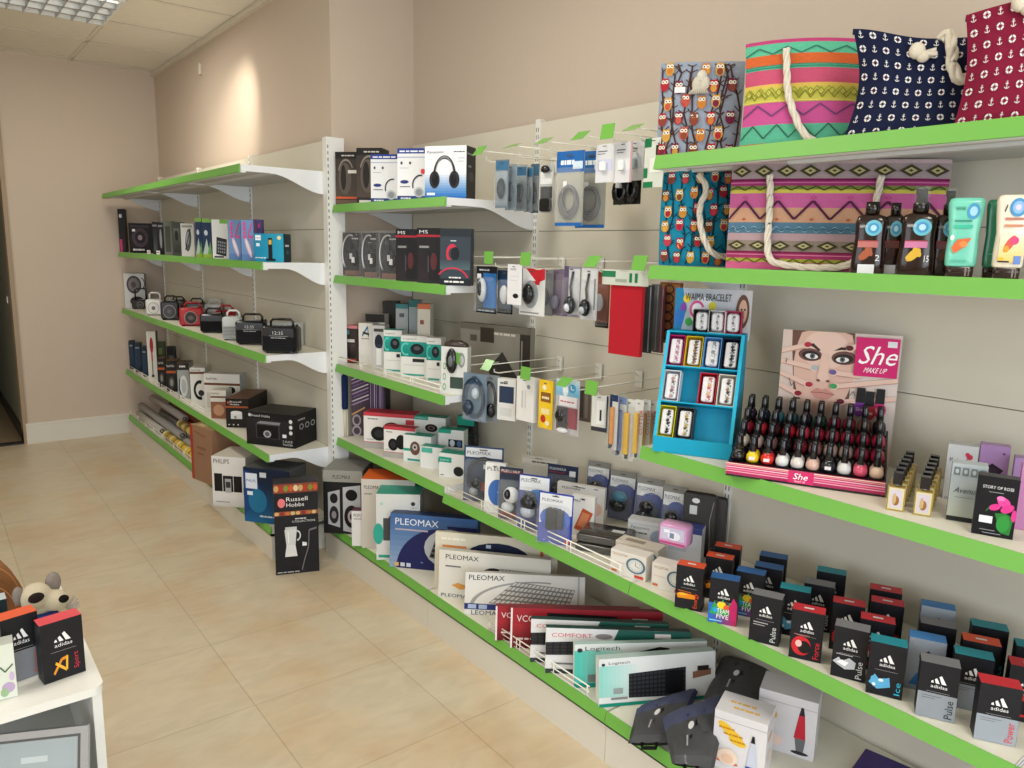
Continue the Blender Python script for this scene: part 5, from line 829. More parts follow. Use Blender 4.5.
cl('black cologne box with grey top in front of the farthest light blue one', 921, 620, GY, 'pulse')
cl('grey cologne box with light blue top and dark logo, left of the silver-fronted one', 910, 634, LB, 'blue', '8e959e', logo=LOGOD)
cl('black cologne box with teal top, farthest back at the right', 972.5, 622.5, TE, 'ice')
cl('black cologne box with orange top among the teal ones at the right', 963.5, 637, OR, 'energy')
cl('silver-based cologne box with teal top behind the nearest red-topped one', 955.5, 650.5, TE, 'silverpulse')
cl('cologne box with teal top at the right edge of the photo', 1017, 643, TE, 'ice')
cl('cologne box with red top at the right edge of the photo', 1011, 661.5, RD, 'force')
# ============================================================ bottom deck, near end: laptop bags, lava lamp boxes, folder
def laptop_bag(label, px, z0, hh, c2):
    Q = [on(x, y, z0+hh*.6) for x, y in px]; P0 = Q[0]; Q = [(q[0]-P0[0], q[1]-P0[1]) for q in Q]; n = 14; m = MB()
    def surf(u, v, s, g=0):
        x, y = [(Q[0][i]*(1-u)+Q[1][i]*u)*(1-v)+(Q[3][i]*(1-u)+Q[2][i]*u)*v for i in (0, 1)]
        t = hh*.5*(max(0, 1-abs(2*u-1)**5)*max(0, 1-abs(2*v-1)**5))**.5
        return (x, y, hh*.5+s*(t+g)+(.004*sin(9*u+5*v)*sin(pi*u)*sin(pi*v) if s > 0 else 0))
    for s_ in (1, -1):
        for i in range(n):
            for j in range(n):
                q = [surf((i+a)/n, (j+b)/n, s_) for a, b in ((0, 0), (1, 0), (1, 1), (0, 1))]
                m.face(q if s_ > 0 else q[::-1], c2 if (j > n*.62 and s_ > 0) else '1b1b20', 'f', True)
    o = thing('laptop_bag', label, 'laptop bag', (P0[0], P0[1], z0), 0, m, 'laptop bags in clear wrap')
    m = MB(); mp = lambda u, v, l: tuple(a+b for a, b in zip(surf(u, v, 1), (0, 0, .001+l*.0004)))
    draw(m, mp, [('e', .42, .52, .05, .06, 'e6e6e6'), ('r', .34, .2, .37, .38, 'a9a9ac')]); part('price_label', m, o)
    m = MB(); a, b = surf(.3, 0, 1), surf(.6, 0, 1); ex = (Q[0][0]-Q[3][0], Q[0][1]-Q[3][1]); L = sqrt(ex[0]**2+ex[1]**2); ex = (ex[0]/L*.02, ex[1]/L*.02)
    m.tube([a, (a[0]+ex[0], a[1]+ex[1], a[2]), (b[0]+ex[0], b[1]+ex[1], b[2]), b], .005, '141417', 'm'); part('handle', m, o)
    m = MB()
    for i in range(n):
        for j in range(n):
            q = []
            for a, b in ((0, 0), (1, 0), (1, 1), (0, 1)):
                u, v = (i+a)/n, (j+b)/n; x, y, z = surf(u, v, 1, .002); q.append((x, y, z+.004*sin(23*u+4*v)*sin(17*v+2)*sin(pi*u)*sin(pi*v)))
            m.face(q, 'e8eaec', 't', True)
    part('clear_wrap', m, o); return o
laptop_bag('dark laptop bag at the back behind the two nearer ones', [(702, 700), (760, 712), (775, 672), (722, 655)], ZB+.001, .07, '222226')
laptop_bag('black laptop bag lying half under the nearer one', [(628, 742), (676, 742), (700, 686), (637, 707)], ZB+.001, .045, '1c2a5c')
laptop_bag('black laptop bag with a navy end, nearest the front edge of the deck', [(672, 762), (714, 768), (730, 690), (662, 716)], ZB+.048, .045, '1c2a5c')
LV = lambda c: [('r', 0, .86, 1, .87, 'a9a7a8'), ('e', .24, .74, .17, .07, 'ecc338', -25), ('e', .38, .65, .2, .075, 'ecc338', -20), ('e', .47, .55, .17, .065, 'ecc338', -10), T('Retro', .1, .71, .3, .05, 'c98a24'), T('Rocket', .2, .62, .36, .05, 'c98a24'), T('Lava', .33, .53, .28, .05, 'c98a24'), T('Lava', .1, .12, .4, .06, 'e0683a'), ('p', [(.66, .2), (.86, .2), (.8, .62), (.72, .62)], 'c9cfe0' if c == 'b' else 'c8303c'), ('p', [(.72, .62), (.8, .62), (.78, .74), (.74, .74)], '26262a'), ('p', [(.62, .0), (.9, .0), (.86, .2), (.66, .2)], '2a4aa8' if c == 'b' else '5a5c60'), ('e', .3, .25, .2, .14, 'f2dccb'), ('e', .3, .22, .12, .08, 'efc9b0')]
box('lava_lamp_box', 'white lava lamp box with orange lettering and a blue lamp picture, nearest on the deck', 'box', ZB, 711, 763, 709, 765, ang=68, d=.1, col='dedbde', front=LV('b'), right=[T('Lava', .2, .6, .5, .12, 'e6a83a'), ('r', 0, .86, 1, .87, 'a9a7a8'), ('e', .5, .3, .2, .1, 'ecd3c4')], top=[T('Retro', .2, .5, .5, .15, 'e6b85a'), T('Rocket', .3, .25, .5, .15, 'e6b85a')], grp='lava lamp boxes')
box('lava_lamp_box', 'white lava lamp box with a red lamp picture, behind the nearer one', 'box', ZB, 755, 813, 688, None, X=1.73, ang=66, d=.1, col='d6d4d8', front=[('r', 0, .84, 1, .85, 'a9a7a8'), ('p', [(.64, .32), (.84, .32), (.8, .72), (.7, .72)], 'c02a3c'), ('p', [(.7, .72), (.8, .72), (.77, .86), (.73, .86)], '2c2c30'), ('p', [(.66, .32), (.84, .32), (.82, .1), (.7, .1)], '6a6c70'), ('e', .76, .08, .15, .03, '303034'), ('e', .2, .62, .14, .1, 'e6b040'), ('e', .3, .2, .16, .1, 'ecd3c8')], grp='lava lamp boxes')
m = MB(); m.box(0, .26, 0, .34, 0, .02, '3b2f6a', 'c', top='3a2c6c', left='8a2a3a'); m.box(-.002, .0, 0, .34, .002, .018, '7c2a3c', 'c')
o = thing('purple_folder', 'dark purple folder lying on the deck at the bottom right', 'folder', (1.60, .80, ZB+.001), 80, m)
# ============================================================ display shelf: bracelet stand, nail polish stand, perfumes (z .96)
ZD = .96
bp = on(652.4, 451, ZD); bw = along(bp, (cos(radians(62)), -sin(radians(62))), 731); BA = 62
q = l2w(bp, BA, 0, .10); bh = hgt(q, 331)-ZD; BDP = .10
LIP = .042; SL = sqrt(BDP**2+(bh-LIP)**2); TA = math.atan2(BDP, bh-LIP)      # slope of the front
TQ = '14a0c4'; TQ2 = '0f8db2'
st = thing('bracelet_stand', 'turquoise cardboard stand with tiers of bracelet boxes', 'display stand', (bp[0], bp[1], ZD+.001), BA)
def sl(u, s, t=0):     # point on the sloping face: u across, s up the slope, t out of the face
    return (u, s*sin(TA)-t*cos(TA), LIP+s*cos(TA)+t*sin(TA))
m = MB(); D2 = BDP+.06
side = [(0, 0), (D2, 0), (D2, bh), (BDP, bh), (-.0, LIP)]
for x in (0, bw-.004):
    n = len(m.v); vs = [(x+dx, y, z) for dx in (0, .004) for y, z in side]
    m.mesh(vs, [tuple(range(4, -1, -1)), tuple(range(5, 10))]+[(i, (i+1) % 5, (i+1) % 5+5, i+5) for i in range(5)], TQ, 'c')
m.box(0, bw, -.001, .002, 0, LIP+.002, TQ, 'c'); m.box(0, bw, D2-.003, D2, 0, bh, TQ2, 'c')
m.face([sl(.004, 0, -.045), sl(bw-.004, 0, -.045), sl(bw-.004, SL, -.045), sl(.004, SL, -.045)], TQ2, 'c')
ROW = [0, SL*.335, SL*.67, SL]
for s in ROW: m.mesh([sl(0, s-.002), sl(bw, s-.002), sl(bw, s+.002), sl(0, s+.002), sl(0, s-.002, -.045), sl(bw, s-.002, -.045), sl(bw, s+.002, -.045), sl(0, s+.002, -.045)], [(0, 1, 2, 3), (0, 4, 5, 1), (3, 2, 6, 7), (4, 7, 6, 5), (0, 3, 7, 4), (1, 5, 6, 2)], TQ, 'c')
for x in (.003, bw-.006): m.mesh([sl(x-.003, 0, .001), sl(x+.006, 0, .001), sl(x+.006, SL, .001), sl(x-.003, SL, .001)], [(0, 1, 2, 3)], '2ab4d4', 'c')
part('tiered_tray', m, st)
hh = hgt(l2w(bp, BA, 0, BDP+.05), 288)-ZD
m = MB(); m.box(.005, bw+.005, D2+.0, D2+.003, bh-.02, hh, 'c9cdd0')
mp = lambda u, v, l: (.005+u*bw, D2-l*EPS, bh+v*(hh-bh))
draw(m, mp, [('h', 0, 0, 1, 1, '9fb0c0', 'd4d2d6'), ('p', [(0, 0), (0, 1), (.1, 1), (.16, .5), (.1, 0)], '1f7fb0'), ('e', .07, .3, .06, .2, '2a6fc0'), ('e', .16, .75, .05, .1, 'e0c23a'), ('e', .2, .2, .05, .1, '3aa04a'), ('e', .38, .45, .17, .36, 'e6e8ec'), ('a', .3, .5, .1, .22, .3, 20, 330, 'd0528a'), ('e', .5, .6, .05, .1, 'd8cc3a'), ('e', .12, .55, .04, .1, '7a3aa0'), ('e', .89, .5, .085, .4, '6b4a3a'), ('e', .895, .5, .055, .28, 'd8b09a'), ('e', .877, .55, .012, .025, '2a2420'), ('e', .917, .55, .012, .025, '2a2420'), ('e', .897, .38, .02, .025, 'b8505a'), T('WAIMA BRACELET', .14, .72, .6, .17, '17181c')])
part('header_card', m, st, label='printed header card with rainbow dots and a woman portrait')
def bracelet_box(label, u, s, w, hgt_, col, bead, t=-.003, cushion='e8e6e8', inner=None, open_=True):
    """small open box with a cushion and a bracelet round it, lying on the sloping tier"""
    o = sl(u, s+.003, t); P = l2w((bp[0], bp[1], ZD), BA, o[0], o[1], o[2])
    r = thing('bracelet_box', label, 'bracelet box', P, BA, None, 'bracelet boxes in the turquoise stand', lean=math.degrees(TA)); d = .036
    m = MB(); k = .0018
    m.box(0, w, d-k, d, 0, hgt_, inner or col); m.box(0, k, 0, d, 0, hgt_, col); m.box(w-k, w, 0, d, 0, hgt_, col); m.box(0, w, 0, d, 0, k, col); m.box(0, w, 0, d, hgt_-k, hgt_, col); part('carton', m, r)
    m = MB(); m.rbox(w*.16, w*.84, .006, d-.004, hgt_*.1, hgt_*.9, w*.12, cushion, 'f'); part('cushion', m, r)
    m = MB(); c = (w*.55)
    for j in range(8):
        z = hgt_*(.16+.095*j); y = .0045; x = c+.0015*(j % 2)
        m.ball((x, y, z), .0046, .0038, .0042, bead[j % len(bead)], 'g', 8); m.ball((x+.005, y+.001, z+.002), .0022, .002, .002, bead[(j+1) % len(bead)], 's', 6)
    part('bracelet', m, r)
    return r
cw = (bw-.012)/4; ch = SL*.29
SV = ['c9cbd0', '8d9096', 'e6e6ea']
for i, (c, b, n) in enumerate((('b01f6c', ['d8d0d4', 'b87a9a'], 'magenta'), ('d8b81e', ['8a6a3a', '5a4630'], 'yellow'), ('5f9fd8', SV, 'light blue'), ('16203c', ['2a2c34', '8d9096', '17181c'], 'navy'))):
    bracelet_box('%s bracelet box in the top row of the turquoise stand' % n, .006+cw*i, ROW[2], cw-.003, ch, c, b)
bracelet_box('white bracelet box with an open white lid in the middle row', .006, ROW[1], cw-.003, ch, 'd4d8e0', ['b8888a', 'c9cbd0', '7a6a60'])
bracelet_box('red bracelet box in the middle row of the stand', .006+cw*2, ROW[1], cw-.003, ch, 'c02436', ['e8d0d0', 'c86a70', 'd8b060'])
bracelet_box('white bracelet cushion box at the right of the middle row', .006+cw*3, ROW[1], cw-.003, ch, 'd8d4c8', ['3a3630', '8a7a5a', 'c9c4b8'])
bracelet_box('yellow bracelet box with black beads in the bottom row', .006, ROW[0], cw-.003, ch, 'd0cc1e', ['17181a', '1c1c20', 'c9cbd0'])
bracelet_box('grey-black bracelet box with gold beads in the bottom row', .006+cw, ROW[0], cw-.003, ch, '3a3e40', ['b8a05a', 'c9c4b0', '6a5c3a'])
for i, (u, c, n) in enumerate(((.42, '1b1a1c', 'black'), (.62, 'c9cbd0', 'silver grey'), (.82, 'b01f50', 'crimson'))):
    o = (bw*u-.02, BDP+.004, bh); P = l2w((bp[0], bp[1], ZD), BA, *o)
    r = thing('bracelet_box', '%s bracelet box standing on top of the stand before the header card' % n, 'bracelet box', (P[0], P[1], P[2]+.002), BA, None, 'bracelet boxes in the turquoise stand')
    w, h_, d = .046, .062, .03
    m = MB(); m.box(0, w, d-.002, d, 0, h_, c); m.box(0, .002, 0, d, 0, h_, c); m.box(w-.002, w, 0, d, 0, h_, c); m.box(0, w, 0, d, 0, .002, c); m.box(0, w, 0, d, h_-.002, h_, c); part('carton', m, r)
    m = MB(); m.rbox(w*.14, w*.86, .004, d-.004, h_*.08, h_*.9, .01, 'e6e5e8', 'f'); part('cushion', m, r)
    m = MB()
    for j in range(9): m.ball((w*.5+.003*(j % 2), .003, .008+.0055*j), .0036, .003, .0034, SV[j % 3], 's', 8)
    part('bracelet', m, r)
# ---- nail polish stand
np_ = on(727.5, 475, ZD); NA = 63.2; nw = .352
ns = thing('nail_polish_stand', 'black stepped stand with a pink striped front edge and big poster', 'display stand', (np_[0], np_[1], ZD+.001), NA)
RP = .0285; RZ = .024; NR = 8
m = MB()
for k in range(NR): m.box(.0, nw-.002, .012+RP*k, .012+RP*(k+1), 0, .034+RZ*(k//2), '17161a', 'g')
m.box(-.002, nw+.002, 0, .012+RP*NR+.03, 0, .006, '1c1b1f', 'g')
for x in (-.003, nw-.001):
    m.mesh([(x+dx, y, z) for dx in (0, .004) for y, z in ((0, 0), (.012+RP*NR, 0), (.012+RP*NR, .024+RZ*3.4), (0, .026))], [(3, 2, 1, 0), (4, 5, 6, 7), (0, 1, 5, 4), (1, 2, 6, 5), (2, 3, 7, 6), (3, 0, 4, 7)], '17161a', 'g')
part('stepped_rack', m, ns)
m = MB(); m.box(-.004, nw+.002, -.006, .0, .0, .034, 'c8386e', 'g')
mp = lambda u, v, l: (-.004+u*(nw+.006), -.006-l*EPS, v*.034)
draw(m, mp, [('r', 0, 0, 1, .14, '1c1a1e'), ('r', 0, .14, 1, .3, 'a82a5c'), ('r', 0, .36, 1, .42, 'f0b0c4'), ('r', 0, .5, 1, .6, 'e87aa0'), ('r', 0, .68, 1, .74, 'f4d0dc'), ('r', 0, .82, 1, .9, 'e8909c'), ('r', 0, .94, 1, 1, 'f2e0c8'), ('r', .41, .14, .57, 1, 'd02a6c'), T('She', .44, .42, .09, .44, 'ffffff', 0, .12), T('MAKE UP', .45, .2, .07, .14, 'f6d8e4')], 'g')
part('striped_edge', m, ns)
# poster: a portrait with hands over the cheeks
pd = .012+RP*NR+.008; pw = .30; px0 = .062; P0 = l2w((np_[0], np_[1], ZD), NA, px0, pd)
px0 += along(P0, (cos(radians(NA)), -sin(radians(NA))), 773); P0 = l2w((np_[0], np_[1], ZD), NA, px0, pd)
pw = along((P0[0], P0[1], ZD+.3), (cos(radians(NA)), -sin(radians(NA))), 901); ph = hgt(P0, 329.5)-ZD
m = MB(); m.box(px0, px0+pw, pd, pd+.004, 0, ph, 'e0c4b4')
z0 = hgt(P0, 399)-ZD; mp = lambda u, v, l: (px0+min(max(u, 0), 1)*pw, pd-l*EPS*.6, z0+min(v, 1)*(ph-z0))
def pu(x, y): return ((x-235)/755, (430-y)/402)
def PE(x, y, rx, ry, c, a=0): u, v = pu(x, y); return ('e', u, v, rx/755, ry/402, c, a)
def PL_(pts, wd, c): return ('l', [pu(*q_) for q_ in pts], wd, c)
def PP(pts, c): return ('p', [pu(*q_) for q_ in pts], c)
ops = [('h', 0, -.5, 1, 1, 'd4c0b6', 'd9cbc4'), PP([(295, 25), (700, 25), (700, 420), (340, 420), (300, 110)], '6a4a40'), PE(520, 210, 200, 290, 'd8b2a2'), PE(520, 130, 150, 110, 'e2c2b4'),
       PP([(395, 108), (440, 96), (490, 132), (480, 140), (435, 116)], '3f2c28'), PP([(572, 132), (620, 108), (700, 112), (690, 124), (625, 124)], '3f2c28'),
       PE(425, 162, 78, 36, '6a4a44', -12), PE(645, 168, 82, 38, '6a4a44', 8), PE(430, 165, 60, 25, '2b2022', -10), PE(640, 173, 62, 26, '2b2022', 8), PE(435, 170, 42, 15, 'e8e2de', -8), PE(634, 178, 42, 15, 'e8e2de', 6), PE(440, 168, 17, 16, '55656a'), PE(634, 176, 17, 16, '55656a'), PE(440, 168, 7, 7, '101214'), PE(634, 176, 7, 7, '101214'),
       PP([(500, 150), (545, 150), (565, 290), (480, 290)], 'dfbcac'), PE(522, 282, 36, 26, 'e2c0b0'), PE(492, 303, 13, 7, '7a4a42'), PE(554, 303, 13, 7, '7a4a42'), PP([(448, 372), (490, 345), (522, 356), (548, 345), (606, 376), (570, 402), (525, 412), (480, 400)], 'c58a80'), PL_([(450, 373), (522, 370), (604, 377)], .008, '7a3a38')]
for x0, y0, x1, y1, c in ((225, 150, 400, 106, 'b02a40'), (225, 205, 458, 234, 'a8b4b6'), (225, 275, 430, 330, 'a82840'), (225, 345, 363, 386, '8a2030'), (760, 262, 585, 250, '6a5a90'), (995, 270, 597, 328, '3a9a5a'), (995, 370, 652, 410, '6a2030'), (790, 70, 677, 110, '5a1f28')):
    sx = 1 if x1 > x0 else -1
    ops += [PL_([(x0, y0), (x1, y1+4)], .075, 'bb8f80'), PL_([(x0, y0-2), (x1, y1)], .062, 'e0bfb0'), PE(x1, y1, 28, 22, 'e0bfb0'), PE(x1+4*sx, y1-1, 24, 15, c, -6*sx)]
for pts in ([(275, 190), (270, 215)], [(300, 300), (318, 345), (335, 325)], [(700, 375), (722, 345), (735, 370)]): ops.append(PL_(pts, .006, '5a4a48'))
ops += [PP([(712, 258), (978, 258), (978, 45), (712, 45)], 'd0256f'), ('t', 'She', *pu(730, 190), .3, .25, 'ffffff', 0, .18), ('t', 'MAKE UP', *pu(770, 236), .18, .07, 'ffffff', 0, .1), PP([(905, 92), (962, 92), (962, 60), (905, 60)], 'e4e4e8')]
for x, y, c in ((772, 440, '7a3a9a'), (893, 438, 'd03070'), (830, 456, 'c0303a')):
    ops += [PE(x, y, 42, 42, c), PP([(x-30, y-35), (x+28, y-35), (x+26, y-118), (x-26, y-118)], '1b1b1f'), ('t', 'She', *pu(x-24, y+12), .065, .05, 'f4e4ec')]
draw(m, mp, ops); part('poster', m, ns, label='poster of a face framed by hands with painted nails')
PC = [['141318', 'e0c41e', 'd02a22', 'd8d8d6', 'd4cec8', 'd0aa9c', '22242a', 'd6d6d4', 'd0506c', 'd0b49c'],
      ['cfc6b6', 'c0a8a4', '7a5a5c', '1a1a1e', '7a1e2e', '8a5a60', 'b09a94', 'a89088', '8a1a34', '98203c'],
      ['8a1c34', 'b82230', '3a1a20', 'b81e34', 'c8405a', 'a81c3a', 'a83a50', 'b01f40', 'a02440', 'b02848'],
      ['2a1c34', '1c1c30', '3a7480', '2a5a62', '1c2434', '1f5444', '9a2244', 'a02a40', '98665c', '1a1a1c']]
CN = [['black', 'yellow', 'bright red', 'white', 'pale grey', 'beige pink', 'black glitter', 'milky white', 'coral pink', 'nude beige'],
      ['cream', 'pale mauve', 'mauve brown', 'black', 'dark red', 'dusty rose', 'greige', 'taupe', 'crimson', 'deep pink'],
      ['burgundy', 'red', 'dark plum', 'scarlet', 'pink', 'cherry', 'rose', 'crimson', 'wine', 'raspberry'],
      ['dark purple', 'midnight blue', 'teal', 'dark teal', 'navy', 'green', 'magenta', 'dark rose', 'brown pink', 'black']]
PB = {}; cap = MB(); cap.lathe([(.0075, .027), (.0085, .029), (.007, .062), (.006, .064)], 0, 0, '141316', 'g', 12); capm = cap.build('cap')
ringm = MB(); ringm.lathe([(.0078, .0255), (.0078, .028)], 0, 0, '9a9a9e', 's', 12); ringm = ringm.build('neck')
ROWN = ['front row', 'second row', 'third row', 'fourth row', 'fifth row', 'sixth row', 'seventh row', 'back row']
for k in range(NR):
    for j in range(10):
        c = PC[k//2][j]
        if c not in PB:
            m = MB(); m.lathe([(.008, 0), (.0135, .002), (.0158, .009), (.0148, .018), (.010, .024), (.0075, .0265)], 0, 0, c, 'g', 16)
            if c not in ('141318', '1a1a1e'): m.box(-.007, .007, -.0162, -.0152, .008, .016, 'e8dfe2', 'g') if k == 0 and j in (1, 2, 6) else None
            PB[c] = m.build('nail_polish_bottle')
        P = l2w((np_[0], np_[1], ZD), NA, .018+.0350*j, .012+RP*(k+.5), .035+RZ*(k//2)+.0005)
        o = bpy.data.objects.new('nail_polish_bottle', PB[c]); COL.objects.link(o); o.location = P; o.rotation_euler = (0, 0, -radians(NA))
        setp(o, '%s nail polish bottle, %s of the stepped stand, number %d from the left' % (CN[k//2][j], ROWN[k], j+1), 'nail polish', 'nail polish bottles on the stepped stand')
        part('cap', capm, o); part('neck', ringm, o)
# ---- gold perfume bottles in two files
GBM = MB(); GBM.box(-.017, .017, -.012, .012, 0, .052, 'b8962a', 'g'); GBM.box(-.0185, .0185, -.0135, .0135, .0, .055, 'e8dca0', 't')
draw(GBM, lambda u, v, l: (-.0185+u*.037, -.0137-l*EPS, v*.055), [('r', .1, .06, .9, .94, 'd8cda8'), ('r', .2, .14, .8, .86, 'cfc4d0'), ('e', .5, .42, .18, .2, '9a6a3a'), ('e', .42, .5, .1, .22, 'c8a87a')])
GBM = GBM.build('perfume_bottle')
GC = MB(); GC.lathe([(.006, .055), (.006, .058)], 0, 0, 'c9c9c9', 's', 12); GC.box(-.0095, .0095, -.0095, .0095, .058, .084, '15151a', 'g'); GC = GC.build('cap')
for f_, (px, py, lab) in enumerate(((885, 509.5, 'left'), (912, 514.5, 'right'))):
    b0 = on(px, py, ZD); b0 = l2w(b0, 66, .0185, .0135)
    for k in range(6):
        P = l2w(b0, 66+(0), .004*k, .043*k, .0005)
        if P[0] > 1.97: continue
        o = bpy.data.objects.new('perfume_bottle', GBM); COL.objects.link(o); o.location = P; o.rotation_euler = (0, 0, -radians(66))
        setp(o, 'gold glass perfume bottle with black cap, %s in the %s file from the shelf front' % (['first', 'second', 'third', 'fourth', 'fifth', 'last'][k], lab), 'perfume bottle', 'gold perfume bottles beside the nail polish stand')
        part('cap', GC, o)
def pbx(label, xl, xr, yt, yb=None, X=None, ang=68, d=.035, **k): return box('perfume_box', label, 'perfume box', ZD, xl, xr, yt, yb, X=X, ang=ang, d=d, grp='perfume boxes on the display shelf', **k)
pbx('grey-white perfume box with a small red flower, at the back', 942, 972, 444, X=1.83, col='c9cbcd', front=[T('Madame', .1, .68, .5, .08, '4a4a4e'), ('e', .74, .8, .1, .05, 'c03a50'), ('e', .66, .84, .07, .04, 'c03a50'), ('l', [(.7, .8), (.6, .7)], .015, '7a3a44'), ('r', .06, 0, .94, .04, 'a9abad')])
pbx('lilac perfume box with a dark butterfly-like figure at the back', 973.5, 1003, 444.5, X=1.86, col='a884b4', cols=dict(top='b896c4'), front=[('p', [(.25, .62), (.45, .7), (.85, .6), (.7, .5), (.5, .52)], '2c2430'), ('e', .5, .56, .15, .08, '3a2c3c'), ('e', .8, .88, .05, .02, '6a4a76')])
pbx('lilac perfume box standing at the right edge of the photo', 1008, 1034, 458, X=1.86, col='b08cc0')
pbx('pink perfume box behind the black rose one at the right edge', 1014, 1042, 466, X=1.74, col='c484b4')
pbx('silver perfume box with squares and a dark base strip', 945.8, 981, 463, 519.5, ang=66, col='aeb8bc', cols=dict(right='c9cfd0'), front=[('g', 0, .08, 1, .8, 'b4b8a8', 'a4b0b8'), ('r', 0, 0, 1, .08, '2b2b2c')]+[x for i in range(4) for x in (('r', .06+.24*i, .8, .24+.24*i, .94, '6f7a80'), ('e', .15+.24*i, .87, .05, .04, 'b4bec2'))]+[T('Avenue', .1, .5, .7, .1, '4a5256', 0, .1), ('r', .15, .42, .7, .43, '7a8286')])
pbx('black perfume box with pink roses and green leaves, nearest the shelf front', 971, 1012.5, 475, 533, ang=69, d=.03, col='16161a', cols=dict(right='2a2a2e', top='3a3a3e'), fi='c', front=[T('STORY OF ROSE', .14, .8, .74, .05, 'e4e4e6'), ('r', .3, .74, .65, .75, '9a9a9e'), ('p', [(.5, .4), (.68, .08), (.9, .06), (.95, .36), (.75, .42)], '2c7a34'), ('e', .72, .24, .16, .14, '34903e', 20), ('e', .48, .5, .14, .055, 'd83a8c', 10), ('e', .68, .6, .16, .08, 'e0489a', -10), ('e', .78, .5, .16, .07, 'd83a8c', 15), ('e', .95, .4, .06, .1, 'd83a8c'), ('l', [(.36, .5), (.28, .42)], .02, '2c7a34'), ('e', .6, .66, .1, .04, 'f07ab8'), ('r', .14, .22, .46, .34, 'e2e6ea'), ('r', .25, .05, .7, .06, '9a9a9e'), ('r', .18, .1, .55, .11, '9a9a9e')])
# ============================================================ sun care bottles (z 1.467)
ZS = 1.467
SB = lambda c1, fr, num: [('e', .58, .76, .27, .13, '6cb8cc'), ('e', .58, .76, .18, .085, '4a94c4'), ('e', .58, .76, .1, .05, 'b4dce8'), T('HAWAII', .14, .76, .26, .05, 'd8d8d4'), ('r', .12, .44, .78, .54, c1), ('r', .12, .54, .78, .56, '8a3a3a'), ('e', .4, .33, .22, .08, fr, 20), ('e', .5, .37, .14, .06, fr, -20), ('e', .3, .28, .12, .05, fr)]+([T(num, .72, .22, .14, .1, 'f0f0f0')] if num else [])
def sun_bottle(label, xl, xr, ytop, spray, ops, X=1.612, lab=False, ang=62):
    p = colX(xl, X, ZS); w = along(p, (cos(radians(ang)), -sin(radians(ang))), xr); h = hgt(p, ytop)-ZS; hb = h*.72 if spray else h*.84; w *= 1.2; r2 = w/2; t = w*.24
    c = l2w(p, ang, r2/1.2, t)
    o = thing('sun_oil_bottle', label, 'bottle', (c[0], c[1], ZS+.001), ang, None, 'sun oil bottles on the upper shelf')
    m = MB(); m.loft([(0, r2*.92, t*.9), (.004, r2, t), (hb*.3, r2*.96, t*.96), (hb*.6, r2*.86, t*.9), (hb*.85, r2*.92, t*.9), (hb*.95, r2*.8, t*.8), (hb, r2*.32, t*.4)], '24140f', 'g', 3.2, 32); part('bottle_body', m, o)
    m = MB(); mp = lambda u, v, l: ((u-.5)*w*.88, -(t*.96)-.0008-l*EPS, v*hb); draw(m, mp, ops+([('r', .18, .01, .72, .16, 'd8dadc')] if lab else [])); part('printed_label', m, o)
    m = MB(); m.lathe([(r2*.3, hb-.001), (r2*.42, hb), (r2*.42, hb+(h-hb)*.35), (r2*.3, hb+(h-hb)*.42), (r2*.28, hb+(h-hb)*.75)] if spray else [(r2*.34, hb-.001), (r2*.42, hb), (r2*.4, h)], 0, 0, '15110f', 'g', 16)
    if spray: m.box(-r2*.35, r2*.25, -t*.25, t*.25, hb+(h-hb)*.7, hb+(h-hb)*.92, '1b1714', 'g')
    part('spray_pump' if spray else 'cap', m, o)
    if spray:
        m = MB(); m.lathe([(r2*.44, hb+(h-hb)*.3), (r2*.42, h), (r2*.38, h+.001)], 0, 0, 'dfe4e6', 't', 16); part('clear_cap', m, o)
    return o
sun_bottle('dark brown oil bottle with orange shell art and number 2', 852, 881, 202, False, SB('b8706a', 'a85a3c', '2'), lab=True)
sun_bottle('dark oil bottle half hidden between the number 2 and number 15 ones', 879, 900, 203, False, SB('6a4038', '4a2a22', ''), X=1.66, lab=True)
sun_bottle('dark brown spray bottle with yellow flower art and number 15', 898, 930.5, 187, True, SB('c87aa0', 'd8ac3a', '15'))
sun_bottle('dark spray bottle half hidden behind the mint green lotion', 930, 955, 189, True, SB('7a4a50', '5a3a2c', ''), X=1.66)
def lotion(label, xl, xr, yt, yb0, col, ops, X=1.608, ang=62, capc='2a1a15'):
    p = colX(xl, X, ZS); w = along(p, (cos(radians(ang)), -sin(radians(ang))), xr); h = hgt(p, yt)-ZS; r2 = w/2; t = w*.26; c = l2w(p, ang, r2, t); hc = h*.14
    o = thing('lotion_bottle', label, 'bottle', (c[0], c[1], ZS+.001), ang, None, 'sun lotion bottles on the upper shelf')
    m = MB(); m.loft([(hc, r2*.78, t*.85), (hc+.004, r2*.86, t*.92), (h*.3, r2*.88, t*.95), (h*.55, r2*.82, t*.9), (h*.78, r2*.94, t*.95), (h*.93, r2, t), (h*.985, r2*.92, t*.85), (h, r2*.75, t*.6)], col, 'g', 4, 36); part('bottle_body', m, o)
    m = MB(); mp = lambda u, v, l: ((u-.5)*w*.8, -t*.96-.0008-l*EPS, v*h); draw(m, mp, ops); part('printed_label', m, o)
    m = MB(); m.loft([(0, r2*.74, t*.85), (hc*.95, r2*.76, t*.87), (hc, r2*.7, t*.8)], capc, 'g', 5, 28); draw(m, lambda u, v, l: (u*r2, -t*.86-l*EPS, v*hc), [('r', .25, .15, .35, .9, '8a7a72'), ('r', .45, .15, .5, .9, '8a7a72')]); part('cap', m, o)
    return o
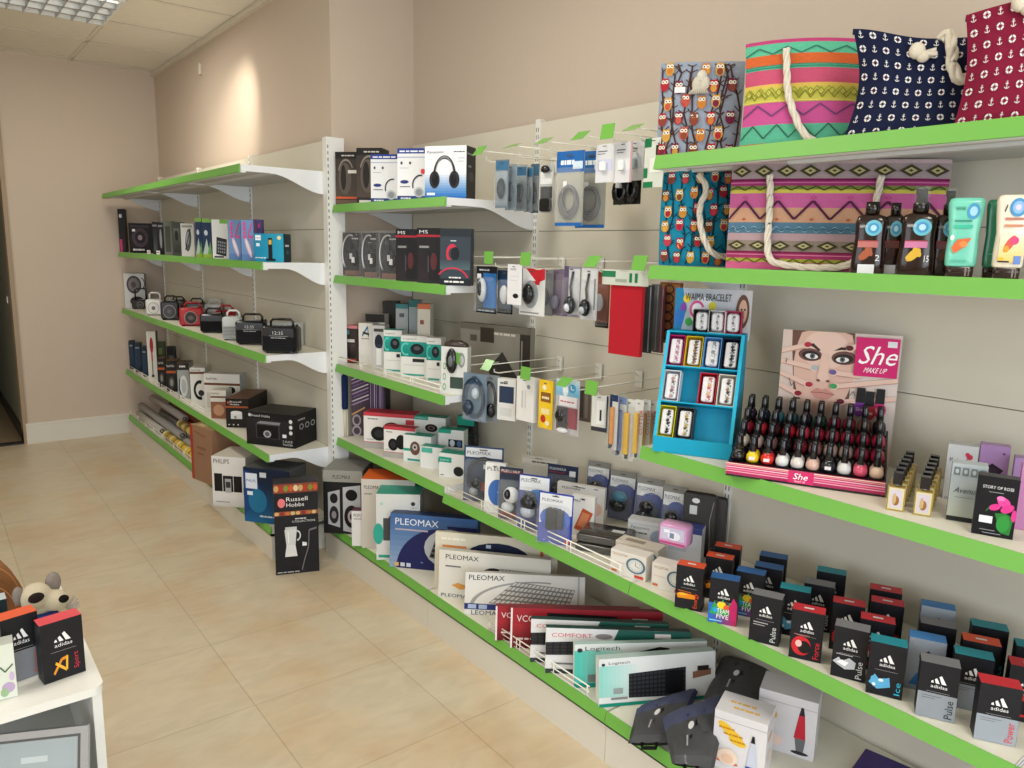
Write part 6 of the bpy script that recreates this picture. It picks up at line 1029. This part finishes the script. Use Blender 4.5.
lotion('mint green lotion bottle standing on its dark cap, with orange leaf art', 941, 977.5, 198, None, '74ccb4', [('e', .72, .83, .22, .1, '4a9cc8'), ('e', .72, .83, .13, .06, 'a4d4e8'), T('HAWAII', .12, .84, .32, .05, '2f6a5c'), ('r', .12, .7, .7, .72, '3a8a74'), ('r', .12, .62, .75, .66, '3fb89a'), ('p', [(.1, .38), (.3, .48), (.75, .5), (.6, .4), (.2, .3)], 'd86a3a'), ('e', .5, .42, .14, .04, 'e88a4a'), ('r', .15, .2, .65, .22, '5ab09a'), ('e', .1, .5, .07, .035, 'e8eeee')])
lotion('darker green lotion bottle half hidden behind the cream one', 979, 1003, 200, None, '2f7a5c', [('r', .1, .3, .8, .32, '4a9a7a')], X=1.66)
lotion('cream lotion bottle standing on its dark cap, with orange and pink flower art', 988.5, 1024, 195, None, 'e8dcc8', [('e', .6, .85, .3, .11, '4a90c0'), ('e', .6, .85, .2, .075, '8ab4e0'), ('e', .6, .85, .1, .035, 'd8c8f0'), ('l', [(.15, .8), (.22, .88)], .03, '2a2a2a'), ('r', .2, .7, .85, .73, 'b87a6a'), ('r', .2, .62, .85, .65, 'c88a6a'), ('g', .1, .2, .95, .52, 'ecc870', 'e8dcc8'), ('e', .45, .42, .22, .07, 'd0604a', 20), ('e', .6, .46, .16, .05, 'd84a7a'), ('e', .35, .36, .1, .04, 'e89a3a'), ('r', .1, .2, .5, .22, '3a2a24'), ('r', .65, .18, .9, .28, '6a8ac8'), ('r', .08, .23, .3, .26, 'e0b83a')])
# ============================================================ tote bags
def owl(x, y, s, c, c2, k=1.0): return [('e', x, y, s*.62, s*.85*k, c), ('e', x, y-s*.25*k, s*.4, s*.5*k, c2), ('p', [(x-s*.55, y+s*.6*k), (x-s*.4, y+s*1.0*k), (x-s*.1, y+s*.75*k)], c), ('p', [(x+s*.55, y+s*.6*k), (x+s*.4, y+s*1.0*k), (x+s*.1, y+s*.75*k)], c), ('e', x-s*.24, y+s*.4*k, s*.25, s*.25*k, 'f0e8d8'), ('e', x+s*.24, y+s*.4*k, s*.25, s*.25*k, 'f0e8d8'), ('e', x-s*.24, y+s*.4*k, s*.1, s*.1*k, '2a1c1a'), ('e', x+s*.24, y+s*.4*k, s*.1, s*.1*k, '2a1c1a'), ('p', [(x-s*.08, y+s*.25*k), (x+s*.08, y+s*.25*k), (x, y+s*.05*k)], 'e0a030')]
def owl_print(seed, k, cols, branch):
    R = random.Random(seed); o = []
    for i in range(9):
        x = .06+.11*i; y = R.uniform(-.05, .1); pts = [(x, y)]; 
        for j in range(6): x += R.uniform(-.06, .06); y += .17*R.uniform(.7, 1.1); pts.append((x, min(y, .98)))
        o.append(('l', [(min(max(a, .02), .98), min(max(b, .02), .98)) for a, b in pts], .013, branch))
        for (a, b) in pts[1:]:
            for sgn in (-1, 1): o.append(('l', [(min(max(a, .03), .97), min(max(b, .03), .95)), (min(max(a+sgn*R.uniform(.04, .09), .02), .98), min(max(b+R.uniform(.02, .07), .02), .97))], .007, branch))
    n = 5
    for i in range(n):
        for j in range(6):
            x = (i+.5+.3*(j % 2)-.15)/n+R.uniform(-.03, .03); y = (j+.5)/6+R.uniform(-.02, .02)
            if .06 < x < .94 and .06 < y < .93: o += owl(x, y, .088, cols[(i*2+j*3) % len(cols)], cols[(i+j+2) % len(cols)], k)
    return o
def anchor(x, y, s, c, k): return [('r', x-s*.07, y-s*.6*k, x+s*.07, y+s*.5*k, c), ('r', x-s*.32, y+s*.22*k, x+s*.32, y+s*.36*k, c), ('a', x, y+s*.62*k, s*.18, s*.18*k, .5, 0, 360, c), ('a', x, y-s*.15*k, s*.55, s*.5*k, .28, 195, 345, c)]
def buoy(x, y, s, c, k, c2): return [('a', x, y, s*.6, s*.6*k, .42, 8+90*q, 82+90*q, c) for q in range(4)]+[('a', x, y, s*.3, s*.3*k, .15, 0, 360, c2)]
def nautical(nx, ny, k, acc):
    o = []
    for j in range(ny):
        for i in range(nx):
            x = (i+.5)/nx; y = (j+.5)/ny
            o += anchor(x, y, .5/nx*.8, 'e8e6e4', k) if (i+j) % 2 else buoy(x, y, .5/nx*.95, 'ecebea', k, acc if (i+j*2) % 3 else 'ecebea')
    return o
def zig(y, a, n, wd, c, x0=0): return ('l', [(x0+i/n, y+(a if i % 2 else -a)) for i in range(n+1)], wd, c)
def diam(y, n, rx, ry, c, c2): return [x for i in range(n) for x in (('p', [((i+.5)/n-rx, y), ((i+.5)/n, y-ry), ((i+.5)/n+rx, y), ((i+.5)/n, y+ry)], c), ('p', [((i+.5)/n-rx*.55, y), ((i+.5)/n, y-ry*.55), ((i+.5)/n+rx*.55, y), ((i+.5)/n, y+ry*.55)], c2), ('p', [((i+.5)/n-rx*.22, y), ((i+.5)/n, y-ry*.22), ((i+.5)/n+rx*.22, y), ((i+.5)/n, y+ry*.22)], c))]
def bag(label, z, xl, xr, ytl, ytr, X, ang, base, ops, th=.05, flare=.0, warp=None, pinch=0, lean=0, shapes=1, fold=None, bot=0, inner='2a2622'):
    p = colX(xl, X, z); w = along(p, (cos(radians(ang)), -sin(radians(ang))), xr); h = hgt(p, ytl)-z
    q = (p[0]+w*cos(radians(ang)), p[1]-w*sin(radians(ang)), z); h2 = hgt(q, ytr)-z
    o = thing('tote_bag', label, 'tote bag', (p[0], p[1], z+.001), ang, None, 'tote bags on the two top shelves', lean)
    def S(u, v, l, s=-1):
        hh = h+(h2-h)*u
        W_ = 1+flare*(v-.5); x = (.5+(u-.5)*W_)*w
        if pinch: x += pinch*w*sin(pi*v)*(1-2*u)
        dz = warp(u, v)*hh if warp else 0
        t = th*(.35+.65*(1-v)**.7)*(1-abs(2*u-1)**3.2)*min(1, (v+.06)*7)**.5
        wr = .0035*sin(11*u+6*v+z*9)*sin(pi*u)*sin(pi*min(1, v*1.1))
        return (x, th*.5+s*(t*.5+wr+l*.0007+(.0011 if l else 0)), hh*v+dz+.001)
    bag.S = S; m = MB(); nu, nv = 26, 30
    for s in (-1, 1):
        for i in range(nu):
            for j in range(nv):
                c = base(((j+.5)/nv)) if callable(base) else base
                f = [S((i+a)/nu, (j+b)/nv, 0, s) for a, b in ((0, 0), (1, 0), (1, 1), (0, 1))]
                m.face(f if s < 0 else f[::-1], c, 'f', True)
    for i in range(nu):
        a, b = S(i/nu, 0, 0, -1), S((i+1)/nu, 0, 0, -1); c, d = S((i+1)/nu, 0, 0, 1), S(i/nu, 0, 0, 1); m.face([d, c, b, a], base(.0) if callable(base) else base, 'f')
        a, b = S(i/nu, 1, 0, -1), S((i+1)/nu, 1, 0, -1); c, d = S((i+1)/nu, 1, 0, 1), S(i/nu, 1, 0, 1); k = .012
        m.face([a, b, (c[0], c[1], c[2]-k), (d[0], d[1], d[2]-k)], inner, 'f')
    for j in range(nv):
        for u in (0, 1):
            a, b = S(u, j/nv, 0, -1), S(u, (j+1)/nv, 0, -1); c, d = S(u, (j+1)/nv, 0, 1), S(u, j/nv, 0, 1); m.face([a, b, c, d] if u else [d, c, b, a], base(j/nv) if callable(base) else base, 'f')
    def mp(u, v, l): return S(min(max(u, .0), 1), min(max(v, .0), 1), 1, -1)
    ops2 = []
    for q_ in ops:   # split long straight pieces so they follow the cloth
        if q_[0] == 'r' and q_[3]-q_[1] > .1:
            n = 26
            for i in range(n): ops2.append(('r', q_[1]+(q_[3]-q_[1])*i/n, q_[2], q_[1]+(q_[3]-q_[1])*(i+1)/n, q_[4], q_[5]))
        else: ops2.append(q_)
    o3 = []
    for q_ in ops2:
        if q_[0] == 'l':
            P_ = [q_[1][0]]
            for (a, b), (c, d) in zip(q_[1], q_[1][1:]):
                k_ = max(1, int(sqrt((c-a)**2+(d-b)**2)/.035)); P_ += [(a+(c-a)*t/k_, b+(d-b)*t/k_) for t in range(1, k_+1)]
            o3.append(('l', P_, q_[2]*1.5, q_[3]))
        else: o3.append(q_)
    ops2 = o3
    def mp2(u, v, l):
        a = S(min(max(u, .0), 1), min(max(v, .0), 1), 1, -1); return (a[0], a[1]-.00004*l, a[2])
    draw(m, mp2, ops2, 'f'); part('cloth_body', m, o); o['_'] = 0; del o['_']
    bag.w, bag.h = w, h; return o
def rope(o, uv, r=.0085, name='rope_handle', off=.012, knot=None):
    m = MB(); S = bag.S; pts = []
    for q in uv:
        u, v = q[:2]; ex = q[2] if len(q) > 2 else off
        a = S(min(max(u, 0), 1), min(v, 1), 0, -1); a = (a[0], a[1]-ex, a[2]+max(0, v-1)*bag.h); pts.append(a)
    m.rope(pts, r, 'e8e0cf')
    if knot:
        for (u, v) in knot: a = S(u, min(v, 1), 0, -1); m.ball((a[0], a[1]-.012, a[2]+max(0, v-1)*bag.h), .016, .014, .017, 'e4dbc8'); m.ball((a[0]+.012, a[1]-.014, a[2]-.012), .013, .011, .013, 'ded4c0')
    part(name, m, o)
OWC = ['b03038', 'c8803a', '7a2f4a', 'd0a050', '8a4a38', 'c05a4a']
o = bag('grey-blue tote bag with an owl and branch print and a pale tassel knot', 1.755, 654, 738, 62, 60, 1.64, 60, '98a2b2', owl_print(3, .9, OWC, '4a3430')+[('r', .2, .68, .33, .74, 'e8e8ea')], th=.05)
m = MB(); S_ = bag.S; a = S_(.52, .84, 0, -1)
m.ball((a[0], a[1]-.01, a[2]), .014, .01, .016, 'd8d2c4'); m.ball((a[0]-.012, a[1]-.012, a[2]-.02), .013, .009, .02, 'cfc8b8'); m.ball((a[0]+.01, a[1]-.012, a[2]-.018), .012, .009, .018, 'd4ccbc')
for k in range(9): m.tube([(a[0], a[1]-.014, a[2]-.01), (a[0]-.03+.006*k, a[1]-.017, a[2]-.045)], .0028, 'cbc3b2', 'f', 5)
part('rope_tassel', m, o)
def str1(v):
    for lim, c in ((.07, 'c85a3c'), (.24, '5fb898'), (.42, 'cc5a98'), (.45, 'd8b04a'), (.58, 'ccc85a'), (.6, 'e0c060'), (.72, 'cc5a78'), (.78, '5fb898'), (.86, 'd86a3a'), (.96, '62c09c'), (2, 'c04a7c')):
        if v < lim: return c
o = bag('wide pink, green and yellow zigzag striped tote bag with rope handle', 1.755, 736, 868, 41, 37, 1.645, 62, str1,
        [zig(.17, .06, 10, .008, '3a6a5a'), zig(.36, .05, 8, .01, '7a4a7a'), zig(.5, .035, 22, .006, '8a8a3a'), zig(.54, .03, 22, .005, 'a4a048'), zig(.9, .03, 9, .008, '3f7a6a'), ('r', 0, .745, 1, .752, '2f8a74'), ('r', 0, .765, 1, .772, '2f8a74'), ('r', 0, .44, 1, .448, 'e8d070')]+diam(.52, 12, .03, .04, '9a9a3e', 'd4cf66'), th=.08, pinch=.02, warp=lambda u, v: .03*sin(pi*u)*v)
rope(o, [(.33, .9), (.345, .7), (.37, .5), (.44, .3, .018), (.52, .14, .02), (.64, .04, .02), (.8, .045, .016)], .0085)
o = bag('navy tote bag with white anchors and lifebuoys', 1.755, 842, 990, 24, 34, 1.625, 62, '1e2440', nautical(11, 8, 1.25, 'c87a9a'), th=.09, pinch=.08, warp=lambda u, v: -.06*(sin(pi*u)**2)*v)
rope(o, [(.62, .98, .0), (.66, 1.03, .006), (.7, .9, .014), (.74, .68, .02), (.82, .55, .024), (.92, .6, .02), (.99, .72, .01)], .0115)
rope(o, [(.46, .84), (.52, .82), (.6, .84)], .009, 'rope_knot', knot=[(.46, .85)])
m = MB()
o = bag('burgundy tote bag with white anchors and lifebuoys, cut by the photo edge', 1.755, 954, 1105, 10, -30, 1.615, 64, '84203c', nautical(11, 8, 1.25, 'd89aac'), th=.085, pinch=.05)
rope(o, [(.34, .95), (.4, .93), (.48, .97)], .010, 'rope_knot', knot=[(.36, .96), (.42, .97)])
o = bag('turquoise tote bag with an owl and branch print under the grey owl bag', 1.467, 658, 728, 172, 168, 1.66, 52, '1f86a4', owl_print(8, .8, ['a82c40', 'c88a3a', '7a4a30', 'c04050', 'd0a850'], '1c3a4a'), th=.07, pinch=-.02)
rope(o, [(.5, .95), (.62, .8, .02), (.55, .6, .03), (.6, .35, .03), (.75, .15, .03), (.98, .1, .02)], .0085)
o.children[0].data.update()
def str2(v):
    for lim, c in ((.05, 'd86a98'), (.11, 'b4b04a'), (.17, 'a83f6a'), (.27, '94867a'), (.32, 'b49aa0'), (.42, '5a8098'), (.55, 'd4a486'), (.69, 'cc68a0'), (.72, 'd0c45a'), (.77, '7e8a46'), (.84, '9c3c70'), (.97, 'a8989a')):
        if v <= lim: return c
    return 'c8b0b4'
D1, D2_ = '4a4630', 'b8b082'
o = bag('long pink, peach and olive aztec striped tote bag with rope handles', 1.467, 722, 940, 160, 158, 1.64, 64, str2,
        [('r', 0, .13, 1, .14, 'd87aa0'), ('r', 0, .155, 1, .165, '7a2450'), ('r', 0, .79, 1, .8, 'd070a4'), ('r', 0, .815, 1, .825, '6a2048'), zig(.545, .085, 12, .009, '5a2f4a'), zig(.37, .025, 36, .005, '9ac0d0'), zig(.37, .018, 36, .004, '2f5a74'), zig(.745, .02, 26, .006, '4a5228'), zig(.08, .02, 26, .006, '5a6228')]+diam(.22, 9, .05, .045, D1, D2_)+diam(.9, 9, .05, .055, D1, D2_)+diam(.46, 6, .012, .012, 'b04a3a', 'd87a4a')+diam(.66, 6, .014, .014, 'b8307a', 'e080b8'), th=.09)
rope(o, [(.2, .86), (.21, .66), (.215, .45), (.22, .22, .016), (.25, .08, .02), (.36, .035, .016), (.5, .03, .014), (.6, .06), (.66, .2), (.69, .5), (.71, .85)], .0085)
# ============================================================ white display table at the lower left
TZ = .58; TX, TY = .244, 1.672; TB = 2.3
t = thing('display_table', 'white laminate open cube table at the bottom left corner', 'table', (-.35, 1.672, 0))
def tb(a, b, c, d, e, f, col='dcdcd8'): m = MB(); m.box(a+.35, b+.35, c-1.672, d-1.672, e, f, col, 'w'); return m
m = MB(); r_ = .022; n = 6; pts = [(-.6, 0), (TX+.35-r_, 0)]+[(TX+.35-r_+r_*sin(radians(90*i/n)), r_-r_*cos(radians(90*i/n))) for i in range(1, n+1)]+[(TX+.35, TB-1.672), (-.6, TB-1.672)]
N = len(pts); m.mesh([(x, y, TZ-.018) for x, y in pts]+[(x, y, TZ) for x, y in pts], [tuple(range(N))[::-1], tuple(range(N, 2*N))]+[(i, (i+1) % N, (i+1) % N+N, i+N) for i in range(N)], 'e4e3dc', 'w'); part('table_top', m, t)
part('side_panel', tb(TX-.022, TX-.004, 1.69, TB-.01, 0, TZ-.018), t); part('side_panel', tb(-.95, -.93, 1.69, TB-.01, 0, TZ-.018), t)
part('back_panel', tb(-.93, TX-.022, TB-.03, TB-.015, .05, TZ-.018, 'c9cdd0'), t); part('lower_shelf', tb(-.93, TX-.022, 1.69, TB-.03, .30, .318), t); part('lower_shelf', tb(-.93, TX-.022, 1.69, TB-.03, .05, .068), t)
cz = TZ
def tbl(label, xl, yl, xr, yr, yt, col, front, top=None, right=None, logo=None, d=.04, name='cologne_box'):
    p = on(xl, yl, cz); q = on(xr, yr, cz); a_ = math.degrees(math.atan2(-(q[1]-p[1]), q[0]-p[0])); w = sqrt((q[0]-p[0])**2+(q[1]-p[1])**2); h = hgt(p, yt)-cz
    m = MB(); m.box(0, w, 0, d, 0, h, col, 'c', top=top or col, right=right or col); draw(m, face_map('front', w, h, d), front)
    if logo: draw(m, face_map('front', w, h, d), LOGO, l0=6)
    return thing(name, label, 'cologne box' if logo else 'perfume box', (p[0], p[1], cz+.0008), a_, m, 'boxes on the white table')
tbl('black cologne box with a coral red top on the corner of the white table', 44.5, 685.5, 86, 671, 627, '1d1c20', art('fitness'), 'd0424c', logo=1)
tbl('black and grey cologne box with orange top on the white table', 6, 686, 42.5, 673, 622, '1b1b1e', [('r', 0, 0, 1, .46, '7f8288'), T('Energy', .78, .06, .16, .34, 'c8503a', 90)], 'd85a34', logo=1)
tbl('white perfume box with pale flowers and green lettering at the photo edge', -24, 707, 18, 696, 653, 'd8dccf', [('e', .8, .2, .16, .1, 'b8a0c0'), ('e', .7, .12, .1, .08, '9ab48a'), ('l', [(.5, .5), (.65, .6), (.75, .5), (.95, .62)], .03, '4a6a44'), ('e', .9, .4, .06, .08, 'c8b0d0')], 'b8bcb4', name='perfume_box')
tbl('dark teal box with a silver lid at the left photo edge', -20, 652, 11, 644, 606, '1c2a30', [('r', 0, .3, 1, .34, '4a6a70'), ('r', .1, .1, .6, .2, '3a545a')], 'b4bcc0', name='perfume_box')
# brown folded wallets, red pouch behind
for i, (x, y, c, hh_, l_) in enumerate(((.075, 2.21, '9a6a45', .13, 'outer'), (.06, 2.14, '86583a', .105, 'inner'))):
    m = MB(); n = 12; pr = [(-.09+.09*2*k/n, hh_*(1-(abs(-1+2*k/n))**2.6)) for k in range(n+1)]
    vs = [(x_, y_, z_) for y_ in (0, .035) for x_, z_ in pr]; N = n+1
    m.mesh(vs, [tuple(range(N))[::-1], tuple(range(N, 2*N))]+[(k, k+1, k+1+N, k+N) for k in range(n)]+[(0, N, 2*N-1, N-1)], c, 'f', False)
    draw(m, lambda u, v, l: (-.09+.18*u, -l*EPS, v*hh_), [('a', .5, .0, .42, .88, .03, 10, 170, 'c08a58')], 'f')
    thing('leather_pouch', 'tan leather arched pouch on the white table, the %s one' % l_, 'pouch', (x, y, cz+.001), -8, m, 'leather pouches')
m = MB(); m.loft([(0, .05, .03), (.02, .06, .035), (.15, .05, .028), (.17, .03, .015)], 'a8242c', 'f', 3, 20)
thing('red_pouch', 'small red fabric pouch behind the leather ones at the photo edge', 'pouch', (.02, 2.265, cz+.001), 0, m)
# plush dog
P = (.172, 1.99, cz); pl = thing('plush_dog', 'cream plush dog with dark eye patches and grey ears on the white table', 'plush toy', P, -12)
def plush(sph, name, col, vox=.004):
    m = MB()
    for c, r in sph: m.ball(c, r[0], r[1], r[2], col, 'f', 20)
    me = m.build(name+'_m'); o = bpy.data.objects.new(name, me); COL.objects.link(o)
    md = o.modifiers.new('r', 'REMESH'); md.mode = 'VOXEL'; md.voxel_size = vox; md.use_smooth_shade = True
    sm = o.modifiers.new('s', 'SMOOTH'); sm.iterations = 8
    me2 = bpy.data.meshes.new_from_object(o.evaluated_get(bpy.context.evaluated_depsgraph_get())); bpy.data.objects.remove(o)
    ca = me2.color_attributes.get('Col') or me2.color_attributes.new('Col', 'FLOAT_COLOR', 'CORNER'); ca.data.foreach_set('color', list(lin(col))*len(me2.loops))
    me2.materials.clear(); me2.materials.append(fin('f'))
    for p in me2.polygons: p.use_smooth = True; p.material_index = 0
    return me2
o = part('plush_body', plush([((0, .02, .03), (.045, .04, .035)), ((.0, .01, .075), (.04, .036, .04)), ((-.012, -.005, .115), (.038, .036, .036)), ((.028, -.022, .095), (.032, .032, .028)), ((-.045, -.01, .02), (.02, .03, .018)), ((.045, -.015, .02), (.02, .032, .018)), ((-.04, -.01, .06), (.014, .03, .016)), ((.042, -.012, .058), (.014, .03, .016))], 'plush_body', 'c9bda4'), pl)
m = MB(); m.ball((-.02, -.034, .122), .02, .01, .014, '2c2320', 'f', 14); part('eye_patch', m, pl); m = MB(); m.ball((.038, -.046, .102), .015, .01, .011, '1d1816', 'f', 14); part('nose', m, pl)
m = MB(); m.ball((.034, .004, .135), .02, .012, .03, '8a8078', 'f', 14); part('ear', m, pl); m = MB(); m.ball((-.05, .004, .125), .014, .012, .026, '8a8078', 'f', 14); part('ear', m, pl)
m = MB(); m.lathe([(.036, .055), (.04, .062), (.036, .07)], 0.005, .0, '2a3f78', 'f', 16); part('scarf', m, pl)
m = MB()
for k in range(14): a = k*2.4; m.tube([(.055, .0, .05), (.07+.012*cos(a), .006*sin(a*2), .055+.014*sin(a)), (.078+.014*cos(a), .01*sin(a*2), .062+.018*sin(a))], .0022, 'b8b0a4', 'f', 5)
part('tassel', m, pl); pl.scale = (.88, .88, .88)
# silver picture frame on the lower shelf, leaning
fp_ = 1.79; z = .319
q = on(3, 775, .33); p = (-.0, 1.71, z); w = .205; h = .19
fr = thing('picture_frame', 'silver picture frame with a grey mat on the lower shelf of the white table', 'picture frame', p, 25, None, lean=16)
m = MB()
for a in ((0, w, 0, .014), (0, w, h-.014, h), (0, .014, .014, h-.014), (w-.014, w, .014, h-.014)): m.box(a[0], a[1], 0, .014, a[2], a[3], 'b9bcc0', 's'); 
for a in ((.014, w-.014, .014, .02), (.014, w-.014, h-.02, h-.014), (.014, .02, .02, h-.02), (w-.02, w-.014, .02, h-.02)): m.box(a[0], a[1], .003, .012, a[2], a[3], '6a6d70', 's')
part('frame', m, fr); m = MB(); m.box(.02, w-.02, .008, .012, .02, h-.02, 'a8b0b2'); draw(m, lambda u, v, l: (.02+u*(w-.04), .008-l*EPS, .02+v*(h-.04)), [('r', .05, .05, .95, .95, 'a2acae'), ('r', .35, .7, .65, .78, 'c0c8ca'), ('e', .85, .35, .06, .05, 'b48a90')]); part('mat', m, fr)
